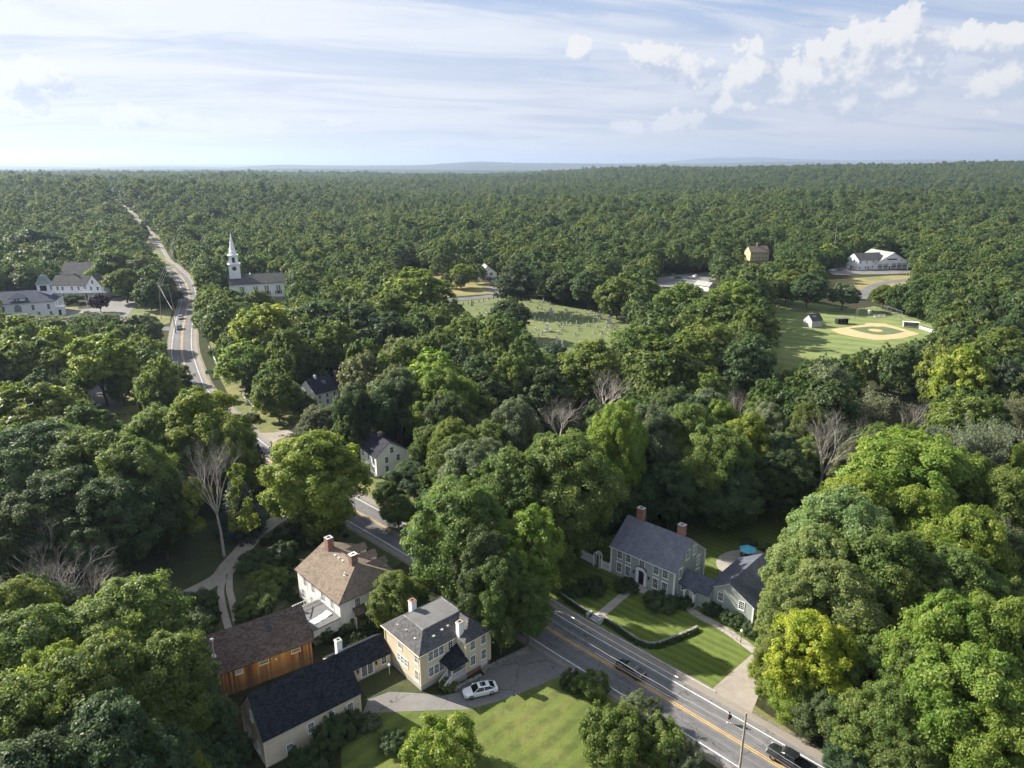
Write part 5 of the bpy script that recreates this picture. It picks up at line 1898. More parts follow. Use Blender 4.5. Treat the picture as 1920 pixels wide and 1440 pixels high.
def far_houses():
 H = House('gambrel_house', (-19.5, 441.6), 11.0, 'white shuttered house with pale roof beside the cemetery road', 'house', 10.2, 13.0)
 L, Wd, ze, zr = 10.2, 13.0, 5.3, 9.6
 m = MB(); gable_walls(m, 0, 0, L, Wd, -0.3, ze, zr, 'y', 4.3)
 H.part(m, 'wall', MAT['white_clap'])
 m = MB(); gable_roof(m, 0, 0, L, Wd, ze, zr, 'y', 0.3, 0.2, 0.15, 4.3)
 H.part(m, 'roof', MAT['roof_light'])
 for x in (3.4, 6.6):
  H.window('front', x, 4.0, 0.9, 1.6, 2, 2, shut='dark_door')
 for x in (2.0, 4.2, 7.0, 8.6):
  H.window('front', x, 0.9, 0.9, 1.7, 2, 2, shut='dark_door')
 H.window('front', 5.2, 7.4, 0.5, 0.5, 1, 1)
 for u in (2.5, 6.5, 10.5):
  H.window('left', u, 2.2, 0.9, 1.5, 2, 2)
 door(H, 'front', 5.4, 0.2, 1.0, 2.1)
 m = MB(); m.slab([(3.6, -1.6, 2.9), (6.9, -1.6, 2.9), (6.9, -0.01, 3.6), (3.6, -0.01, 3.6)], 0.14)
 H.part(m, 'porch_roof', MAT['roof_light'])

 Y = House('yellow_house', (180.5, 543.0), 8.0, 'pale yellow colonial with brown roof in front of dark woods', 'house', 13.0, 10.0)
 L, Wd, ze, zr = 15.0, 10.0, 6.4, 10.4
 Y.L = L
 m = MB(); gable_walls(m, 0, 0, L, Wd, -0.5, ze, zr)
 Y.part(m, 'wall', MAT['yellow_clap'])
 m = MB(); gable_roof(m, 0, 0, L, Wd, ze, zr, 'x', 0.4, 0.3, 0.2)
 Y.part(m, 'roof', MAT['roof_brown'])
 for x in (2, 4.8, 7.5, 10.2, 13):
  for z in (1.2, 4.2):
   Y.window('front', x, z, 0.9, 1.6, 2, 2)
 for x in (3, 7):
  Y.window('right', x, 4.2, 0.9, 1.6, 2, 2); Y.window('right', x, 1.2, 0.9, 1.6, 2, 2)
 chimney(Y, 7.5, 5.0, 9.8, 12.6, 1.3, 1.1, 'brick_old')

 D = House('dark_house', (203.0, 556.0), 5.0, 'dark red-brown house in tree shade right of the yellow house', 'house', 12.0, 9.0)
 m = MB(); gable_walls(m, 0, 0, 12, 9, -0.5, 5.2, 9.4)
 D.part(m, 'wall', M_clap('barn_red', (0.045, 0.026, 0.024)))
 m = MB(); gable_roof(m, 0, 0, 12, 9, 5.2, 9.4, 'x', 0.4, 0.3, 0.2)
 D.part(m, 'roof', MAT['roof_darkbrown'])
 for x in (2.5, 6, 9.5):
  D.window('front', x, 1.4, 0.9, 1.5, 2, 2)

 # fire station
 F = House('fire_station', (238.9, 492.9), 12.0, 'big white station with garage bays, low-pitched roofs and wide gable', 'fire station', 14.0, 12.0)
 L, Wd, ze, zr = 15.5, 12.2, 6.9, 10.9
 F.L, F.W = L, Wd
 m = MB(); gable_walls(m, 0, 0, L, Wd, -0.5, ze, zr)
 F.part(m, 'wall', MAT['white_clap'])
 m = MB(); gable_roof(m, 0, 0, L + 4.5, Wd, ze, zr, 'x', 0.4, 0.3, 0.2)
 F.part(m, 'roof', MAT['roof_grey'])
 for x, z in ((1.6, 4.6), (6.4, 4.6), (11.6, 4.8), (1.3, 1.0), (6.0, 1.0), (11.3, 1.4)):
  F.window('front', x, z, 0.9, 1.5, 2, 2)
 door(F, 'front', 8.2, 0.1, 1.4, 2.2, 'granite')
 for u in (2.0, 4.6, 7.4, 10.4):
  F.window('left', u, 4.7, 0.9, 1.5, 2, 2)
 for u in (1.6, 10.4):
  F.window('left', u, 1.2, 0.9, 1.5, 2, 2)
 door(F, 'left', 5.2, 0.1, 1.5, 2.3); door(F, 'left', 7.6, 0.1, 1.2, 2.3, 'granite')
 m = MB()
 x0, x1, y0, y1, e2, r2 = 13.2, 39.5, -1.2, 22.0, 4.6, 11.4
 gable_walls(m, x0, y0, x1, y1, -0.5, e2, r2, 'y')
 F.part(m, 'bay_wall', MAT['white_clap'])
 m = MB(); gable_roof(m, x0, y0, x1, y1, e2, r2, 'y', 0.4, 0.4, 0.25)
 F.part(m, 'bay_roof', MAT['roof_light'])
 for k in range(5):
  x = 16.5 + k * 4.4 + (2.0 if k > 1 else 0)
  m = MB(); m.box(x - 1.8, y0 - 0.05, 0.0, x + 1.8, y0 - 0.005, 4.1)
  d = F.part(m, 'garage_door', MAT['shed_clap'])
  m = MB(); m.box(x - 1.6, y0 - 0.08, 1.9, x + 1.6, y0 - 0.051, 2.5); m.obj('door_glass', MAT['glass'], d)
  m = MB(); m.solid([(x - 2.0, y0 - .01, 4.2), (x + 2.0, y0 - .01, 4.2), (x, y0 - .01, 5.0)], [(x - 2.0, y0 - .12, 4.2), (x + 2.0, y0 - .12, 4.2), (x, y0 - .12, 5.0)])
  F.part(m, 'bay_pediment', MAT['white'])
 door(F, 'front', 0, 0, 1.0, 2.2, at=((24.0, y0, 0.1), 0.0))
 m = MB(); m.box(21.5, y0 - 0.12, 6.6, 29.0, y0 - 0.01, 7.4)
 F.part(m, 'sign_board', MAT['dark_door'])
 F.window('front', 0, 0, 1.0, 0.6, 2, 1, at=((33.0, y0, 5.6), 0.0))
 m = MB(); m.lathe([(0.22, 0.0), (0.16, 16.0), (0.07, 29.0)], 6, (-2.0, 15.0))
 a = m.obj('radio_mast', MAT['metal'], None, F.root.matrix_basis @ Vector((-0.5, 14.0, 0)))
 tag(a, 'thin grey radio mast rising behind the white fire station', 'mast')

 # small shed and a low building past the cemetery trees
 S = House('roadside_shed', (113.1, 406.1), 38.0, 'small whitewashed shed with pale roof at edge of parking lot', 'shed', 5.5, 7.5)
 m = MB(); gable_walls(m, 0, 0, 6.0, 10.5, -0.3, 3.0, 5.0, 'y')
 S.part(m, 'wall', MAT['old_white'])
 m = MB(); gable_roof(m, 0, 0, 6.0, 10.5, 3.0, 5.0, 'y', 0.3, 0.2, 0.12)
 S.part(m, 'roof', MAT['roof_light'])
 S.window('front', 1.6, 1.2, 0.8, 1.0, 2, 2)
 m = MB(); m.box(3.2, -0.05, 0.5, 5.0, -0.002, 2.0)
 S.part(m, 'sign_board', M_plain('faded_red', (0.35, 0.16, 0.13), 0.7))

 # Victorian roofs behind the church
 V = House('victorian_house', (-142.0, 462.0), 10.0, 'red-chimneyed Victorian house with steep turret behind the church', 'house', 13.0, 11.0)
 m = MB(); gable_walls(m, 0, 0, 13, 11, -0.3, 8.2, 13.8, 'y')
 V.part(m, 'wall', MAT['white_clap'])
 m = MB(); gable_roof(m, 0, 0, 13, 11, 8.2, 13.8, 'y', 0.4, 0.4, 0.2)
 V.part(m, 'roof', MAT['roof_darkbrown'])
 m = MB(); rake_trim(m, -0.01, 0, 13, 8.2, 13.8, 0.12, 0.5, -1, 'y')
 V.part(m, 'trim', MAT['white'])
 m = MB(); m.lathe([(2.4, 0), (2.4, 9.5)], 8, (-3.0, 1.5)); V.part(m, 'turret', MAT['white_clap'])
 m = MB(); m.lathe([(2.9, 9.4), (0.05, 14.8)], 8, (-3.0, 1.5)); V.part(m, 'turret_roof', MAT['roof_darkbrown'])
 for x in (3, 5.2, 8, 10.2):
  V.window('front', x, 5.5, 0.9, 1.8, 2, 2)
 chimney(V, 6.5, 6.5, 12.5, 15.8, 1.0, 0.8, 'brick')

 # ball-field shed
 P = House('field_shed', (134.1, 311.7), 21.0, 'pale grey shed with dark roof at edge of ball field', 'shed', 5.6, 5.4)
 m = MB(); gable_walls(m, 0, 0, 5.9, 5.2, -0.1, 3.2, 5.7, 'x')
 P.part(m, 'wall', MAT['shed_clap'])
 m = MB(); gable_roof(m, 0, 0, 5.9, 5.2, 3.2, 5.7, 'x', 0.3, 0.25, 0.14)
 P.part(m, 'roof', MAT['roof_grey'])
 door(P, 'left', 3.9, 0.0, 0.9, 2.1, 'granite', 'shed_clap')
 m = MB(); m.slab([(1.4, 1.2, 4.52), (3.4, 1.2, 4.52), (3.4, 2.0, 5.26), (1.4, 2.0, 5.26)], 0.05)
 P.part(m, 'roof_patch', MAT['roof_light'])


far_houses()

# ------------------------------------------------------------------ trees
def quads_mesh(name, V, tint, mat):
 """V: n x 4 x 3 corner points of leaf sprays"""
 n = len(V)
 me = bpy.data.meshes.new(name)
 me.vertices.add(n * 4)
 me.vertices.foreach_set('co', np.ascontiguousarray(V, dtype=np.float32).ravel())
 me.loops.add(n * 4)
 me.loops.foreach_set('vertex_index', np.arange(n * 4, dtype=np.int32))
 me.polygons.add(n)
 me.polygons.foreach_set('loop_start', np.arange(0, n * 4, 4, dtype=np.int32))
 a = me.attributes.new('tint', 'FLOAT', 'FACE')
 a.data.foreach_set('value', np.ascontiguousarray(tint, dtype=np.float32))
 me.materials.append(mat)
 me.update(calc_edges=True)
 return me


def unit(v):
 return v / np.maximum(np.linalg.norm(v, axis=-1, keepdims=True), 1e-9)


def sprays(g, P, N, size, flat=0.35):
 """a kinked diamond at every point P, facing roughly along N"""
 n = len(P)
 N = unit(N)
 a = unit(np.cross(N, g.normal(size=(n, 3))))
 b = np.cross(N, a)
 s = size * g.uniform(0.45, 1.55, (n, 1))
 w = s * g.uniform(0.45, 0.75, (n, 1))
 up = N * s * g.uniform(-flat, flat, (n, 1))
 return np.stack([P - a * s * 0.6, P - b * w * 0.5 + up, P + a * s * 0.6, P + b * w * 0.5 + up * 0.3], 1)


H0, R0 = 20.0, 7.2          # every tree is modelled 20 m tall with a 7.2 m crown radius, then sized


def branch_tubes(m, pts, r0, r1, n=5):
 k = len(pts)
 m.tube(pts, [r0 + (r1 - r0) * i / (k - 1) for i in range(k)], n, False)


def broadleaf(seed, lobes, clumps, leaf, per, crown_base=0.2, mat=None, thin=1.0, tall=0.0, limb=True):
 g = np.random.default_rng(seed)
 zc, az = H0 * (0.5 + crown_base * 0.5), H0 * (0.5 - crown_base * 0.5)
 # lobes: a leader on top, rings of boughs below
 C, RL = [], []
 for i in range(lobes):
  f = (i + 0.5) / lobes
  zz = 1 - 1.75 * f + g.uniform(-0.12, 0.12)
  zz = max(-0.92, min(0.92, zz))
  rr = math.sqrt(max(0.0, 1 - zz * zz)) * (1.0 - 0.22 * max(0, zz))
  th = i * 2.39996 + g.uniform(-0.5, 0.5)
  k = g.uniform(0.52, 0.72)
  C.append((R0 * rr * k * math.cos(th), R0 * rr * k * math.sin(th), zc + az * zz * 0.72 + tall * az * (zz > 0.6) * 0.2))
  RL.append(R0 * g.uniform(0.34, 0.46) * (0.85 if zz > 0.5 else 1.0))
 C, RL = np.array(C), np.array(RL)
 cen = np.array([0, 0, zc - az * 0.25])
 PP, NN, TT = [], [], []
 for c, rl in zip(C, RL):
  out = unit((c - cen) * np.array([1, 1, 0.8]))
  lt = g.uniform(-0.12, 0.12)
  nc = max(3, int(clumps * (rl / (0.38 * R0)) ** 2))
  d = unit(g.normal(size=(nc, 3)) + out * 0.75 + np.array([0, 0, 0.25]))
  cc = c + d * rl * np.where(g.random((nc, 1)) < 0.07, g.uniform(1.2, 1.5, (nc, 1)), g.uniform(0.70, 1.18, (nc, 1))) * np.array([1, 1, 0.95])
  for q, dd in zip(cc, d):
   rc = rl * g.uniform(0.24, 0.50)
   nl = max(2, int(per * g.uniform(0.7, 1.3) * thin))
   e = unit(g.normal(size=(nl, 3)) + dd * 0.55 + np.array([0, 0, 0.35]))
   p = q + e * rc * g.uniform(0.35, 1.10, (nl, 1)) * np.array([1.05, 1.05, 0.9])
   PP.append(p)
   NN.append(e * 0.7 + dd * 0.5 + np.array([0, 0, 0.4]) + g.normal(size=(nl, 3)) * 0.55)
   TT.append(np.clip(0.5 + lt + g.normal(0, 0.13) + g.normal(0, 0.15, nl), 0, 1))
 P, N, T_ = np.concatenate(PP), np.concatenate(NN), np.concatenate(TT)
 me = quads_mesh('crown', sprays(g, P, N, leaf), T_, mat or MAT['leaf'])
 # trunk and limbs up to the lobes
 m = MB()
 top = zc + az * 0.35
 sway = [g.uniform(-0.35, 0.35) for _ in range(4)]
 tr = [(0, 0, -0.6), (0.05, 0, 0.6), (sway[0], sway[1], H0 * crown_base * 1.2), (sway[2] * 1.5, sway[3] * 1.5, top)]
 m.tube(tr, [0.46, 0.36, 0.29, 0.08], 7, False)
 if limb:
  for c, rl in zip(C, RL):
   z0 = max(H0 * crown_base * 0.7, c[2] - 0.9 * math.hypot(c[0], c[1]) - 1.0)
   z0 = min(z0, top - 0.5)
   mid = (c[0] * 0.5, c[1] * 0.5, (z0 + c[2]) * 0.5 + 0.35)
   branch_tubes(m, [(sway[2] * z0 / top, sway[3] * z0 / top, z0), mid, tuple(c)], 0.17, 0.05, 4)
   for _ in range(3):
    e = c + unit(g.normal(size=3) + np.array([0, 0, 0.3])) * rl * 0.9
    branch_tubes(m, [tuple(c * 0.8 + np.array(mid) * 0.2), tuple(e)], 0.06, 0.02, 3)
 return me, m.mesh('trunk', MAT['bark'])


def conifer(seed, tiers, per, leaf, pine=False, mat=None):
 """spruce: drooping tiers to the ground; pine: flat ragged boughs with gaps"""
 g = np.random.default_rng(seed)
 PP, NN, TT = [], [], []
 m = MB()
 m.tube([(0, 0, -0.5), (0, 0, H0 * 0.55), (0, 0, H0 * 0.98)], [0.38, 0.22, 0.04], 6, False)
 for i in range(tiers):
  f = (i + 0.3) / tiers
  z = H0 * ((0.28 if pine else 0.06) + (0.70 if pine else 0.92) * f)
  if pine:
   rad = R0 * (0.95 * math.sin(math.pi * min(1, (0.30 + 0.70 * f))) ** 0.7 + 0.12) * g.uniform(0.75, 1.15)
  else:
   rad = R0 * (1 - f) ** 0.85 * g.uniform(0.9, 1.08) + 0.15
  nb = int((5 if pine else 7) + rad * (0.6 if pine else 1.1))
  for k in range(nb):
   th = 2 * math.pi * (k + g.uniform(-0.3, 0.3)) / nb + i
   L = rad * g.uniform(0.72, 1.1)
   if L < 0.3:
    L = 0.3
   n = max(4, int(per * L / R0 * g.uniform(0.7, 1.2)))
   t = np.sqrt(g.uniform(0.04, 1, n))
   dr = (0.10 if pine else -0.34)
   w = (0.24 if pine else 0.17) * L * (1.15 - t)
   lat = g.normal(0, 1, n) * w
   x = L * t * math.cos(th) - lat * math.sin(th)
   y = L * t * math.sin(th) + lat * math.cos(th)
   zz = z + dr * L * t + (0.12 * L * t * t if not pine else 0) + g.normal(0, 0.14 if pine else 0.10, n) * (2.2 if pine else 1.0) - np.abs(lat) * 0.2
   PP.append(np.stack([x, y, zz], 1))
   NN.append(np.stack([0.45 * np.cos(th) + 0 * t, 0.45 * np.sin(th) + 0 * t, 0.85 + 0 * t], 1) + g.normal(size=(n, 3)) * 0.38)
   TT.append(np.clip(0.5 + g.normal(0, 0.12) + (t - 0.6) * 0.25 + g.normal(0, 0.12, n), 0, 1))
   if pine or i % 2 == 0:
    branch_tubes(m, [(0, 0, z), (L * 0.85 * math.cos(th), L * 0.85 * math.sin(th), z + dr * L * 0.85)], 0.07, 0.02, 3)
 P, N, T_ = np.concatenate(PP), np.concatenate(NN), np.concatenate(TT)
 return quads_mesh('crown', sprays(g, P, N, leaf, 0.2), T_, mat or MAT['leaf']), m.mesh('trunk', MAT['bark'])


def bare(seed, levels=5, spread=0.55, r0=0.34, first=0.25, forks=3, up=0.35):
 """dead or leafless tree: trunk forking again and again down to twigs"""
 rnd = random.Random(seed)
 m = MB()
 tips = []

 def grow(p, d, L, r, lv):
  n = 3
  pts = [p]
  q = p.copy()
  dd = d.copy()
  for i in range(n):
   dd = (dd + Vector((rnd.uniform(-1, 1), rnd.uniform(-1, 1), rnd.uniform(-0.5, 1))) * 0.14).normalized()
   q = q + dd * (L / n)
   pts.append(q.copy())
  sides = 6 if lv == 0 else 4 if lv < 3 else 3
  re = r * (0.62 if lv < levels else 0.3)
  m.tube([tuple(a) for a in pts], [r + (re - r) * i / n for i in range(n + 1)], sides, False)
  if lv >= levels:
   tips.append(q.copy())
   return
  k = forks if lv else forks + 2
  for i in range(k):
   ax = dd.orthogonal().normalized()
   ax.rotate(Quaternion(dd, 2 * math.pi * (i + rnd.uniform(-0.3, 0.3)) / k))
   nd = (dd + ax * spread * rnd.uniform(0.6, 1.4) + Vector((0, 0, up * rnd.uniform(0, 0.6)))).normalized()
   st = pts[-1] if (i == 0 or lv == 0) else pts[rnd.choice((1, 2, 3))]
   grow(st.copy(), nd, L * rnd.uniform(0.55, 0.8), re * rnd.uniform(0.6, 0.9), lv + 1)
 grow(Vector((0, 0, -0.4)), Vector((0, 0, 1)), H0 * first, r0, 0)
 # bring to the standard size
 V = np.array(m.v)
 zt = V[:, 2].max()
 rad = np.percentile(np.hypot(V[:, 0], V[:, 1]), 97)
 V[:, 2] *= H0 / zt
 V[:, :2] *= R0 / rad
 m.v = [tuple(v) for v in V]
 return m, tips


print('growing trees')
FAM = {
 # near trees: fine sprays
 'A': [broadleaf(101, 21, 22, 0.31, 195), broadleaf(102, 26, 19, 0.30, 185, 0.16), broadleaf(103, 17, 25, 0.32, 195, 0.20),
   broadleaf(104, 30, 17, 0.30, 180, 0.16, None, 1.0, 0.6), broadleaf(105, 22, 20, 0.31, 160, 0.18)],
 # middle distance
 'B': [broadleaf(201, 21, 17, 0.60, 58), broadleaf(202, 26, 15, 0.60, 56, 0.14), broadleaf(203, 17, 19, 0.62, 58, 0.16), broadleaf(204, 30, 13, 0.60, 56, 0.10)],
 # far woods
 'C': [broadleaf(301, 14, 12, 0.92, 24, 0.1, MAT['leaf_wood'], limb=False), broadleaf(302, 18, 11, 0.92, 24, 0.1, MAT['leaf_wood'], limb=False),
   broadleaf(303, 11, 14, 0.95, 24, 0.12, MAT['leaf_wood'], limb=False), broadleaf(304, 20, 10, 0.90, 24, 0.08, MAT['leaf_wood'], limb=False)],
 'S': [conifer(401, 26, 70, 0.50)],
 'P': [conifer(402, 15, 110, 0.62, True)],
 'K': [conifer(403, 11, 44, 0.95, True, MAT['leaf_wood']), conifer(404, 13, 40, 0.9, False, MAT['leaf_wood'])],
}
BARE = []
for sd, lv, sp, fk, fi, up in ((11, 7, 0.46, 3, 0.24, 0.30), (12, 7, 0.38, 3, 0.20, 0.50), (13, 5, 0.60, 4, 0.26, 0.30)):
 mm, tips = bare(sd, lv, sp, 0.22, fi, fk, up)
 BARE.append(mm)
BARE_ME = [b.mesh('branches', MAT['bark_grey']) for b in BARE]


def half_dead():
 """bare crown, a few leafy tufts hanging on the lower boughs"""
 g = np.random.default_rng(77)
 PP, NN, TT = [], [], []
 for (x, y, z, r) in ((-3.6, -1, 11.2, 1.5), (-4.4, 0, 8.8, 1.7), (-3.8, -1.5, 6.4, 1.8), (-5.2, 0.5, 5.0, 1.5), (4.2, 0, 12.4, 1.5), (4.6, -1, 8.2, 1.7),
       (3.6, -1.5, 6.2, 1.7), (5.0, 0.8, 4.9, 1.6), (-2.6, 1.5, 9.4, 1.3), (2.7, 1.0, 9.6, 1.2)):
  for _ in range(8):
   d = unit(g.normal(size=3) + np.array([0, 0, 0.2]))
   q = np.array([x, y, z]) + d * r * 0.8
   e = unit(g.normal(size=(70, 3)) + d * 0.5 + np.array([0, 0, 0.3]))
   PP.append(q + e * r * 0.5 * g.uniform(0.4, 1, (70, 1)))
   NN.append(e + np.array([0, 0, 0.5]) + g.normal(size=(70, 3)) * 0.4)
   TT.append(np.clip(0.5 + g.normal(0, 0.15) + g.normal(0, 0.15, 70), 0, 1))
 P, N, T_ = np.concatenate(PP), np.concatenate(NN), np.concatenate(TT)
 return quads_mesh('foliage', sprays(g, P, N, 0.42), T_, MAT['leaf'])


def thin_crown():
 """sparse leaves hung along a bare tree"""
 g = np.random.default_rng(88)
 V = np.array(BARE[1].v)
 V = V[V[:, 2] > 6]
 i = g.integers(0, len(V), 5200)
 P = V[i] + g.normal(0, 0.35, (5200, 3))
 N = g.normal(size=(5200, 3)) * 0.6 + np.array([0, 0, 0.8])
 return quads_mesh('foliage', sprays(g, P, N, 0.40), np.clip(g.normal(0.5, 0.2, 5200), 0, 1), MAT['leaf'])


HALF, THIN = half_dead(), thin_crown()


def bush_mesh(seed, leaf, per):
 g = np.random.default_rng(seed)
 PP, NN, TT = [], [], []
 nl = 9
 for i in range(nl):
  th = i * 2.4
  c = np.array([0.55 * math.cos(th) * (i > 0), 0.55 * math.sin(th) * (i > 0), g.uniform(0.28, 0.55) if i else 0.58])
  lr = g.uniform(0.32, 0.46)
  for _ in range(12):
   d = unit(g.normal(size=3) + np.array([c[0], c[1], 0.35]))
   q = c + d * lr * g.uniform(0.6, 1.0)
   n = int(per * g.uniform(0.7, 1.3))
   e = unit(g.normal(size=(n, 3)) + d * 0.5 + np.array([0, 0, 0.3]))
   p = q + e * 0.16 * g.uniform(0.4, 1.1, (n, 1))
   PP.append(p)
   NN.append(e * 0.8 + d * 0.4 + np.array([0, 0, 0.5]) + g.normal(size=(n, 3)) * 0.4)
   TT.append(np.clip(0.5 + g.normal(0, 0.14) + g.normal(0, 0.14, n), 0, 1))
 P, N, T_ = np.concatenate(PP), np.concatenate(NN), np.concatenate(TT)
 P[:, 2] = np.maximum(P[:, 2], 0.02)
 return quads_mesh('foliage', sprays(g, P, N, leaf), T_, MAT['leaf'])


BIG_BUSHES = [bush_mesh(511, 0.052, 150), bush_mesh(512, 0.052, 150)]
BUSHES = [bush_mesh(501, 0.115, 42), bush_mesh(502, 0.115, 42), bush_mesh(503, 0.12, 36)]
_m = MB()
for k in range(5):
 _m.tube([(0.05 * math.cos(k * 1.3), 0.05 * math.sin(k * 1.3), -0.1), (0.4 * math.cos(k * 1.3), 0.4 * math.sin(k * 1.3), 0.55)], [0.03, 0.012], 4, False)
STEMS = _m.mesh('stems', MAT['bark'])

# leaf colour of each kind of tree (albedo)
LEAF = {'m': (0.140, 0.192, 0.046), 'd': (0.081, 0.125, 0.049), 'y': (0.202, 0.268, 0.043), 'g': (0.160, 0.192, 0.104), 'w': (0.188, 0.253, 0.093),
  'o': (0.273, 0.319, 0.034), 'p': (0.080, 0.117, 0.066), 's': (0.039, 0.063, 0.066), 'b': (0.081, 0.112, 0.122), 'v': (0.048, 0.026, 0.050),
  'h': (0.194, 0.249, 0.046), 'q': (0.192, 0.218, 0.143), 'x': (0.136, 0.160, 0.093), 'c': (0.129, 0.157, 0.066)}
NAME = {'p': 'pine_tree', 's': 'spruce_tree', 'b': 'spruce_tree', 'x': 'bare_tree', 'q': 'thin_tree', 'h': 'half_dead_tree', 'o': 'maple_tree', 'v': 'ornamental_tree'}
CNT = [0]


def plant(x, y, h, r, k, label, group=None, lean=(0, 0), level=None):
 CNT[0] += 1
 rnd = random.Random(CNT[0] * 7919)
 z = float(terr(x, y))
 d = math.hypot(x, y)
 root = empty(NAME.get(k, 'broadleaf_tree'), (x, y, z - 0.05), 0, label, 'tree', group)
 root.scale = (r / R0, r / R0, h / H0)
 if lean[0] or lean[1]:
  v = Vector((lean[0], lean[1], h * 0.8)).normalized()
  root.rotation_euler = Vector((0, 0, 1)).rotation_difference(v).to_euler()
 rot = rnd.uniform(0, 2 * math.pi) if k != 'h' else 0.15
 if k == 'x':
  link('branches', BARE_ME[rnd.randrange(3)], root, rz=rot)
  return root
 if k == 'h':
  link('branches', BARE_ME[0], root, rz=rot)
  c = link('foliage', HALF, root, rz=rot)
 elif k == 'q':
  link('branches', BARE_ME[1], root, rz=rot)
  c = link('foliage', THIN, root, rz=rot)
 else:
  lv = level or ('A' if d < 175 else 'B')
  if k in 'sb':
   cm, tm = FAM['S'][0]
  elif k == 'p':
   cm, tm = FAM['P'][0]
  else:
   cm, tm = FAM[lv][rnd.randrange(len(FAM[lv]))]
  link('trunk', tm, root, rz=rot)
  c = link('crown', cm, root, rz=rot)
 b = LEAF[k]
 j = rnd.uniform(0.84, 1.18)
 w = rnd.uniform(-0.10, 0.10)
 c.color = (b[0] * j * (1 + w), b[1] * j, b[2] * j * (1 - w), 1)
 return root


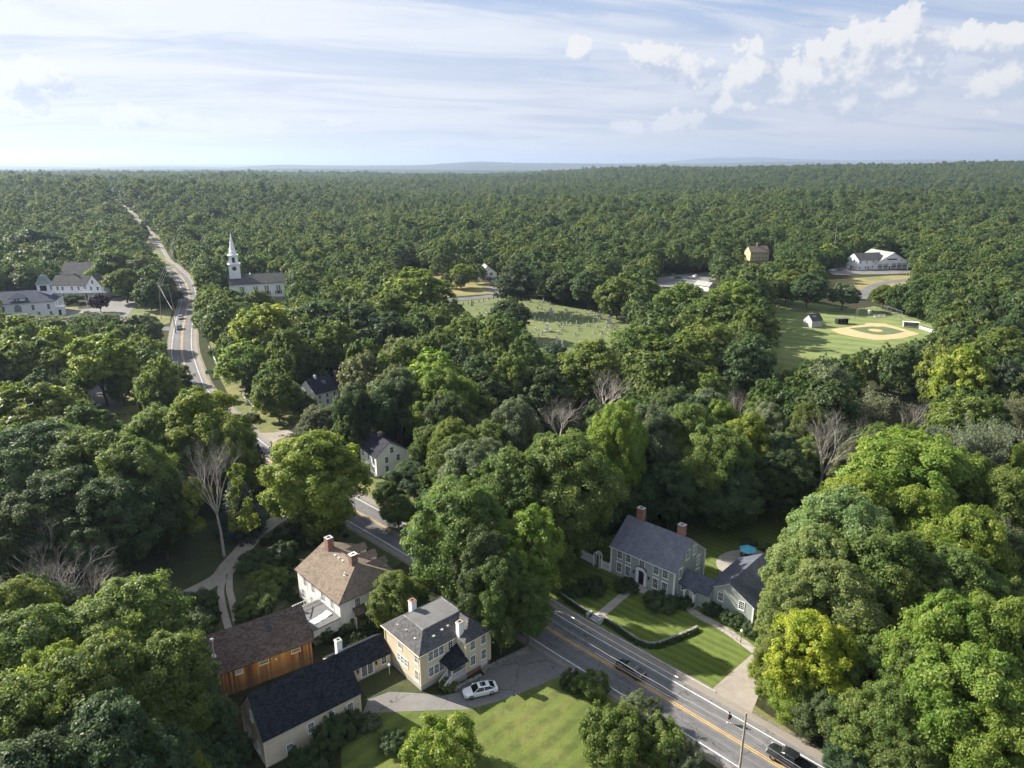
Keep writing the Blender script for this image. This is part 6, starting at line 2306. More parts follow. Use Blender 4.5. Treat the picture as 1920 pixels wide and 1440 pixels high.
for x, y, h, r, k, lab, ln in [
 (-48.7, 77.0, 20, 7.8, 'm', 'round light green maple, tallest of the clump left of the wooden barn', (0.0, 0.0)),
 (-57.4, 72.7, 19, 6.5, 'm', 'pale green tree at the left edge beside the bare twiggy trees', (0.0, 0.0)),
 (-51.6, 67.7, 18, 4.6, 'y', 'yellow-green tree glowing inside the left foreground clump', (0.0, 0.0)),
 (-45.1, 64.2, 20, 6.8, 'm', 'broad green maple in the middle of the left foreground clump', (0.0, 0.0)),
 (-40.3, 69.1, 18, 5.9, 'm', 'green maple leaning over the gable end of the wooden barn', (0.0, 0.0)),
 (-50.1, 58.9, 20, 6.1, 'm', 'green maple cut by the left edge below the yellow-green tree', (0.0, 0.0)),
 (-40.2, 57.1, 19, 6.5, 'd', 'shaded dark green maple low in the left foreground clump', (0.0, 0.0)),
 (-37.2, 68.9, 13, 3.5, 'd', 'dark green tree between wooden barn and black-roofed barn', (0.0, 0.0)),
 (-44.5, 52.4, 19, 6.1, 'd', 'dark tree at the bottom left corner', (0.0, 0.0)),
 (-37.3, 59.5, 13, 3.9, 'y', 'bright yellow-green treetop at the bottom edge left of the black-roofed barn', (0.0, 0.0)),
 (-33.9, 67.8, 6, 2.5, 'd', 'dark shrub against the gable of the black-roofed barn', (0.0, 0.0)),
 (-35.4, 62.7, 9, 3.6, 'd', 'shaded bushy tree between the bright treetop and black-roofed barn', (0.0, 0.0)),
 (-77.4, 101.3, 18, 8.1, 'x', 'grey bare tree at the left edge above the foreground clump', (0.0, 0.0)),
 (-69.5, 95.8, 15, 7.4, 'x', 'grey bare tree with many fine twigs beside the shaded lawn', (0.0, 0.0)),
 (-64.4, 95.3, 13, 5.7, 'x', 'small bare tree at the edge of the shaded lawn', (0.0, 0.0)),
 (-76.2, 93.6, 9, 3.7, 'g', 'thin green tree tangled among the bare twiggy trees', (0.0, 0.0)),
 (-68.5, 94.5, 8, 3.3, 'g', 'low green tree under the bare twiggy trees', (0.0, 0.0)),
 (-90.0, 125.0, 23, 9.7, 'd', 'big dark tree at left with lit rounded top', (0.0, 0.0)),
 (-78.2, 122.7, 23, 8.5, 'm', 'mid green tree in the dark wood left of the half-dead tree', (0.0, 0.0)),
 (-68.2, 118.2, 22, 7.3, 'm', 'rounded green tree in the dark wood facing the shaded lawn', (0.0, 0.0)),
 (-88.1, 114.5, 22, 7.1, 'd', 'dark tree at the left edge of the wood', (0.0, 0.0)),
 (-77.8, 112.2, 20, 7.5, 'd', 'shaded dark tree within the left wood', (0.0, 0.0)),
 (-68.0, 109.0, 19, 7.3, 'd', 'shaded dark tree at the edge of the shaded lawn', (0.0, 0.0)),
 (-63.9, 116.6, 17, 5.8, 'd', 'dark tree just left of the half-dead tree', (0.0, 0.0)),
 (-80.5, 106.0, 18, 6.7, 'd', 'dark tree behind the bare tree at left edge', (0.0, 0.0)),
 (-63.7, 117.8, 9, 3.9, 'd', 'low dark shrub tree at the foot of the left wood', (0.0, 0.0)),
 (-109.7, 155.3, 22, 9.3, 'm', 'green maple at left in the row below the pale parking lot', (0.0, 0.0)),
 (-116.1, 154.4, 21, 8.0, 'y', 'yellowish maple cut by the left edge below the pale lot', (0.0, 0.0)),
 (-97.1, 150.1, 18, 7.8, 'm', 'round maple just below the gap with the rail fence', (0.0, 0.0)),
 (-74.9, 139.7, 21, 7.3, 'm', 'broad maple left part of the sunlit canopy beside the road bend', (0.0, 0.0)),
 (-66.1, 142.0, 24, 9.7, 'y', 'sunlit yellow-green maple whose crown hides the road bend', (0.0, 0.0)),
 (-57.5, 136.0, 20, 5.0, 'm', 'narrow tree at the right end of the sunlit canopy by the road', (0.0, 0.0)),
 (-73.3, 121.8, 20, 6.0, 'm', 'tree below the rail fence gap in the left wood', (0.0, 0.0)),
 (-142.7, 201.5, 22, 10.2, 'm', 'green maple in front of the white hall at left', (0.0, 0.0)),
 (-133.7, 199.7, 18, 7.8, 'm', 'green maple left of the tall spreading yellow-green tree', (0.0, 0.0)),
 (-122.8, 204.2, 22, 9.9, 'y', 'tall spreading yellow-green tree beside the pale parking lot', (0.0, 0.0)),
 (-97.9, 190.6, 17, 7.9, 'd', 'dense dark round maple beside the road', (0.0, 0.0)),
 (-117.3, 203.8, 12, 4.0, 'm', 'slender small tree with thin trunk by the rail fence', (0.0, 0.0)),
 (-143.5, 269.9, 15, 6.8, 'g', 'grey-green conifer-like tree left of the road junction', (0.0, 0.0)),
 (-128.0, 229.0, 14, 6.2, 'm', 'green tree between the spreading tree and the road', (0.0, 0.0)),
 (-203.4, 371.8, 18, 8.7, 'm', 'green maple standing on the green by the inn', (0.0, 0.0)),
 (-182.6, 301.6, 9, 10.9, 'g', 'pale feathery tree in front of the flagpole lot', (0.0, 0.0)),
 (-214.0, 301.9, 8, 9.2, 'g', 'pale feathery shrub tree in front of the hall windows, left one', (0.0, 0.0)),
 (-199.9, 299.6, 8, 8.6, 'g', 'pale feathery shrub tree in front of the hall windows, right one', (0.0, 0.0)),
 (-203.1, 346.2, 9, 4.5, 'v', 'purple-leaved small tree beside the flagpole', (0.0, 0.0)),
 (-180.8, 365.1, 9, 8.8, 'd', 'dark spreading tree behind the leaning utility poles', (0.0, 0.0)),
 (-180.9, 351.8, 16, 7.3, 'd', 'dark tree left of the leaning utility poles', (0.0, 0.0)),
 (-153.0, 271.9, 11, 3.1, 's', 'small dark spruce left of the road junction', (0.0, 0.0)),
 (-231.4, 368.9, 5, 6.1, 'd', 'low dark bush beside the white hall', (0.0, 0.0)),
 (-240.2, 409.3, 13, 5.2, 'y', 'yellow-green crown in front of the inn cross gable', (0.0, 0.0)),
 (-227.7, 409.2, 23, 10.7, 'm', 'green tree right of the dark-roofed block behind the inn', (0.0, 0.0)),
 (-212.4, 409.1, 20, 9.2, 'g', 'grey-green tree left of the far stretch of road', (0.0, 0.0)),
 (-343.6, 518.9, 26, 17.3, 'd', 'dark tree behind the white hall at left', (0.0, 0.0)),
 (-290.5, 462.0, 22, 10.3, 'd', 'very dark tree behind the domed cupola', (0.0, 0.0)),
 (-56.3, 146.2, 12, 3.7, 's', 'dark spruce standing alone at the roadside', (0.0, 0.0)),
 (-53.5, 126.2, 14, 5.8, 'b', 'blue-grey spruce behind the half-dead tree', (0.0, 0.0)),
 (-53.8, 117.5, 26, 7.2, 'h', 'half-dead tree with bare grey crown and leafy lower tufts', (0.0, 0.0)),
 (-37.9, 124.6, 21, 9.7, 'y', 'big yellow-green tree hiding the road above the brown-roofed house', (0.0, 0.0)),
 (-36.0, 121.6, 12, 4.0, 'm', 'lower green part-shaded tree left of the big yellow-green roadside tree', (0.0, 0.0)),
 (-17.7, 95.0, 10, 4.1, 'm', 'rounded green tree between brown-roofed and cream houses', (0.0, 0.0)),
 (-8.6, 102.6, 22, 7.7, 'm', 'big dark green maple right of the road above the cream house', (0.0, 0.0)),
 (-4.3, 93.7, 18, 5.2, 'd', 'shaded green maple above the cream hip-roofed house', (0.0, 0.0)),
 (-1.6, 94.8, 20, 5.2, 'y', 'light yellow-green tree left of the grey-green colonial', (5.0, 4.2)),
 (-1.7, 89.6, 16, 3.9, 'm', 'roadside tree filling the gap beside the cream house', (0.0, 0.0)),
 (2.4, 91.8, 12, 3.2, 'm', 'low green roadside tree above the driveway mouth', (0.0, 0.0)),
 (9.4, 117.0, 24, 9.1, 'm', 'broad rounded maple left of the tall yellow tree in the middle wood', (0.0, 0.0)),
 (0.0, 114.5, 22, 7.1, 'm', 'green maple left of the broad rounded maple in the middle wood', (0.0, 0.0)),
 (21.0, 129.5, 26, 5.2, 'y', 'tall narrow yellow-green tree in the middle of the wood', (0.0, 0.0)),
 (14.6, 118.8, 16, 5.4, 'd', 'dark shaded tree right behind the colonial gable fence', (0.0, 0.0)),
 (-15.1, 126.7, 9, 4.2, 'd', 'dark leafy tree right of the small white house lawn', (0.0, 0.0)),
 (-21.1, 140.2, 9, 5.5, 'd', 'dark green tree beside the small white house gable', (0.0, 0.0)),
 (-26.7, 136.8, 6, 2.8, 'm', 'shrub under the small white house gable', (0.0, 0.0)),
 (-22.8, 128.4, 7, 3.2, 'm', 'leafy shrub by the road below the small white house', (0.0, 0.0)),
 (27.7, 136.9, 22, 6.6, 'g', 'grey-green tree right of the tall yellow-green tree', (0.0, 0.0)),
 (36.7, 140.2, 22, 6.2, 'm', 'round green tree in the wood behind the colonial', (0.0, 0.0)),
 (40.7, 130.3, 21, 6.9, 'm', 'lit green tree in the wood above the colonial back lawn', (0.0, 0.0)),
 (31.3, 128.2, 14, 6.3, 'd', 'dark tree behind the colonial back chimney', (0.0, 0.0)),
 (42.4, 126.8, 14, 6.3, 'd', 'dark tree edging the colonial back lawn', (0.0, 0.0)),
 (54.2, 131.2, 15, 5.9, 'd', 'dark tree left of the white dead tree', (0.0, 0.0)),
 (23.1, 129.0, 12, 5.8, 'd', 'dark tree directly behind the colonial roof', (0.0, 0.0)),
 (58.9, 154.9, 17, 5.0, 'g', 'small grey-green tree left of the white dead tree', (0.0, 0.0)),
 (50.5, 97.0, 22, 7.8, 'w', 'big grey-green maple crowding the garage wing', (0.0, 0.0)),
 (44.4, 91.9, 19, 5.9, 'w', 'pale green maple crown above the patio', (0.0, 0.0)),
 (52.3, 90.6, 21, 7.4, 'm', 'green maple right part of the big crown by the garage wing', (0.0, 0.0)),
 (38.5, 84.2, 16, 4.1, 'w', 'pale green maple overhanging the garage wing roof', (0.0, 0.0)),
 (44.1, 84.9, 18, 6.7, 'w', 'broad pale maple right of the garage wing', (0.0, 0.0)),
 (53.1, 85.2, 17, 4.8, 'm', 'shaded green tree right of the big maple group', (0.0, 0.0)),
 (70.5, 117.0, 24, 11.1, 'y', 'great sunlit yellow-green tree on the right', (0.0, 0.0)),
 (57.7, 106.8, 21, 6.7, 'y', 'sunlit yellow-green tree left of the great one on the right', (0.0, 0.0)),
 (81.1, 119.3, 20, 5.4, 'y', 'yellow-green tree right of the great sunlit tree', (0.0, 0.0)),
 (38.5, 77.3, 15, 5.2, 'o', 'golden yellow tree right of the gravel driveway', (0.0, 0.0)),
 (35.2, 79.8, 7, 2.9, 'y', 'small yellow-green tree at the gravel driveway', (0.0, 0.0)),
 (36.2, 79.2, 12, 3.2, 'm', 'green tree between the garage wing and the golden tree', (0.0, 0.0)),
 (51.5, 71.4, 21, 5.4, 'y', 'spreading yellow-green tree in the lower right', (0.0, 0.0)),
 (57.4, 71.7, 22, 5.4, 'y', 'tall yellow-green tree cut by the right edge', (0.0, 0.0)),
 (51.5, 65.0, 19, 6.0, 'y', 'yellow-green tree in the lower right corner group', (0.0, 0.0)),
 (48.6, 70.3, 16, 4.1, 'm', 'green tree with tufted boughs left of the lower right group', (0.0, 0.0)),
 (44.8, 68.0, 13, 3.8, 'm', 'tufted green tree below the broken dead trunk', (0.0, 0.0)),
 (42.5, 68.6, 10, 4.4, 'm', 'green tree at the lower right near the road', (0.0, 0.0)),
 (39.3, 72.1, 8, 3.6, 'd', 'dark leafy thicket tree at the roadside right', (0.0, 0.0)),
 (45.5, 64.9, 10, 4.3, 'm', 'green tree at the bottom edge right of the road', (0.0, 0.0)),
 (51.9, 60.8, 15, 4.3, 'y', 'yellow-green tree in the bottom right corner', (0.0, 0.0)),
 (39.5, 66.5, 6, 2.8, 'd', 'dark roadside tree at the bottom edge', (0.0, 0.0)),
 (50.3, 64.3, 8, 3.3, 'd', 'dark tree under the lower right group', (0.0, 0.0)),
 (36.5, 75.9, 8, 3.1, 'y', 'yellow-green tree at the foot of the golden tree', (0.0, 0.0)),
 (64.6, 136.1, 24, 8.2, 'x', 'tall white dead tree with forked trunk left of the great sunlit tree', (0.0, 0.0)),
 (87.3, 163.0, 18, 7.1, 'q', 'thin grey half-bare tree behind the white dead tree, left one', (0.0, 0.0)),
 (98.8, 166.7, 16, 6.0, 'x', 'grey bare tree with upright twigs in the right wood', (0.0, 0.0)),
 (49.6, 85.3, 11, 2.3, 'x', 'broken pale dead trunk behind the golden tree', (0.0, 0.0)),
 (57.2, 172.4, 17, 3.8, 'x', 'pale dead tree with upright branches left of the ball field gap', (0.0, 0.0)),
 (11.6, 160.5, 18, 7.7, 'x', 'broad bare grey tree in the middle wood', (0.0, 0.0)),
 (24.7, 186.2, 17, 9.5, 'x', 'bare twisting grey tree behind the middle wood', (0.0, 0.0)),
 (28.3, 166.8, 15, 4.0, 'x', 'small bare tree between the bare grey pair and dark wood', (0.0, 0.0)),
 (72.7, 103.5, 14, 5.7, 'x', 'bare grey tangle right of the great sunlit tree', (0.0, 0.0)),
 (77.2, 100.4, 18, 5.1, 'x', 'pale bare tree by the right edge', (0.0, 0.0)),
 (96.8, 133.3, 21, 6.0, 'q', 'thin grey-green half-bare tree at right edge', (0.0, 0.0)),
 (91.2, 136.0, 20, 5.0, 'q', 'thin half-bare tree right of the grey bare tree', (0.0, 0.0)),
 (89.4, 116.7, 18, 4.8, 'q', 'half-bare grey-green tree cut by the right edge', (0.0, 0.0)),
 (68.8, 419.5, 15, 11.0, 'q', 'thin bare-looking tree at the back of the cemetery', (0.0, 0.0)),
 (-20.4, 182.6, 22, 9.0, 'y', 'bright yellow-green tree right of the half-hidden roof', (0.0, 0.0)),
 (-46.9, 222.2, 10, 6.0, 'y', 'sunlit tree above the half-hidden blue-black roof', (0.0, 0.0)),
 (-30.1, 175.7, 20, 6.2, 'g', 'grey-green tree between the two sunlit trees', (0.0, 0.0)),
 (-37.6, 176.5, 13, 7.6, 'y', 'yellow-green tree right of the half-hidden house', (0.0, 0.0)),
 (-42.4, 171.4, 7, 4.5, 'g', 'grey-green tree left of the small white house', (0.0, 0.0)),
 (-47.5, 166.5, 13, 5.3, 'g', 'grey-green tree at the end of the side driveway', (0.0, 0.0)),
 (-65.0, 186.9, 15, 5.5, 'm', 'green tree left of the half-hidden house', (0.0, 0.0)),
 (-60.0, 191.3, 8, 3.8, 'g', 'small grey-green tree in front of the half-hidden house', (0.0, 0.0)),
 (-86.1, 244.2, 24, 11.2, 'y', 'sunlit yellow-green tree below the church', (0.0, 0.0)),
 (-84.4, 216.7, 17, 7.4, 'y', 'yellow-green tree by the verge below the church', (0.0, 0.0)),
 (-68.0, 249.6, 24, 11.5, 'd', 'dark tree in the tall dark stand right of the church', (0.0, 0.0)),
 (-54.6, 244.2, 24, 10.3, 'd', 'dark tree at the middle of the tall dark stand', (0.0, 0.0)),
 (-43.5, 238.2, 22, 9.2, 'd', 'dark tree at the right end of the tall dark stand', (0.0, 0.0)),
 (-73.9, 242.9, 22, 8.4, 'm', 'green tree at the left end of the tall dark stand', (0.0, 0.0)),
 (-134.5, 316.0, 16, 7.4, 'm', 'green tree leaning over the parked cars by the church', (0.0, 0.0)),
 (-129.1, 317.2, 17, 7.9, 'm', 'green maple hiding the church front', (0.0, 0.0)),
 (-117.9, 306.3, 13, 6.1, 'm', 'small green tree against the church side', (0.0, 0.0)),
 (-116.4, 272.7, 14, 6.5, 'd', 'dark rounded tree beside the sidewalk fence', (0.0, 0.0)),
 (-119.8, 330.7, 14, 6.3, 'm', 'young tree in front of the church windows', (0.0, 0.0)),
 (-127.7, 293.5, 12, 5.6, 'm', 'green tree at the road bend by the parked cars', (0.0, 0.0)),
 (-40.4, 308.0, 26, 15.1, 'y', 'yellow-green tree left of the cemetery road', (0.0, 0.0)),
 (-48.7, 286.8, 21, 9.8, 'm', 'green tree left of the cemetery', (0.0, 0.0)),
 (-16.8, 245.2, 18, 8.5, 'm', 'green tree at the near left corner of the cemetery', (0.0, 0.0)),
 (-4.7, 244.1, 20, 8.9, 'm', 'green tree at the near edge of the cemetery', (0.0, 0.0)),
 (-1.1, 290.8, 17, 7.8, 'd', 'dark tree beside the tall pine at the cemetery', (0.0, 0.0)),
 (8.4, 216.4, 14, 6.7, 'm', 'small green tree below the near monument of the cemetery', (0.0, 0.0)),
 (-30.2, 411.5, 9, 3.4, 'c', 'narrow columnar tree at the cemetery road, right one', (0.0, 0.0)),
 (-38.2, 417.8, 9, 3.1, 'c', 'narrow columnar tree at the cemetery road, left one', (0.0, 0.0)),
 (2.6, 343.4, 26, 12.3, 'p', 'tall dark pine at the left of the cemetery', (0.0, 0.0)),
 (-29.7, 419.1, 14, 6.3, 'y', 'pale yellow weeping tree beside the white shuttered house', (0.0, 0.0)),
 (-21.8, 435.0, 12, 5.5, 'm', 'green tree in front of the white shuttered house', (0.0, 0.0)),
 (16.9, 376.5, 17, 7.8, 'd', 'dark tree behind the cemetery, leftmost', (0.0, 0.0)),
 (27.1, 369.4, 18, 8.3, 'd', 'dark tree behind the cemetery, next to the leftmost', (0.0, 0.0)),
 (38.7, 356.6, 19, 8.7, 'd', 'dark tree behind the middle of the cemetery', (0.0, 0.0)),
 (49.4, 329.0, 20, 9.3, 'm', 'green tree at the back right of the cemetery', (0.0, 0.0)),
 (64.8, 345.3, 17, 7.8, 'm', 'green tree at the back right corner of the cemetery', (0.0, 0.0)),
 (69.7, 284.8, 24, 10.8, 'm', 'lit tree left of the small whitewashed shed', (0.0, 0.0)),
 (76.6, 263.4, 24, 11.1, 'm', 'tree just below the small whitewashed shed', (0.0, 0.0)),
 (96.2, 300.9, 22, 10.3, 'y', 'yellow-green topped tree left of the soccer goal', (0.0, 0.0)),
 (86.4, 252.9, 21, 8.7, 'm', 'green tree at the left edge of the ball field', (0.0, 0.0)),
 (68.0, 200.4, 21, 7.8, 'd', 'dark tree shading the left edge of the ball field', (0.0, 0.0)),
 (65.0, 229.9, 21, 9.8, 'm', 'green tree in the stand left of the ball field', (0.0, 0.0)),
 (13.9, 224.9, 15, 7.0, 'p', 'low dark pine at the near edge of the cemetery', (0.0, 0.0)),
 (23.9, 206.5, 20, 8.9, 'm', 'green tree screening the near edge of the cemetery', (0.0, 0.0)),
 (42.4, 230.9, 19, 8.9, 'm', 'green tree at the near right corner of the cemetery', (0.0, 0.0)),
 (223.4, 509.0, 16, 7.2, 'y', 'solitary bright tree left of the white station', (0.0, 0.0)),
 (235.6, 401.4, 14, 7.8, 'm', 'green tree right of the station forecourt', (0.0, 0.0)),
 (187.2, 355.2, 12, 7.0, 'm', 'green tree below the station, behind the ball field', (0.0, 0.0)),
 (165.7, 352.4, 13, 7.6, 'g', 'grey-green tree behind the home plate fence', (0.0, 0.0)),
 (148.7, 354.1, 18, 8.0, 'd', 'dark tree left of the station lawn', (0.0, 0.0)),
 (143.7, 369.4, 18, 8.3, 'm', 'green tree in the scrub above the soccer goal', (0.0, 0.0)),
 (120.4, 348.7, 17, 7.9, 'm', 'green tree in the scrub right of the small shed', (0.0, 0.0)),
 (-310.5, 753.7, 24, 11.1, 'p', 'tall pine behind the church spire', (0.0, 0.0)),
 (-314.4, 731.5, 20, 9.1, 'y', 'pale rounded willow beside the far lawn', (0.0, 0.0)),
 (42.2, 192.2, 23, 10.5, 'm', 'tree in the middle wood below the cemetery corner', (0.0, 0.0)),
 (8.5, 182.7, 18, 7.2, 'd', 'dark tree in the middle wood under the pine', (0.0, 0.0)),
 (-8.3, 177.6, 18, 7.7, 'd', 'dark tree right of the bright yellow-green tree', (0.0, 0.0)),
 (-10.2, 160.1, 12, 7.1, 'g', 'grey-green rounded tree right of the small white house', (0.0, 0.0)),
 (-22.5, 176.2, 5, 3.6, 'g', 'grey-green tree behind the small white house gable', (0.0, 0.0)),
 (-10.6, 132.2, 18, 5.9, 'm', 'green tree behind the dark tree beside the small white house', (0.0, 0.0)),
]:
 plant(x, y, h, r, k, lab, None, ln)

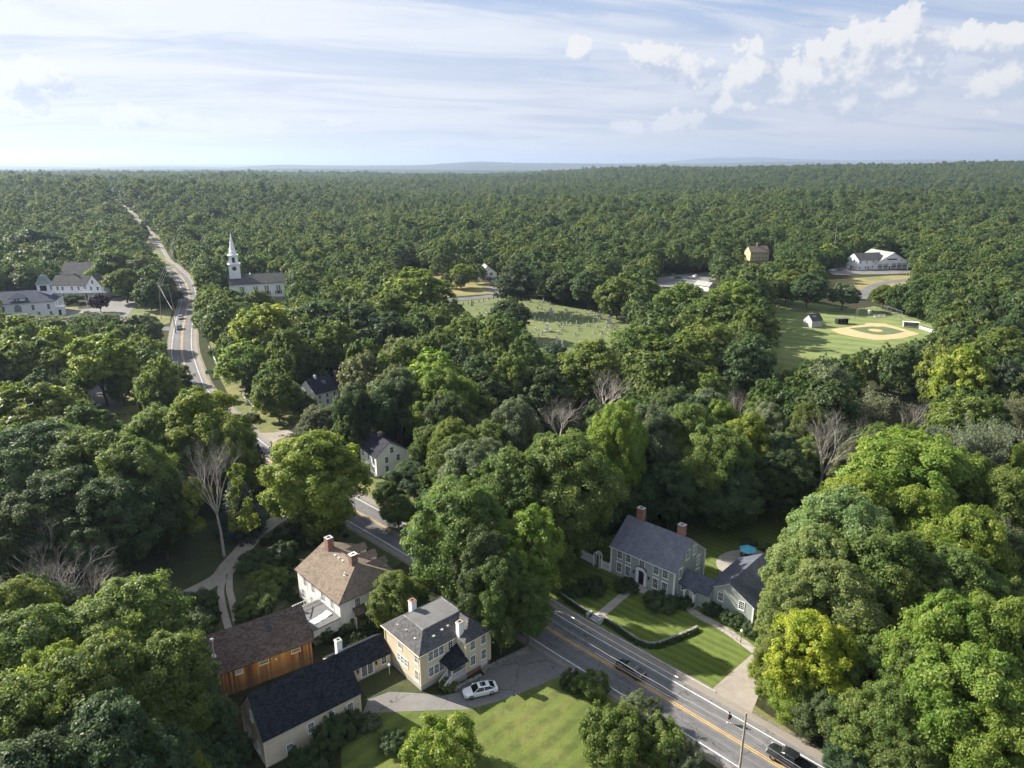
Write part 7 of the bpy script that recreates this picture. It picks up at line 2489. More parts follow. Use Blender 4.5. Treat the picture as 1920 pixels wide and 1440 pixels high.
for x, y, h, r, k, lab in [
 (63, 88, 18, 6.1, 'm', 'mid green broadleaf tree below the grey bare tangle'),
 (68, 94, 21, 6.1, 'y', 'tall yellow-green broadleaf tree just below the grey bare tangle'),
 (76, 94, 17, 5.6, 'd', 'dark green broadleaf tree right of the grey bare tangle'),
 (65, 104, 20, 6.0, 'y', 'tall yellow-green broadleaf tree below the great sunlit tree'),
 (-66, 82, 17, 4.6, 'm', 'mid green broadleaf tree below the bare twiggy trees'),
 (46, 76, 13, 4.3, 'm', 'small mid green broadleaf tree below the broken dead trunk'),
 (84, 110, 21, 5.7, 'm', 'tall mid green broadleaf tree above the grey bare tangle'),
 (58, 82, 15, 4.3, 'm', 'mid green broadleaf tree right of the broken dead trunk'),
 (-127, 156, 22, 7.5, 'p', 'tall dark pine well left of the pale lot'),
 (54, 78, 15, 4.1, 'p', 'dark pine right of the broken dead trunk'),
 (-8, 124, 19, 5.9, 'g', 'grey-green broadleaf tree well right of the small white house'),
 (49, 138, 20, 6.4, 'y', 'tall yellow-green broadleaf tree below the upright pale dead tree'),
 (-17, 166, 22, 7.5, 'y', 'tall yellow-green broadleaf tree just below the bright yellow-green tree'),
 (103, 152, 20, 6.8, 'm', 'tall mid green broadleaf tree well above the great sunlit tree'),
 (-58, 82, 13, 4.0, 'm', 'small mid green broadleaf tree well below the bare twiggy trees'),
 (59, 96, 14, 4.5, 'm', 'small mid green broadleaf tree above the broken dead trunk'),
 (76, 162, 21, 6.9, 'd', 'tall dark green broadleaf tree above the white dead tree'),
 (-106, 130, 21, 5.7, 'm', 'tall mid green broadleaf tree well left of the rail fence'),
 (79, 134, 18, 5.8, 'm', 'mid green broadleaf tree just above the great sunlit tree'),
 (23, 148, 18, 6.1, 'm', 'mid green broadleaf tree just above the tall narrow yellow-green tree'),
 (123, 186, 22, 7.5, 'y', 'tall yellow-green broadleaf tree well below the dugouts'),
 (71, 88, 14, 3.9, 'm', 'small mid green broadleaf tree below the grey bare tangle'),
 (-69, 88, 14, 3.9, 'd', 'small dark green broadleaf tree below the bare twiggy trees'),
 (136, 172, 21, 6.9, 'q', 'tall thin half-bare grey-green tree well right of the dugouts'),
 (102, 144, 19, 5.9, 'q', 'thin half-bare grey-green tree well right of the great sunlit tree'),
 (77, 126, 20, 5.2, 'm', 'tall mid green broadleaf tree just above the great sunlit tree'),
 (-95, 116, 16, 4.8, 'm', 'mid green broadleaf tree well left of the bare twiggy trees'),
 (-53, 84, 14, 3.6, 'g', 'small grey-green broadleaf tree well left of the gravel fork'),
 (-28, 168, 21, 6.5, 'd', 'tall dark green broadleaf tree just left of the bright yellow-green tree'),
 (-15, 154, 20, 6.0, 'd', 'tall dark green broadleaf tree just below the bright yellow-green tree'),
 (-112, 140, 19, 5.5, 'p', 'dark pine well left of the pale lot'),
 (-1, 130, 16, 5.1, 'p', 'dark pine below the broad bare grey tree'),
 (-95, 140, 18, 5.4, 'm', 'mid green broadleaf tree left of the rail fence'),
 (0, 122, 19, 4.8, 'm', 'mid green broadleaf tree well below the broad bare grey tree'),
 (-31, 192, 22, 7.0, 'm', 'tall mid green broadleaf tree left of the bright yellow-green tree'),
 (53, 206, 22, 7.5, 'm', 'tall mid green broadleaf tree left of the upright pale dead tree'),
 (87, 122, 18, 4.7, 'm', 'mid green broadleaf tree right of the great sunlit tree'),
 (1, 150, 20, 5.6, 'g', 'tall grey-green broadleaf tree left of the broad bare grey tree'),
 (41, 150, 20, 5.6, 'd', 'tall dark green broadleaf tree left of the upright pale dead tree'),
 (5, 126, 16, 4.8, 'd', 'dark green broadleaf tree below the broad bare grey tree'),
 (-147, 192, 20, 6.8, 'm', 'tall mid green broadleaf tree well left of the pale lot'),
 (12, 126, 15, 4.7, 'm', 'mid green broadleaf tree left of the tall narrow yellow-green tree'),
 (-120, 146, 21, 5.2, 'd', 'tall dark green broadleaf tree well left of the pale lot'),
 (153, 216, 22, 7.5, 'm', 'tall mid green broadleaf tree well right of the dugouts'),
 (117, 146, 20, 5.2, 'q', 'tall thin half-bare grey-green tree well right of the great sunlit tree'),
 (39, 164, 18, 5.8, 'd', 'dark green broadleaf tree right of the tall narrow yellow-green tree'),
 (16, 140, 15, 5.0, 'm', 'mid green broadleaf tree just left of the tall narrow yellow-green tree'),
 (107, 132, 18, 4.7, 'y', 'yellow-green broadleaf tree well above the grey bare tangle'),
 (-83, 132, 18, 4.7, 'm', 'mid green broadleaf tree below the rail fence'),
 (-41, 188, 20, 6.4, 'g', 'tall grey-green broadleaf tree right of the half-hidden house'),
 (-5, 136, 16, 4.8, 'g', 'grey-green broadleaf tree well left of the broad bare grey tree'),
 (-17, 202, 20, 6.8, 'd', 'tall dark green broadleaf tree just above the bright yellow-green tree'),
 (-177, 226, 22, 7.5, 'm', 'tall mid green broadleaf tree left of the white hall'),
 (31, 146, 18, 5.0, 'm', 'mid green broadleaf tree just right of the tall narrow yellow-green tree'),
 (-151, 212, 22, 7.0, 'm', 'tall mid green broadleaf tree below the white hall'),
 (-141, 212, 22, 7.0, 'y', 'tall yellow-green broadleaf tree above the pale lot'),
 (125, 198, 22, 6.6, 'm', 'tall mid green broadleaf tree below the dugouts'),
 (135, 198, 22, 6.6, 'm', 'tall mid green broadleaf tree well right of the backstop'),
 (50, 104, 15, 3.8, 'm', 'mid green broadleaf tree right of the parasol'),
 (-76, 132, 17, 4.6, 'm', 'mid green broadleaf tree left of the half-dead tree'),
 (120, 156, 21, 5.2, 'q', 'tall thin half-bare grey-green tree well above the grey bare tangle'),
 (-24, 212, 21, 6.9, 'm', 'tall mid green broadleaf tree just above the bright yellow-green tree'),
 (73, 140, 14, 4.8, 'g', 'small grey-green broadleaf tree just right of the white dead tree'),
 (85, 184, 20, 6.0, 'g', 'tall grey-green broadleaf tree above the white dead tree'),
 (8, 108, 13, 3.8, 'm', 'small mid green broadleaf tree well left of the colonial'),
 (78, 108, 13, 3.8, 'm', 'small mid green broadleaf tree just right of the grey bare tangle'),
 (-13, 142, 18, 4.7, 'm', 'mid green broadleaf tree right of the small white house'),
 (-5, 146, 16, 4.8, 'm', 'mid green broadleaf tree left of the broad bare grey tree'),
 (-70, 128, 17, 4.2, 'd', 'dark green broadleaf tree left of the half-dead tree'),
 (-93, 180, 22, 5.7, 'm', 'tall mid green broadleaf tree just above the dark round maple'),
 (111, 156, 18, 5.0, 'm', 'mid green broadleaf tree well above the great sunlit tree'),
 (-101, 136, 14, 4.5, 'm', 'small mid green broadleaf tree well left of the rail fence'),
 (84, 142, 17, 4.6, 'm', 'mid green broadleaf tree above the great sunlit tree'),
 (-106, 142, 17, 4.6, 'm', 'mid green broadleaf tree well left of the rail fence'),
 (-98, 122, 13, 4.0, 'y', 'small yellow-green broadleaf tree well above the bare twiggy trees'),
 (84, 104, 13, 3.5, 'q', 'small thin half-bare grey-green tree right of the grey bare tangle'),
 (87, 128, 16, 4.2, 'd', 'dark green broadleaf tree right of the great sunlit tree'),
 (28, 156, 17, 4.9, 'm', 'mid green broadleaf tree right of the broad bare grey tree'),
 (48, 156, 17, 4.9, 'y', 'yellow-green broadleaf tree below the upright pale dead tree'),
 (-18, 146, 15, 4.7, 'm', 'mid green broadleaf tree below the bright yellow-green tree'),
 (73, 150, 14, 4.8, 'd', 'small dark green broadleaf tree just above the white dead tree'),
 (83, 150, 14, 4.8, 'm', 'small mid green broadleaf tree right of the white dead tree'),
 (91, 142, 16, 4.5, 'g', 'grey-green broadleaf tree above the great sunlit tree'),
 (5, 132, 14, 4.2, 'p', 'small dark pine below the broad bare grey tree'),
 (166, 232, 21, 6.9, 'd', 'tall dark green broadleaf tree well right of the dugouts'),
 (-164, 232, 21, 6.9, 'm', 'tall mid green broadleaf tree well left of the purple-leaved tree'),
 (67, 152, 18, 4.7, 'm', 'mid green broadleaf tree just left of the white dead tree'),
 (58, 118, 13, 3.8, 'g', 'small grey-green broadleaf tree below the white dead tree'),
 (-39, 166, 18, 5.0, 'd', 'dark green broadleaf tree right of the half-hidden house'),
 (-125, 180, 18, 5.4, 'd', 'dark green broadleaf tree left of the pale lot'),
 (110, 138, 17, 4.2, 'm', 'mid green broadleaf tree well right of the great sunlit tree'),
 (89, 194, 18, 5.8, 'd', 'dark green broadleaf tree below the field shed'),
 (-71, 218, 20, 6.4, 'm', 'tall mid green broadleaf tree above the half-hidden house'),
 (-82, 142, 15, 4.3, 'g', 'grey-green broadleaf tree below the rail fence'),
 (12, 132, 13, 4.0, 'd', 'small dark green broadleaf tree left of the tall narrow yellow-green tree'),
 (76, 218, 19, 6.3, 'd', 'dark green broadleaf tree above the upright pale dead tree'),
 (176, 218, 19, 6.3, 'd', 'dark green broadleaf tree well right of the dugouts'),
 (7, 138, 16, 4.2, 'm', 'mid green broadleaf tree below the broad bare grey tree'),
 (57, 138, 16, 4.2, 'd', 'dark green broadleaf tree left of the white dead tree'),
 (52, 180, 17, 5.3, 'm', 'mid green broadleaf tree just left of the upright pale dead tree'),
 (-58, 228, 21, 6.5, 'm', 'tall mid green broadleaf tree just below the tall dark stand'),
 (138, 190, 19, 5.5, 'p', 'dark pine well right of the dugouts'),
 (54, 114, 13, 3.5, 'y', 'small yellow-green broadleaf tree right of the parasol'),
 (-33, 200, 22, 5.7, 'g', 'tall grey-green broadleaf tree left of the bright yellow-green tree'),
 (-43, 200, 22, 5.7, 'm', 'tall mid green broadleaf tree below the tall dark stand'),
 (168, 214, 21, 6.1, 'g', 'tall grey-green broadleaf tree well right of the dugouts'),
 (125, 166, 16, 4.8, 'm', 'mid green broadleaf tree well below the dugouts'),
 (56, 146, 13, 4.3, 'd', 'small dark green broadleaf tree left of the white dead tree'),
 (66, 146, 13, 4.3, 'm', 'small mid green broadleaf tree just left of the white dead tree'),
 (47, 162, 18, 4.7, 'g', 'grey-green broadleaf tree left of the upright pale dead tree'),
 (145, 190, 18, 5.4, 'd', 'dark green broadleaf tree well right of the backstop'),
 (0, 186, 21, 5.2, 'm', 'tall mid green broadleaf tree above the broad bare grey tree'),
 (-10, 186, 21, 5.2, 'd', 'tall dark green broadleaf tree right of the bright yellow-green tree'),
 (-140, 186, 21, 5.2, 'd', 'tall dark green broadleaf tree well below the white hall'),
 (192, 238, 21, 6.5, 'd', 'tall dark green broadleaf tree well right of the backstop'),
 (97, 124, 14, 3.6, 'y', 'small yellow-green broadleaf tree above the grey bare tangle'),
 (24, 162, 17, 4.6, 'x', 'bare grey tree just above the tall narrow yellow-green tree'),
 (179, 262, 22, 7.0, 'd', 'tall dark green broadleaf tree well right of the fire station'),
 (-7, 170, 14, 4.8, 'm', 'small mid green broadleaf tree right of the bright yellow-green tree'),
 (63, 170, 14, 4.8, 'm', 'small mid green broadleaf tree just right of the upright pale dead tree'),
 (-137, 170, 14, 4.8, 'm', 'small mid green broadleaf tree well left of the pale lot'),
]:
 plant(x, y, h, r, k, lab, 'trees of the village woods')

for x, y, h, r, k, lab in [
 (11.0, 81.5, 3.0, 2.7, 'm', 'rounded green bush where the lawn meets the road'),
 (8.5, 82.6, 2.3, 1.9, 'd', 'dark low bush beside the driveway mouth'),
 (12.3, 70.7, 6.5, 4.2, 'm', 'large rounded green bush at the bottom of the lawn'),
 (16.3, 74.5, 5.0, 3.4, 'g', 'grey-green roadside bush, one of the thicket beside the lawn'),
 (18.5, 70.3, 5.0, 3.1, 'm', 'roadside bush lowest but one along the lawn'),
 (20.7, 68.4, 3.5, 2.5, 'g', 'roadside bush nearest the bottom edge'),
 (-8.4, 67.8, 7.0, 5.0, 'y', 'yellow-green bushy tree at the bottom edge of the lawn'),
 (-21.2, 74.3, 3.2, 2.1, 'd', 'dark shrub at the corner of the black-roofed barn'),
 (-23.0, 72.4, 3.6, 2.3, 'd', 'tall dark shrub against the barn front wall'),
 (-23.7, 68.7, 3.2, 2.4, 'd', 'dark shrub below the barn windows'),
 (-26.0, 68.9, 2.6, 1.4, 'd', 'small dark shrub left against the barn front wall'),
 (-15.0, 72.0, 1.8, 2.0, 'd', 'low shrub at the bottom edge near the yellow-green bush'),
 (-18.6, 75.2, 1.6, 1.6, 'g', 'low grey shrub near the barn corner'),
 (13.8, 105.8, 2.6, 2.6, 'd', 'round dark shrub on the front lawn left of the walk'),
 (10.4, 105.0, 1.6, 1.8, 'd', 'small dark shrub near the arbor fence'),
 (19.7, 106.6, 1.6, 2.3, 'd', 'clipped dark shrub left of the front door'),
 (24.7, 102.0, 1.5, 3.1, 'd', 'clipped dark shrub right of the front door'),
 (28.6, 101.6, 1.8, 1.5, 'd', 'dark shrub at the corner of the colonial'),
 (32.7, 99.9, 1.7, 1.8, 'd', 'dark hedge plant beside the portico walk'),
 (35.1, 97.3, 1.7, 2.0, 'd', 'dark hedge plant along the side walk'),
 (37.4, 94.3, 1.7, 1.8, 'd', 'dark hedge plant at the end of the side walk'),
 (-51.4, 99.0, 4.0, 3.9, 'd', 'dark shrub thicket beside the gravel fork'),
 (-50.0, 94.1, 4.0, 3.7, 'd', 'dark shrub beside the wooden barn'),
 (-46.0, 113.0, 3.0, 3.8, 'd', 'overgrown shrub beside the gravel drive'),
 (-42.0, 106.9, 3.5, 3.7, 'm', 'green bush behind the brown-roofed house'),
 (-41.6, 102.7, 2.6, 3.1, 'm', 'green bush near the wheel tracks'),
 (-42.6, 117.4, 2.6, 3.0, 'd', 'dark bush above the brown-roofed house'),
 (-42.7, 100.5, 2.0, 3.0, 'm', 'low green bush beside the wheel tracks'),
 (-27.0, 96.6, 2.2, 2.5, 'm', 'green shrub against the ell wall'),
 (-23.0, 97.6, 2.0, 2.6, 'm', 'green shrub behind the link building'),
 (-29.6, 93.5, 2.0, 2.3, 'd', 'dark shrub between ell and wooden barn'),
 (40.4, 354.8, 2.6, 2.4, 'g', 'round clipped bush among the gravestones'),
 (45.6, 121.9, 1.2, 1.8, 'g', 'low shrub edging the patio left side'),
 (48.4, 119.5, 1.4, 1.3, 'g', 'small grey shrub edging the patio right side'),
 (-8.9, 82.6, 1.1, 1.5, 'm', 'low green planting above the retaining wall'),
 (-22.0, 85.1, 1.4, 1.0, 'o', 'orange flowering bush at the barn corner'),
 (-143.6, 274.0, 3.0, 4.2, 'd', 'dark low hedge beside the sidewalk'),
 (-86.7, 207.3, 2.5, 2.5, 'm', 'small shrub on the verge'),
 (-74.5, 191.1, 2.2, 2.6, 'd', 'low dark shrub on the verge by the side driveway'),
 (-114.2, 263.7, 3.0, 2.7, 'd', 'dark shrub at the sidewalk fence'),
]:
 rnd = random.Random(int(x * 31 + y * 17))
 root = empty('shrub', (x, y, 0.0), rnd.uniform(0, 6.28), lab, 'bush')
 root.scale = (r, r, h)
 link('stems', STEMS, root)
 c = link('foliage', BIG_BUSHES[rnd.randrange(2)] if r > 1.7 else BUSHES[rnd.randrange(3)], root)
 b = LEAF[k]
 j = rnd.uniform(0.85, 1.15)
 c.color = (b[0] * j, b[1] * j, b[2] * j, 1)


# ------------------------------------------------------------------ woods: everything past the trees one can pick out
def instancer(name, pts, scales, rots, meshes, mat_slot=None, kinds=None, idx=None):
 """one object that sets copies of the given meshes on points"""
 me = bpy.data.meshes.new(name)
 me.from_pydata([tuple(p) for p in pts], [], [])
 n = len(pts)
 a = me.attributes.new('size', 'FLOAT_VECTOR', 'POINT'); a.data.foreach_set('vector', np.asarray(scales, np.float32).ravel())
 a = me.attributes.new('turn', 'FLOAT', 'POINT'); a.data.foreach_set('value', np.asarray(rots, np.float32))
 a = me.attributes.new('pick', 'INT', 'POINT'); a.data.foreach_set('value', np.asarray(idx, np.int32))
 o = link(name, me)
 ng = bpy.data.node_groups.new(name + '_nodes', 'GeometryNodeTree')
 ng.interface.new_socket('Geometry', in_out='INPUT', socket_type='NodeSocketGeometry')
 ng.interface.new_socket('Geometry', in_out='OUTPUT', socket_type='NodeSocketGeometry')
 N, L = ng.nodes, ng.links
 gi, go = N.new('NodeGroupInput'), N.new('NodeGroupOutput')
 join = N.new('GeometryNodeGeometryToInstance')
 for src in reversed(meshes):
  oi = N.new('GeometryNodeObjectInfo')
  oi.inputs['Object'].default_value = src
  oi.inputs['As Instance'].default_value = False
  L.new(oi.outputs['Geometry'], join.inputs[0])
 iop = N.new('GeometryNodeInstanceOnPoints')
 L.new(gi.outputs[0], iop.inputs['Points'])
 L.new(join.outputs[0], iop.inputs['Instance'])
 iop.inputs['Pick Instance'].default_value = True

 def attr(nm, ty):
  t = N.new('GeometryNodeInputNamedAttribute')
  t.data_type = ty
  t.inputs['Name'].default_value = nm
  return [s for s in t.outputs if s.name == 'Attribute' and s.enabled][0]
 L.new(attr('pick', 'INT'), iop.inputs['Instance Index'])
 L.new(attr('size', 'FLOAT_VECTOR'), iop.inputs['Scale'])
 cb = N.new('ShaderNodeCombineXYZ')
 L.new(attr('turn', 'FLOAT'), cb.inputs['Z'])
 L.new(cb.outputs[0], iop.inputs['Rotation'])
 L.new(iop.outputs[0], go.inputs[0])
 md = o.modifiers.new('scatter', 'NODES')
 md.node_group = ng
 return o


# a few far trees that are things of their own; the woods repeat their crowns
SRC = []
for (x, y, h, r, fam, i, lab) in [
 (-88, 470, 19, 6.5, 'C', 0, 'rounded green tree in the far wood right of the Victorian roofs'),
 (-60, 492, 18, 6.2, 'C', 1, 'lumpy green tree in the far wood above the cemetery road'),
 (62, 492, 20, 6.6, 'C', 2, 'broad green tree in the far wood behind the cemetery'),
 (110, 502, 19, 6.0, 'C', 3, 'green tree in the far wood left of the yellow house'),
 (-30, 520, 24, 5.2, 'K', 0, 'ragged pine in the far wood behind the white shuttered house'),
 (20, 535, 21, 4.4, 'K', 1, 'pointed spruce in the far wood behind the cemetery'),
]:
 root = empty('broadleaf_tree' if fam == 'C' else 'pine_tree', (x, y, float(terr(x, y))), 0, lab, 'tree')
 root.scale = (r / R0, r / R0, h / H0)
 cm, tm = FAM[fam][i]
 link('trunk', tm, root)
 SRC.append(link('crown', cm, root))

# plan of the nearer woods: for each distance (m) the sideways places (m) where a tree stands
REST = {
 110: [50],
 130: [-100],
 134: [-93,-16],
 140: [0],
 142: [-88],
 144: [-100,44],
 148: [-112,-106,-83,8,51,61,78,94],
 150: [110],
 152: [-8,32],
 154: [-83],
 158: [-86,37,67,127],
 160: [-120,-100,-40,0],
 162: [-132,61,132],
 164: [-116,-103,110],
 168: [-126,-120,-109,-89,34,118],
 170: [40,70,110,130],
 172: [-115,2,22,48,81],
 174: [-126,-90,-16,30,120],
 176: [35,66,72,115],
 178: [-133,-116,124,131],
 180: [-140,0],
 182: [-146,38,44,68,77,140,147],
 184: [-120,134],
 186: [55,72],
 188: [-129,-123,130],
 190: [-20,50,80,156],
 192: [-139,-69,-15,-8,55],
 194: [-130,4,74],
 196: [-104,-22,79,156],
 198: [-72,-2,50,84,98],
 200: [-157,-100,3,60,145],
 202: [-163,-25,-6,44,88,151,160],
 204: [-103,-73,100,130],
 206: [-11,38,135,156,165],
 208: [-170,-132,-70,-2,104,117,141,147],
 210: [-162,-80,-47,-40,-34,4,10,60,66,74,90,130,160],
 212: [44],
 214: [-110,-76,-13,97],
 216: [-175,-115,-48,-36,-5,16,37,55,66,106,118,129,140],
 218: [-20,44,124],
 220: [-164,-155,-145,-40,-29,2,61,113,161,170],
 222: [-78,-63,147],
 224: [-170,-160,-90,-14,7,124,134,140,174],
 226: [-84,-35,-23,54,79,129,155,184],
 228: [-143,-93,-29,4],
 230: [-186,-151,-121,-75,-66,-47,-40,-17,-6,50,139,189],
 232: [-82,132,147,155,178],
 234: [-180,-173,-156,-146,-13,79],
 236: [-128,-91,-78,-34,-25,-18,6,56,184],
 238: [-150,-62,-9,1,49,67,84,138,151,171,177],
 240: [-193,-181,-100,40,73],
 242: [-168,-160,157,182],
 244: [-186,-176,-32,61,81,164,187],
 246: [-164,-151,-141,-134,45,177,194],
 248: [-182,-146,-97,53,70,160,170,202],
 250: [-201,-189,-177,-80,76],
 252: [-195,-142,-48,-36,-5,62,180],
 254: [-167,-160,-28,4,47,192,207],
 256: [-182,-154,-104,-76,-56,68,171,200],
 258: [-210,-198,-149,-97,-49,-40,-17,-6,53,60],
 260: [-174,-161,-86,-62,0,165],
 262: [-192,-155,-138,-68,-53,-27,88,204],
 264: [-205,-150,-109,-36,-3,50,57,170,190,196,213],
 266: [-188,-92,-80,-73,-45,-11,64],
 268: [-172,-159,-103,-16,87,167,187],
 270: [-212,-197,-97,-63,-35,-24,58,209],
 272: [-188,-52,-12,52,71,92,173,199],
 274: [-216,-166,-86,-74,-46,-6,79,181,215],
 276: [-222,-205,-194,-108,-95,-29,-21,65,96,189,206],
 278: [-162,-69,-56,-49,-37,-12],
 280: [-211,-116,-100,60,89,201,220],
 282: [-83,-26,78,100,180],
 284: [-61,56,194],
 286: [-229,-222,-122,-108,-76,82,89,212,223],
 288: [-102,-33,-26,94,188],
 290: [-234,-97,-90,-65,-57,60,194,204,231],
 292: [-112,-105,-80,-72,-39,98,179],
 294: [-120,-23,64,84,212],
 296: [-231,-221,-61,-50,56,75,105,186,206,223],
 298: [-112,-102,-69,-56,-26,61,81,88,194,230],
 300: [-131,-121,-90,-84,-77,69,200,236],
 302: [-240,105,190,214],
 304: [-106,-62,-53,-30,55,84,227,242],
 306: [-234,-228,-82,-24,72,195,235],
 308: [-240,-132,-126,-75,81,201],
 310: [-248,-91,100,190,207,215,222,229],
 312: [-233,-65,-59,57,88,106,197,242],
 314: [-86,-80,64,250],
 316: [-91,-31,112,237],
 318: [-240,-96,-68,-55,-46,88,94,100,203,227],
 320: [-140,-77,-40,59,194,218,252],
 322: [-35,210],
 324: [-254,-98,-84,-47,225,236,247,260],
 326: [-139,-91,-75,-68,-56,-41,66,99,111,204],
 328: [-263,-36,60,188],
 330: [-144,-60,200],
 332: [-258,-46,104,207,215,233,251,258],
 334: [-103,-75,-63,-36,190,197,243],
 336: [-268,-53,113,225,268],
 338: [204],
 340: [-147,-100,-67,-40,58,211,220],
 342: [-272,188,197,241],
 344: [-93,47,233,256,265],
 346: [-102,-60,-41,105,218,226,275],
 348: [-149,-53,188,203],
 350: [-90,-84,110,241],
 352: [-45,51,232,251,270],
 354: [-279,-105,215,259],
 356: [-92,-51,67,115,224],
 358: [-152,-99,-70,56,108,130,207,231,245,267,280],
 360: [-272,-84],
 362: [-110,254,285],
 364: [-290,-281,-156,-93,66,204,216,263],
 366: [-70,43,52,123,224,240,248,274,291],
 368: [-113,-106,281],
 370: [-273,-189,-159,-100,60,113,232,255],
 372: [-286,-76,-63,262,295],
 374: [-85,69,246,276,285],
 376: [-294,-98,49,59,135,222,239],
 378: [-283,-190,-163,-116,-108,-66,27,124],
 380: [-198,-90,34,130,269],
 382: [-74,52,140,230,242,262,285,295,302],
 384: [-300,-207,-190,20,66,222,250],
 386: [-287,-214,-105,-94,-64,12,274],
 388: [-165,123,257,267],
 390: [-118,-87,26,70,250,281,305],
 392: [-296,-267,-212,-199,-99,-78,-70,4,46,55,131,138,167,232,298],
 394: [12,154,244,254,289],
 396: [-305,-109,21,67,145,226,267,313],
 398: [-278,-209,-202,-171,-163,-96,-72,36,54,124,248],
 400: [-289,-119,-85,133,170,258,274,298],
 402: [-313,-270,-68,17,27,74,141,153,163],
 404: [-298,48,124,264,287],
 406: [-321,-264,-201,-154,-112,-99,66,245,307],
 408: [-309,-292,-120,-82,-72,0,33,41,77,131,253,281,291,298],
 410: [-277,-172,-140,-128,149,166,173,240,260,268,320],
 412: [-302,-161,-106,-92,-68,57,123,138],
 414: [-319,-310,-86,-76,304],
 416: [-287,-272,-181,-136,-98,6,50,80,159,179,242,251,293,315,322],
 418: [-302,-279,-173,-151,-143,-119,-113,-72,0,168,282],
 420: [-330,-310,-211,-129,-91,-81,23,60,150,267,310],
 422: [-266,-162,135,174,182,275,333],
 424: [-326,-317,-295,-216,-182,-156,-137,-99,0,10,80,144,250,323],
 426: [-336,-278,-75,16,129,159,260,296],
 428: [-310,-168,-145,-122,-113,-89,-82,138,167,180,317],
 430: [-330,-287,-270,4,20,31,279,287,307,330],
 432: [-303,-262,-182,-159,-131,-118,-99,12,41,155,248,268,298,337],
 434: [-324,-279,-220,-153,-108,24,134],
 436: [-314,-271,-92,-82,-74,36,48,167,177,275,321],
 438: [-340,-297,-286,-259,-187,-175,-149,184,287,308],
 440: [-220,-161,-141,-102,14,23,62,160,257,301,336,344],
 442: [-332,-318,-249,-232,-123,-110,1,71,131,172],
 444: [-307,-275,-266,-260,-136,-130,-90,-76,43,179,271,280],
 446: [-342,-298,-239,-225,-174,-153,-82,29,52,77,187,262,328],
 448: [-351,-292,-282,-253,-189,-163,-112,-106,8,58,84,134,168,288,351],
 450: [-331,-270,-123,-95,22,314,343],
 452: [-323,-316,-258,-248,-233,-182,-142,-75,-46,-35,44,66,299],
 454: [-343,-336,-297,-286,-160,-150,-103,4,30,90,130,277,336,354],
 456: [-356,-273,-171,-131,-115,-81,11,36,54,180,289,309],
 458: [-332,-308,-239,-198,-179,-32,83,189,197,269,325,360],
 460: [-350,-323,-259,-251,-230,-160,-122,-107,-87,-43,30,43,62,135,143,303],
 462: [-341,-315,-280,-187,-151,-99,-28,-5,2,175,318,353],
 464: [-270,-246,-240,-176,21,75,264,288],
 466: [-234,-163,-112,-38,-14,10,38,54,66,90,195],
 468: [-352,-330,-320,-313,-304,-276,-205,-170,-119,-77,-32,31,147,177,296,304,342],
 470: [-362,-270,-240,-190,-156,-92,1,83,184,200,268,279,329,350,362],
 472: [-369,-285,-260,-249,-196,-47,-25,95,311],
 474: [-356,-276,-266,-33,-7,9,25,46,54,60,72,204,304,317,324,354],
 476: [-340,-331,-318,-293,-180,-149,-114,-98,-19,16,39,107,122,198,291,346,368],
 478: [-363,-310,-283,-253,-199,-192,-163,-142,-106,-86,1,114,130,273,283,328],
 480: [-370,-301,-272,-244,-211,-156,-127,-37,-30,20,66,78,186,303,321,361,376],
 482: [-351,-326,-77,-54,-15,93,195,339,348],
 484: [-380,-366,-360,-333,-289,-218,-196,-119,-3,6,84,120,144,210,295,327,354,367],
 486: [-342,-317,-264,-249,-180,-167,-140,-106,-88,22,33,46,60,109,136,306,315],
 488: [-277,-189,-159,-151,-132,-82,-45,-21,69,127,200,284,373,383],
 490: [-367,-357,-304,-297,-257,-97,-33,-11,0,150,188,345],
 492: [-383,-329,-209,-118,18,81,99,132,329,352,361],
 494: [-346,-320,-311,-286,-271,-199,-175,-125,10,24,30,47,110,120,206,313,337,377],
 496: [-389,-376,-364,-262,-220,-154,-146,-110,-55,-48,-40,54,90,143,152,303,321,368],
 498: [-356,-337,-292,-185,-135,-99,-85,-30,-22,-14,-1,40,130,190,200,293,344,354,381],
 500: [-299,-170,-120,15,30,66,110,213,223,230,361],
 502: [-347,-326,-319,-281,-268,-192,-161,-45,47,58,74,100,124,158,330],
 504: [-333,-313,-256,-212,-153,-140,-116,-90,-37,144,150,196,319,374,388],
 506: [-383,-375,-360,-221,-175,-122,-99,-81,-58,-51,-25,-5,29,39,81,92,135,204,301,336,366,397],
 508: [-353,-307,-231,-201,-187,-108,5,19,50,60,111,127,211,293,310,349,358],
 510: [-397,-390,-317,-300,-293,-272,-264,-134,-87,-74,-44,-18,74,100,118,230,378],
 512: [-366,-327,-285,-165,-142,-95,-8,45,88,153,320,338,368,390,401],
 514: [-375,-215,-179,-151,-113,-67,-55,-30,12,27,55,64,216,314,329,344],
 516: [-385,-204,-189,-123,-103,36,80,146,195,202,209,307,361],
 518: [-402,-392,-322,-280,-270,-226,-172,-133,-77,-23,-3,20,44,91,111,122,131,137,293,338,381],
 520: [-362,-313,-304,-235,-164,-157,-140,-87,-39,30,98,163,222,322,346,394,406],
 522: [-398,-288,-216,-148,-119,-112,-98,-69,-52,6,57,65,148,155,212,301,354,367,374],
 524: [-410,-386,-377,-330,-280,-226,-185,-173,-61,-27,-9,82,90,233,387],
 526: [-272,-198,-141,-129,-91,-84,-74,-45,29,72,115,126,142,206,328,337],
 528: [-396,-367,-297,-208,-122,-102,-35,-20,-2,49,64,101,150,157,198,289,297,312,350,370,391,407],
 530: [-405,-353,-330,-321,-237,-162,-154,-110,-80,-54,19,134,164,223,239,321],
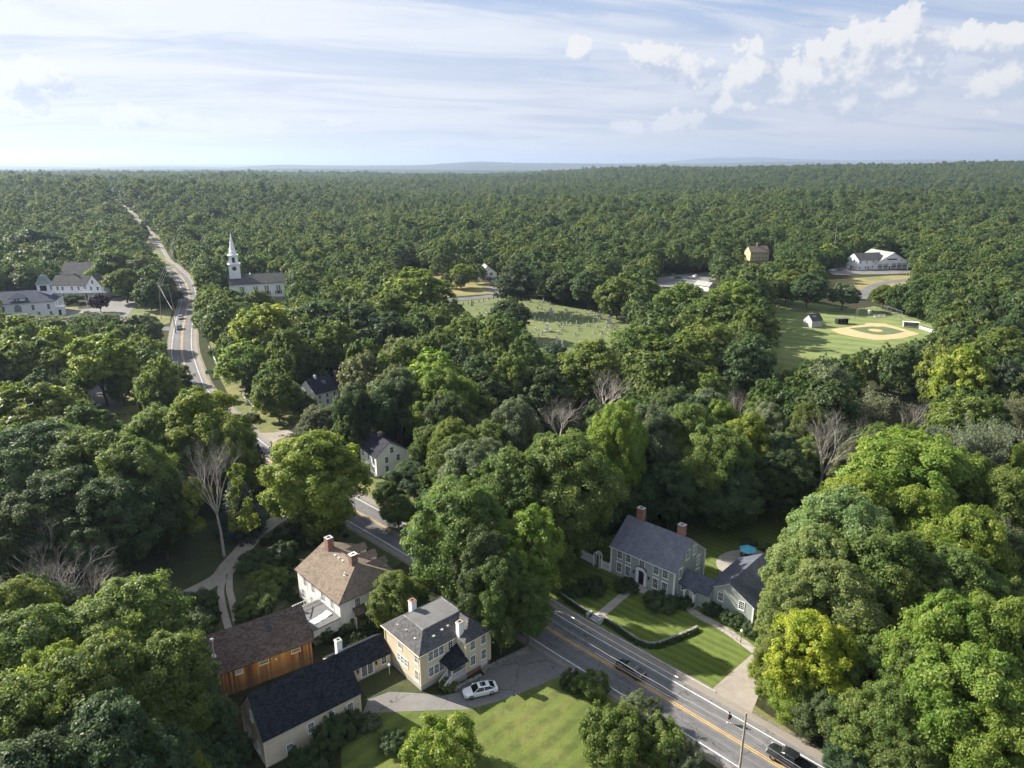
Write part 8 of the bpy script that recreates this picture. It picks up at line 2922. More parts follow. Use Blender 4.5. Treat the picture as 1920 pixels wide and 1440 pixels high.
 532: [-386,-376,-338,-305,-280,-217,-189,-174,-136,-98,-66,-12,9,39,57,75,90,108,118,145,212,231,304,332,341,364,378,385,414],
 534: [-360,-346,-183,-130,-116,0,27,84,127,203,250,283,396],
 536: [-411,-396,-368,-326,-313,-288,-224,-204,-195,-145,-124,-104,-88,-75,-41,-23,69,101,273,295,371,404],
 538: [-403,-297,77,114,144,151,307,315,328,358,417],
 540: [-387,-336,-281,-240,-151,-110,-70,-64,-49,-31,-13,32,57,92,137,170,212,225,235,257,335],
 542: [-416,-377,-345,-247,-212,-182,-162,-137,-1,24,65,82,126,158,242,281,291,302,364],
 544: [-425,-407,-327,-293,-286,-230,-202,-170,-120,-93,-86,-78,-57,-39,-20,12,49,73,106,147,324,346,385,411,424],
 546: [-384,-360,-352,-319,-307,-238,-221,-191,-144,-111,-102,270,312,374,402],
 548: [-370,-333,-179,-72,18,40,140,151,204,214,230,252,334],
 550: [-410,-395,-213,-152,-84,-63,-24,81,92,115,220,263,278,287,298,358],
 552: [-428,-379,-355,-293,-285,-250,-228,-196,-186,-173,-130,-117,-106,-53,-32,-12,-5,30,57,64,72,124,240,305,328,350,368,390,398],
 554: [-404,-365,-344,-322,-300,-243,-220,-143,-136,-98,-90,-43,45,145,316,334,416,431],
 556: [-421,-413,-166,-76,3,12,105,135,407],
 558: [-434,-385,-332,-289,-226,-212,-62,-49,20,61,85,222,249,257,338,383,398],
 560: [-350,-310,-297,-203,-193,-150,-112,-86,-70,-37,-23,-8,39,70,113,120,126,196,234,275,304,345,354,363,372],
 562: [-426,-402,-378,-360,-316,-257,-248,-235,-185,-178,-143,-119,-105,-96,-15,27,55,262,295,314,324,331,422,439],
 564: [-440,-420,-411,-396,-390,-369,-344,-324,-223,-167,-158,-127,-54,-43,34,80,104,188,240],
 566: [-354,-241,-134,-65,-28,-2,7,19,47,63,97,149,179,228,285,377,393,431],
 568: [-336,-313,-302,-210,-193,-179,-150,-103,-12,54,73,114,140,249,277,344,365,401,410],
 570: [-445,-437,-404,-378,-360,-350,-320,-264,-254,-170,-110,-85,-76,30,127,200,330,352,384,421,444],
 572: [-425,-343,-298,-235,-227,-202,-143,-125,-98,-55,-5,87,101,145,172,224,241,257,296,311,338],
 574: [-412,-396,-388,-367,-246,-193,-186,-160,-63,-44,-32,-22,22,39,50,77,107,114,120,137,153,180,192,268,284,319,427],
 576: [-441,-351,-331,-323,-218,-135,-117,-106,-92,-12,14,67,202,210,233,361,378],
 578: [-450,-420,-313,-306,-266,-259,-199,-178,-150,-126,-82,-71,-50,1,91,163,221,249,261,277,332,345,371,403,411,441],
 580: [-434,-427,-400,-374,-360,-341,-300,-238,-230,-211,-190,-140,55,141,300,308,432],
 582: [-408,-388,-319,-57,-45,-29,-22,27,35,100,111,132,150,170,177,190,322,389,421],
 584: [-450,-380,-310,-263,-204,-165,-134,-110,-99,-89,-14,-4,9,18,66,86,122,226,243,257,293,353,360,374,397,451],
 586: [-440,-417,-396,-332,-226,-218,-175,-156,-144,-77,-36,48,77,269,277,336],
 588: [-458,-403,-360,-269,-236,-188,-125,-50,-43,41,57,104,158,197,215,237,284,302,316,330,430,443],
 590: [-426,-390,-380,-374,-367,-352,-340,-278,-245,-210,-140,-107,-30,-22,28,90,96,111,131,183,204,230,260,368,403,413,423],
 592: [-449,-326,-319,-200,-168,-115,-64,4,12,65,84,144,222,295,361,375,383],
 594: [-463,-440,-409,-333,-230,-222,-151,-76,-56,20,34,54,74,117,171,194,240,269,339],
 596: [-454,-397,-271,-175,-161,-144,-101,-94,-45,-31,-13,41,186,232,259,309,322,346,354,393,445,459],
 598: [-372,-366,-346,-329,-312,-249,-183,-133,-126,-116,-84,-22,7,111,136,155,211,249,282,291,301,404,417,435],
 600: [-450,-432,-418,-390,-382,-357,-277,-242,-210,-204,-196,-140,-71,-51,16,62,76,124,163,193,200,219,333,375,452,467],
 602: [-441,-338,-285,-223,-216,-92,-40,-4,24,33,89,101,235,271,312,358,367,422],
 604: [-461,-370,-324,-316,-270,-162,-153,-123,-116,-110,-101,-64,-28,175,214,264,297,319,327,348,390,411],
 606: [-412,-394,-364,-354,-232,-191,-180,-141,-132,-78,46,55,115,149,225,381,398,428],
 608: [-449,-400,-345,-253,-200,-53,-16,140,157,181,189,203,234,301,308,338,436,454],
 610: [-474,-467,-430,-424,-390,-384,-375,-334,-289,-244,-172,-119,-42,8,17,38,69,77,126,133,166,218,241,256,263,282,292,447],
 612: [-436,-416,-368,-323,-279,-222,-206,-188,-156,-107,-98,-89,-82,-66,-58,-30,28,103,210,272,320,385,408,462],
 614: [-456,-443,-405,-396,-340,-214,-150,-50,-22,-1,88,114,120,153,160,247,300,314,363,416,454,473],
 616: [-359,-229,-165,-136,-124,-114,-72,-12,22,51,61,176,184,197,327,338,349,372,396,430],
 618: [-469,-439,-429,-419,-349,-247,-186,-179,-173,-59,-43,-33,11,31,98,108,141,204,214,234,254,264],
 620: [-462,-329,-295,-280,-236,-193,-160,-98,-84,44,68,116,126,165,241,276,292,300,307,400,438,456,465],
 622: [-476,-452,-392,-341,-255,-208,-152,-129,-65,-50,-23,4,78,92,102,223,320,344,357,368,389,411,447],
 624: [-435,-411,-375,-363,-230,-201,-136,-107,-5,18,137,149,157,174,184,283],
 626: [-483,-426,-399,-384,-350,-220,-167,-142,-79,-58,-34,31,52,109,208,235,297,327,379,399,427,471,480],
 628: [-472,-456,-330,-284,-212,-183,-176,-123,-115,-100,-69,-17,8,73,86,100,120,192,200,228,252,264,272,290,334,434,450],
 630: [-465,-444,-391,-380,-359,-294,-246,-227,-195,64,133,160,170,176,217,305,313,320,365,417,442,463,490],
 632: [-490,-403,-342,-256,-91,-63,-50,-43,-28,38,140,346,402],
 634: [-478,-422,-413,-367,-266,-160,-151,-136,-130,-56,-35,-2,48,115,153,184,236,282,457,470],
 636: [-451,-435,-376,-289,-237,-224,-187,-170,-104,-15,26,57,79,92,124,201,228,255,296,319,327,355,394,409,434,478,486],
 638: [-496,-486,-472,-466,-459,-399,-387,-356,-339,-296,-260,-250,-214,-204,-121,-76,-29,15,41,103,137,169,178,211,246,272,304,340,379,401,463],
 640: [-443,-406,-349,-303,-267,-157,-142,-83,-69,-54,-40,-22,6,71,110,145,191,220,262,311,366,421,442,452,470,497],
}
pts, scl, rot, idx = [], [], [], []
rg = np.random.default_rng(5)
for y, xs in REST.items():
 for x in xs:
  h = 13 + (x * 7 + y * 13) % 10
  r = h * (0.25 + 0.010 * ((x * 3 + y * 5) % 10) + (0.05 if y > 330 else 0))
  c = (x * 37 + y * 91) % 100
  pts.append((x, y, float(terr(x, y)) - 0.3))
  scl.append((r / R0, r / R0, h / H0))
  rot.append(rg.uniform(0, 6.28))
  idx.append(4 if 93 <= c < 98 else int(rg.integers(0, 4)))
w1 = instancer('near_woods', pts, scl, rot, SRC, idx=idx)
tag(w1, None, None, None, 'stuff')

# far woods: jittered grid, thinning its detail with distance, road and clearings left open
pts, scl, rot, idx = [], [], [], []
ROADN = np.array([(p.x, p.y) for p in ROAD if p.y > 520])
OPEN = [np.array(q) for q in (
 [(-332.3, 746.0), (-322.1, 760.0), (-286.6, 678.0), (-297.6, 671.0)], [(-798.1, 1458.0), (-552.0, 1035.0), (-431.1, 836.0), (-354.3, 715.0), (-356.6, 692.0), (-445.5, 833.0), (-536.0, 969.0)])]


def in_poly(x, y, P):
 c = np.zeros(len(x), bool)
 j = len(P) - 1
 for i in range(len(P)):
  c ^= ((P[i, 1] > y) != (P[j, 1] > y)) & (x < (P[j, 0] - P[i, 0]) * (y - P[i, 1]) / (P[j, 1] - P[i, 1] + 1e-9) + P[i, 0])
  j = i
 return c


for y0, y1, st, hs in ((632, 1400, 11.4, 1.05), (1400, 2400, 12.6, 1.1), (2400, 4300, 15.0, 1.15)):
 ys = np.arange(y0, y1, st)
 X, Y = [], []
 for y in ys:
  xs = np.arange(-0.84 * y, 0.84 * y, st)
  X.append(xs + rg.uniform(-0.45, 0.45, len(xs)) * st)
  Y.append(y + rg.uniform(-0.45, 0.45, len(xs)) * st)
 X, Y = np.concatenate(X), np.concatenate(Y)
 keep = np.ones(len(X), bool)
 for q in OPEN:
  keep &= ~in_poly(X, Y, q)
 near = Y < 1300
 for a, b in zip(ROADN, ROADN[1:]):
  d = b - a
  t = np.clip(((X - a[0]) * d[0] + (Y - a[1]) * d[1]) / max(d @ d, 1e-6), 0, 1)
  keep &= np.hypot(X - a[0] - t * d[0], Y - a[1] - t * d[1]) > 6.0
 X, Y = X[keep], Y[keep]
 n = len(X)
 Z = terr(X, Y) - 0.5
 patch = 0.5 + 0.5 * np.sin(X / 97.0 + 1.7 * np.sin(Y / 163.0)) * np.sin(Y / 121.0 + 1.3 * np.sin(X / 211.0))
 h = rg.normal(17.5, 2.8, n) * hs * (0.84 + 0.30 * patch)
 r = st * np.clip(rg.normal(0.62, 0.16, n), 0.34, 1.1) * (0.80 + 0.4 * patch)
 big = rg.random(n) < 0.12
 h[big] *= 1.18
 con = rg.random(n) < np.clip(0.06 + 0.34 * np.sin(X / 260.0 + Y / 410.0) * np.sin(X / 143.0 - Y / 230.0) + 0.04 * (Y > 1500), 0.01, 0.5)
 h[con] *= 1.12
 r[con] *= 0.72
 pts += list(zip(X, Y, Z))
 scl += list(zip(r / R0, r / R0, h / H0))
 rot += list(rg.uniform(0, 6.28, n))
 idx += list(np.where(con, 4 + (rg.random(n) < 0.4), rg.integers(0, 4, n)))
w2 = instancer('far_woods', pts, scl, rot, SRC, idx=idx)
tag(w2, None, None, None, 'stuff')
print('far trees', len(pts))

# ------------------------------------------------------------------ vehicles
def wheel(root, x, y, r, w, side):
 m = MB()
 n = 16
 prof = [(r * 0.62, -w / 2), (r * 0.96, -w / 2), (r, -w * 0.3), (r, w * 0.3), (r * 0.96, w / 2), (r * 0.62, w / 2)]
 rings = []
 for rr, yy in prof:
  b = len(m.v)
  for k in range(n):
   t = 2 * math.pi * k / n
   m.v.append((rr * math.cos(t), yy, rr * math.sin(t)))
  rings.append(b)
 for a, b in zip(rings, rings[1:]):
  for k in range(n):
   j = (k + 1) % n
   m.f.append((a + k, b + k, b + j, a + j)); m.m.append(0)
 o = m.obj('wheel', MAT['tyre'], root, (x, y, r))
 q = MB()
 ring = [(r * 0.62 * math.cos(2 * math.pi * k / n), r * 0.62 * math.sin(2 * math.pi * k / n)) for k in range(n)]
 q.solid([(a, -w * 0.30, b) for a, b in ring], [(a, w * 0.30, b) for a, b in ring])
 for k in range(5):
  t = 2 * math.pi * k / 5
  q.box(r * 0.3 * math.cos(t) - 0.05, side * w * 0.31 - 0.02, r * 0.3 * math.sin(t) - 0.05, r * 0.3 * math.cos(t) + 0.05, side * w * 0.31 + 0.02, r * 0.3 * math.sin(t) + 0.05)
 q.obj('rim', MAT['rim'], o)


def loft(m, sections):
 """closed skin through rings with equal numbers of points"""
 n = len(sections[0])
 base = []
 for s in sections:
  base.append(len(m.v))
  m.v += [tuple(p) for p in s]
 for a, b in zip(base, base[1:]):
  for k in range(n):
   j = (k + 1) % n
   m.f.append((a + k, a + j, b + j, b + k)); m.m.append(0)
 m.f.append(tuple(base[0] + k for k in reversed(range(n)))); m.m.append(0)
 m.f.append(tuple(base[-1] + k for k in range(n))); m.m.append(0)


CAR_PAINT = {}


def paint(name, col, metal=0.0):
 if name not in CAR_PAINT:
  CAR_PAINT[name] = M_plain(name, col, 0.28, 0.03, 0.6, metal, 0.5, 1.0)
 return CAR_PAINT[name]


LAMP_CLEAR = M_plain('headlamp_lens', (0.55, 0.57, 0.60), 0.15, 0.05, 3, 0.3)
LAMP_RED = M_plain('tail_lamp_lens', (0.30, 0.015, 0.012), 0.2, 0.1)


def body_ring(x, hw, z0, zb, tuck=0.06):
 """cross section of the lower body: sills tucked in, shoulders rounded"""
 return [(x, -hw + tuck, z0), (x, hw - tuck, z0), (x, hw, z0 + 0.18), (x, hw, zb - 0.14), (x, hw - 0.07, zb - 0.02), (x, hw * 0.6, zb + 0.02),
   (x, -hw * 0.6, zb + 0.02), (x, -hw + 0.07, zb - 0.02), (x, -hw, zb - 0.14), (x, -hw, z0 + 0.18)]


def sedan(loc, ang, pt, label, group=None, sunroof=True):
 """front points along +x"""
 root = empty('parked_car' if 'parked' in label else 'car', loc, R(ang), label, 'car', group)
 m = MB()
 loft(m, [body_ring(x, hw, z0, zb) for x, hw, z0, zb in (
  (-2.42, 0.70, 0.42, 0.78), (-2.34, 0.82, 0.30, 0.94), (-1.75, 0.89, 0.26, 1.00), (-1.0, 0.91, 0.24, 0.98), (0.0, 0.91, 0.23, 0.95), (0.85, 0.91, 0.24, 0.94),
  (1.4, 0.89, 0.25, 0.88), (2.0, 0.85, 0.26, 0.78), (2.32, 0.74, 0.30, 0.68), (2.44, 0.60, 0.36, 0.56))])
 m.obj('body', pt, root, smooth=False)
 m = MB()
 loft(m, [[(x, -a, z0), (x, a, z0), (x, b, z1), (x, -b, z1)] for x, a, b, z0, z1 in (
  (-1.98, 0.74, 0.70, 0.98, 1.0), (-1.22, 0.83, 0.60, 0.97, 1.36), (-0.3, 0.85, 0.63, 0.95, 1.45), (0.35, 0.85, 0.61, 0.94, 1.40), (1.18, 0.80, 0.74, 0.90, 0.93))])
 m.obj('windows', MAT['car_glass'], root)
 m = MB()
 loft(m, [[(x, -b, z - 0.015), (x, b, z - 0.015), (x, b * 0.8, z + 0.035), (x, -b * 0.8, z + 0.035)] for x, b, z in ((-1.28, 0.60, 1.355), (-0.7, 0.64, 1.43), (-0.2, 0.645, 1.455), (0.38, 0.62, 1.40))])
 for s in (-1, 1):
  for (xa, za, ya), (xb, zb, yb) in (((-1.95, 1.0, .74), (-1.22, 1.37, .61)), ((1.16, .93, .79), (0.36, 1.41, .62)), ((-0.42, .97, .86), (-0.36, 1.44, .64))):
   m.tube([(xa, s * ya, za), (xb, s * yb, zb)], 0.045, 4)
  m.tube([(-1.9, s * 0.80, 0.99), (0, s * 0.875, 0.965), (1.1, s * 0.83, 0.94)], 0.03, 4)
 m.obj('roof', pt, root)
 if sunroof:
  m = MB(); m.slab([(-0.75, -0.42, 1.482), (0.0, -0.42, 1.492), (0.0, 0.42, 1.492), (-0.75, 0.42, 1.482)], 0.012)
  m.obj('sunroof', MAT['car_glass'], root)
 for s in (-1, 1):
  m = MB(); m.solid([(2.18, s * 0.50, 0.56), (2.18, s * 0.80, 0.56), (2.18, s * 0.80, 0.74), (2.18, s * 0.50, 0.74)][::s], [(2.46, s * 0.52, 0.56), (2.33, s * 0.80, 0.58), (2.30, s * 0.80, 0.70), (2.40, s * 0.52, 0.66)][::s])
  m.obj('headlight', LAMP_CLEAR, root)
  m = MB(); m.box(-2.45, min(s * 0.45, s * 0.78), 0.66, -2.30, max(s * 0.45, s * 0.78), 0.84)
  m.obj('tail_light', LAMP_RED, root)
  m = MB(); m.box(0.72, min(s * 0.9, s * 1.06), 0.95, 0.92, max(s * 0.9, s * 1.06), 1.09)
  m.obj('mirror', pt, root)
 m = MB(); m.box(2.33, -0.42, 0.34, 2.462, 0.42, 0.54)
 m.obj('grille', MAT['dark_door'], root)
 for x in (-1.45, 1.45):
  for s in (-1, 1):
   wheel(root, x, s * 0.80, 0.34, 0.24, s)
 return root


def suv(loc, ang, pt, label, group=None):
 root = empty('parked_car' if 'parked' in label else 'car', loc, R(ang), label, 'car', group)
 m = MB()
 loft(m, [body_ring(x, hw, z0, zb) for x, hw, z0, zb in (
  (-2.32, 0.80, 0.45, 0.95), (-2.25, 0.90, 0.35, 1.08), (-1.0, 0.94, 0.30, 1.10), (0.9, 0.94, 0.30, 1.07), (1.6, 0.92, 0.32, 1.02), (2.1, 0.88, 0.34, 0.95), (2.30, 0.74, 0.40, 0.78))])
 m.obj('body', pt, root)
 m = MB()
 loft(m, [[(x, -a, z0), (x, a, z0), (x, b, z1), (x, -b, z1)] for x, a, b, z0, z1 in (
  (-2.26, 0.84, 0.72, 1.07, 1.15), (-1.95, 0.86, 0.70, 1.08, 1.66), (-0.3, 0.88, 0.72, 1.08, 1.72), (0.4, 0.88, 0.70, 1.06, 1.66), (1.2, 0.84, 0.80, 1.02, 1.06))])
 m.obj('windows', MAT['car_glass'], root)
 m = MB()
 loft(m, [[(x, -b, z - 0.02), (x, b, z - 0.02), (x, b * 0.85, z + 0.04), (x, -b * 0.85, z + 0.04)] for x, b, z in ((-2.0, 0.70, 1.655), (-0.9, 0.735, 1.72), (-0.2, 0.73, 1.725), (0.42, 0.70, 1.655))])
 for s in (-1, 1):
  for (xa, za, ya), (xb, zb, yb) in (((-2.2, 1.08, .85), (-1.95, 1.67, .71)), ((1.18, 1.05, .84), (0.4, 1.67, .71)), ((-0.5, 1.1, .9), (-0.45, 1.7, .74))):
   m.tube([(xa, s * ya, za), (xb, s * yb, zb)], 0.05, 4)
 m.obj('roof', pt, root)
 for s in (-1, 1):
  m = MB(); m.box(2.12, min(s * 0.5, s * 0.84), 0.72, 2.30, max(s * 0.5, s * 0.84), 0.90); m.obj('headlight', LAMP_CLEAR, root)
  m = MB(); m.box(-2.34, min(s * 0.6, s * 0.86), 0.80, -2.22, max(s * 0.6, s * 0.86), 1.06); m.obj('tail_light', LAMP_RED, root)
 m = MB(); m.box(2.2, -0.45, 0.5, 2.325, 0.45, 0.74); m.obj('grille', MAT['dark_door'], root)
 for x in (-1.4, 1.4):
  for s in (-1, 1):
   wheel(root, x, s * 0.84, 0.37, 0.26, s)
 return root


def pickup(loc, ang, pt, label, group=None, chrome=False):
 root = empty('pickup_truck', loc, R(ang), label, 'pickup truck', group)
 m = MB()
 loft(m, [body_ring(x, hw, z0, zb) for x, hw, z0, zb in (
  (-0.72, 0.95, 0.40, 1.12), (0.9, 0.96, 0.40, 1.12), (1.35, 0.95, 0.42, 1.14), (2.3, 0.93, 0.44, 1.08), (2.72, 0.86, 0.46, 0.98), (2.80, 0.76, 0.52, 0.86))])
 m.obj('body', pt, root)
 m = MB()   # load bed: floor, sides, tailgate
 m.box(-2.86, -0.92, 0.45, -0.75, 0.92, 0.72)
 m.box(-2.86, -0.97, 0.50, -0.73, -0.86, 1.16); m.box(-2.86, 0.86, 0.50, -0.73, 0.97, 1.16)
 m.box(-2.88, -0.859, 0.55, -2.78, 0.859, 1.14); m.box(-0.80, -0.859, 0.72, -0.73, 0.859, 1.18)
 m.obj('load_bed', pt, root)
 m = MB()
 loft(m, [[(x, -a, z0), (x, a, z0), (x, b, z1), (x, -b, z1)] for x, a, b, z0, z1 in (
  (-0.72, 0.88, 0.76, 1.11, 1.50), (-0.60, 0.89, 0.72, 1.11, 1.78), (0.5, 0.90, 0.72, 1.12, 1.82), (0.95, 0.89, 0.74, 1.12, 1.68), (1.45, 0.86, 0.82, 1.12, 1.15))])
 m.obj('windows', MAT['car_glass'], root)
 m = MB()
 loft(m, [[(x, -b, z - 0.02), (x, b, z - 0.02), (x, b * 0.88, z + 0.045), (x, -b * 0.88, z + 0.045)] for x, b, z in ((-0.66, 0.73, 1.77), (0.0, 0.745, 1.82), (0.55, 0.73, 1.82), (0.92, 0.72, 1.70))])
 for s in (-1, 1):
  for (xa, za, ya), (xb, zb, yb) in (((-0.7, 1.12, .9), (-0.62, 1.78, .74)), ((1.42, 1.14, .86), (0.93, 1.70, .75)), ((0.25, 1.12, .92), (0.22, 1.80, .75))):
   m.tube([(xa, s * ya, za), (xb, s * yb, zb)], 0.055, 4)
 m.obj('roof', pt, root)
 for s in (-1, 1):
  m = MB(); m.box(2.66, min(s * 0.52, s * 0.85), 0.78, 2.82, max(s * 0.52, s * 0.85), 0.98); m.obj('headlight', LAMP_CLEAR, root)
  m = MB(); m.box(-2.90, min(s * 0.86, s * 0.96), 0.72, -2.84, max(s * 0.86, s * 0.96), 1.10); m.obj('tail_light', LAMP_RED, root)
  m = MB(); m.box(1.05, min(s * 0.94, s * 1.14), 1.14, 1.25, max(s * 0.94, s * 1.14), 1.36); m.obj('mirror', pt, root)
 m = MB(); m.box(2.70, -0.50, 0.62, 2.83, 0.50, 0.96); m.obj('grille', MAT['dark_metal'], root)
 m = MB(); m.box(2.74, -0.90, 0.46, 2.92, 0.90, 0.62); m.obj('bumper', MAT['rim'] if chrome else MAT['dark_metal'], root)
 for x in (-1.85, 1.85):
  for s in (-1, 1):
   wheel(root, x, s * 0.85, 0.41, 0.28, s)
 return root


P_WHITE = paint('white_car_paint', (0.74, 0.75, 0.76))
P_BLACK = paint('black_car_paint', (0.010, 0.012, 0.016))
P_GREEN = paint('dark_green_car_paint', (0.006, 0.018, 0.020))
P_SILVER = paint('silver_car_paint', (0.42, 0.43, 0.44), 0.4)
P_BLUE = paint('blue_car_paint', (0.03, 0.05, 0.09))
P_GREY = paint('grey_car_paint', (0.14, 0.15, 0.16), 0.3)
P_TEAL = paint('teal_car_paint', (0.10, 0.22, 0.23))

sedan((-4.4, 81.4, 0.03), 198, P_WHITE, 'white sedan with black sunroof parked on driveway of the cream house')
sedan((17.0, 85.6, 0.045), 134.5, P_GREEN, 'dark green-black car driving past the grey-green colonial lawn')
pickup((33.9, 69.1, 0.045), 134.5, P_BLACK, 'black pickup truck with pale bonnet glint at the bottom edge of road', None, True)
suv((-147.6, 308.6, 0.045), -73, P_BLUE, 'dark blue car on the road at the junction below the church')
suv((-157.0, 331.0, 0.045), -70, P_SILVER, 'silver car half hidden by the tree, following the dark blue car')
sedan((-10.9, 426.6, 0.04), 185, P_BLACK, 'black car parked on driveway of the white shuttered house')
suv((-7.6, 437.5, 0.04), 200, P_BLACK, 'black parked car nearest the wall of the white shuttered house')
sedan([(106.1, 456.0)][0] + (0.04,), 183, P_BLACK, 'dark car alone on the parking lot beside the twin poles', None, False)
suv([(118.5, 460.6)][0] + (0.04,), 100, P_WHITE, 'white van-like car parked by bushes at the lot')
sedan([(224.6, 492.1)][0] + (0.04,), 190, P_GREY, 'dark grey car parked left of the white station', None, False)
suv([(219.6, 488.2)][0] + (0.04,), 192, P_WHITE, 'white car parked next to the dark grey one by the station')
sedan([(-125.7, 201.6)][0] + (0.04,), 60, P_WHITE, 'white car parked under the spreading tree at the pale lot', None, False)
sedan([(-134.3, 236.5)][0] + (0.04,), 20, P_TEAL, 'teal car parked at the back of the pale lot', None, False)
sedan([(-168.5, 303.9)][0] + (0.045,), 10, P_BLUE, 'dark car on the side road left of the junction', None, False)
sedan([(-272.9, 508.0)][0] + (0.045,), 15, P_WHITE, 'white car in the small lot beyond the inn', None, False)
sedan([(-280.7, 519.2)][0] + (0.045,), 15, P_BLACK, 'dark car in the small lot beyond the inn', None, False)

# blue tarp over something beside the white shuttered house
m = MB()
pr = [(-2.4, 0.0), (-2.1, 1.2), (-0.6, 1.9), (0.9, 1.8), (2.1, 1.3), (2.5, 0.0)]
for i in range(8):
 y = -1.6 + i * 0.4
 k = 1 - 0.25 * abs(i - 3.5) / 3.5
 ring = [(x, y, z * k) for x, z in pr]
 if i:
  for a in range(len(pr) - 1):
   m.poly([prev[a], prev[a + 1], ring[a + 1], ring[a]])
 else:
  m.poly(ring)
 prev = ring
m.poly(prev[::-1])
tag(m.obj('tarp', M_plain('blue_tarp', (0.05, 0.28, 0.62), 0.5, 0.15), None, [(-7.4, 447.3)][0] + (0.0,), R(20)), 'bright blue tarp heaped beside the white shuttered house', 'tarp')


# ------------------------------------------------------------------ a walker on the shoulder
def skin(name, pts, edges, radii, mat, parent, sub=1):
 me = bpy.data.meshes.new(name)
 me.from_pydata(pts, edges, [])
 me.materials.append(mat)
 o = link(name, me, parent)
 md = o.modifiers.new('skin', 'SKIN')
 md.use_smooth_shade = True
 if not me.skin_vertices:
  me.skin_vertices.new()
 for v, r in zip(me.skin_vertices[0].data, radii):
  v.radius = (r, r) if not hasattr(r, '__len__') else r
 me.skin_vertices[0].data[0].use_root = True
 ss = o.modifiers.new('smooth', 'SUBSURF')
 ss.levels = sub
 ss.render_levels = sub
 return o


def walker(loc, ang):
 root = empty('person', loc, R(ang), 'person in dark jacket and shorts walking along the road shoulder', 'person')
 sk = M_plain('skin_tone', (0.42, 0.26, 0.18), 0.6, 0.05)
 navy = M_plain('navy_cloth', (0.018, 0.022, 0.040), 0.9, 0.2)
 dark = M_plain('charcoal_cloth', (0.022, 0.023, 0.026), 0.9, 0.2)
 # x forward, y left
 P = [(0, 0, .93), (0, 0, 1.12), (0.02, 0, 1.34), (0.03, 0, 1.47), (0.06, 0, 1.55), (0.07, 0, 1.66), (0.06, 0, 1.72),
   (0, .09, .90), (.14, .10, .50), (.10, .10, .09), (.27, .11, .04),
   (0, -.09, .90), (-.05, -.10, .50), (-.30, -.10, .13), (-.17, -.11, .04),
   (0.02, .17, 1.40), (-.08, .23, 1.14), (0.02, .25, .92), (.07, .24, .83),
   (0.02, -.17, 1.40), (.10, -.23, 1.14), (.24, -.22, .98), (.30, -.20, .92)]
 E_ = [(0, 1), (1, 2), (2, 3), (3, 4), (4, 5), (5, 6), (0, 7), (7, 8), (8, 9), (9, 10), (0, 11), (11, 12), (12, 13), (13, 14),
   (2, 15), (15, 16), (16, 17), (17, 18), (2, 19), (19, 20), (20, 21), (21, 22)]
 rad = [.13, .12, .13, .055, .085, .10, .07, .085, .058, .04, .035, .085, .058, .04, .035, .06, .042, .032, .03, .06, .042, .032, .03]
 skin('body', P, E_, rad, sk, root, 2)
 J = [(0, 0, .88), (0, 0, 1.08), (0.01, 0, 1.30), (0.02, 0, 1.43), (0.02, .18, 1.39), (-.07, .235, 1.15), (0.01, .25, .97), (0.02, -.18, 1.39), (.10, -.235, 1.15), (.22, -.225, 1.01)]
 skin('jacket', J, [(0, 1), (1, 2), (2, 3), (2, 4), (4, 5), (5, 6), (2, 7), (7, 8), (8, 9)], [(.19, .15), (.18, .14), (.19, .15), .09, .09, .065, .055, .09, .065, .055], navy, root, 2)
 S = [(0, 0, .92), (0, .09, .84), (.09, .10, .56), (0, -.09, .84), (-.04, -.10, .56)]
 skin('shorts', S, [(0, 1), (1, 2), (0, 3), (3, 4)], [.17, .12, .10, .12, .10], dark, root, 2)
 for s, (x, z) in ((1, (.16, .05)), (-1, (-.26, .09))):
  m = MB(); loft(m, [[(a, s * .105 - w, z0 - .05), (a, s * .105 + w, z0 - .05), (a, s * .105 + w * .8, z0 + h), (a, s * .105 - w * .8, z0 + h)] for a, w, z0, h in
       ((x - .12, .04, z, .06), (x, .05, z, .07), (x + .13, .045, z - (0.0 if s > 0 else .03), .03))])
  m.obj('shoe', MAT['white'], root)
 m = MB(); m.lathe([(.02, 1.56), (.098, 1.60), (.108, 1.67), (.09, 1.74), (.03, 1.775)], 12, (.05, 0)); m.obj('hair', MAT['dark_door'], root, smooth=True)
 m = MB(); loft(m, [[(a, -w, z0), (a, w, z0), (a, w, z1), (a, -w, z1)] for a, w, z0, z1 in ((-.16, .15, 1.02, 1.40), (-.26, .14, 1.0, 1.38), (-.31, .10, 1.05, 1.30))]); m.obj('backpack', dark, root)


walker((28.4, 75.9, 0.06), 135)


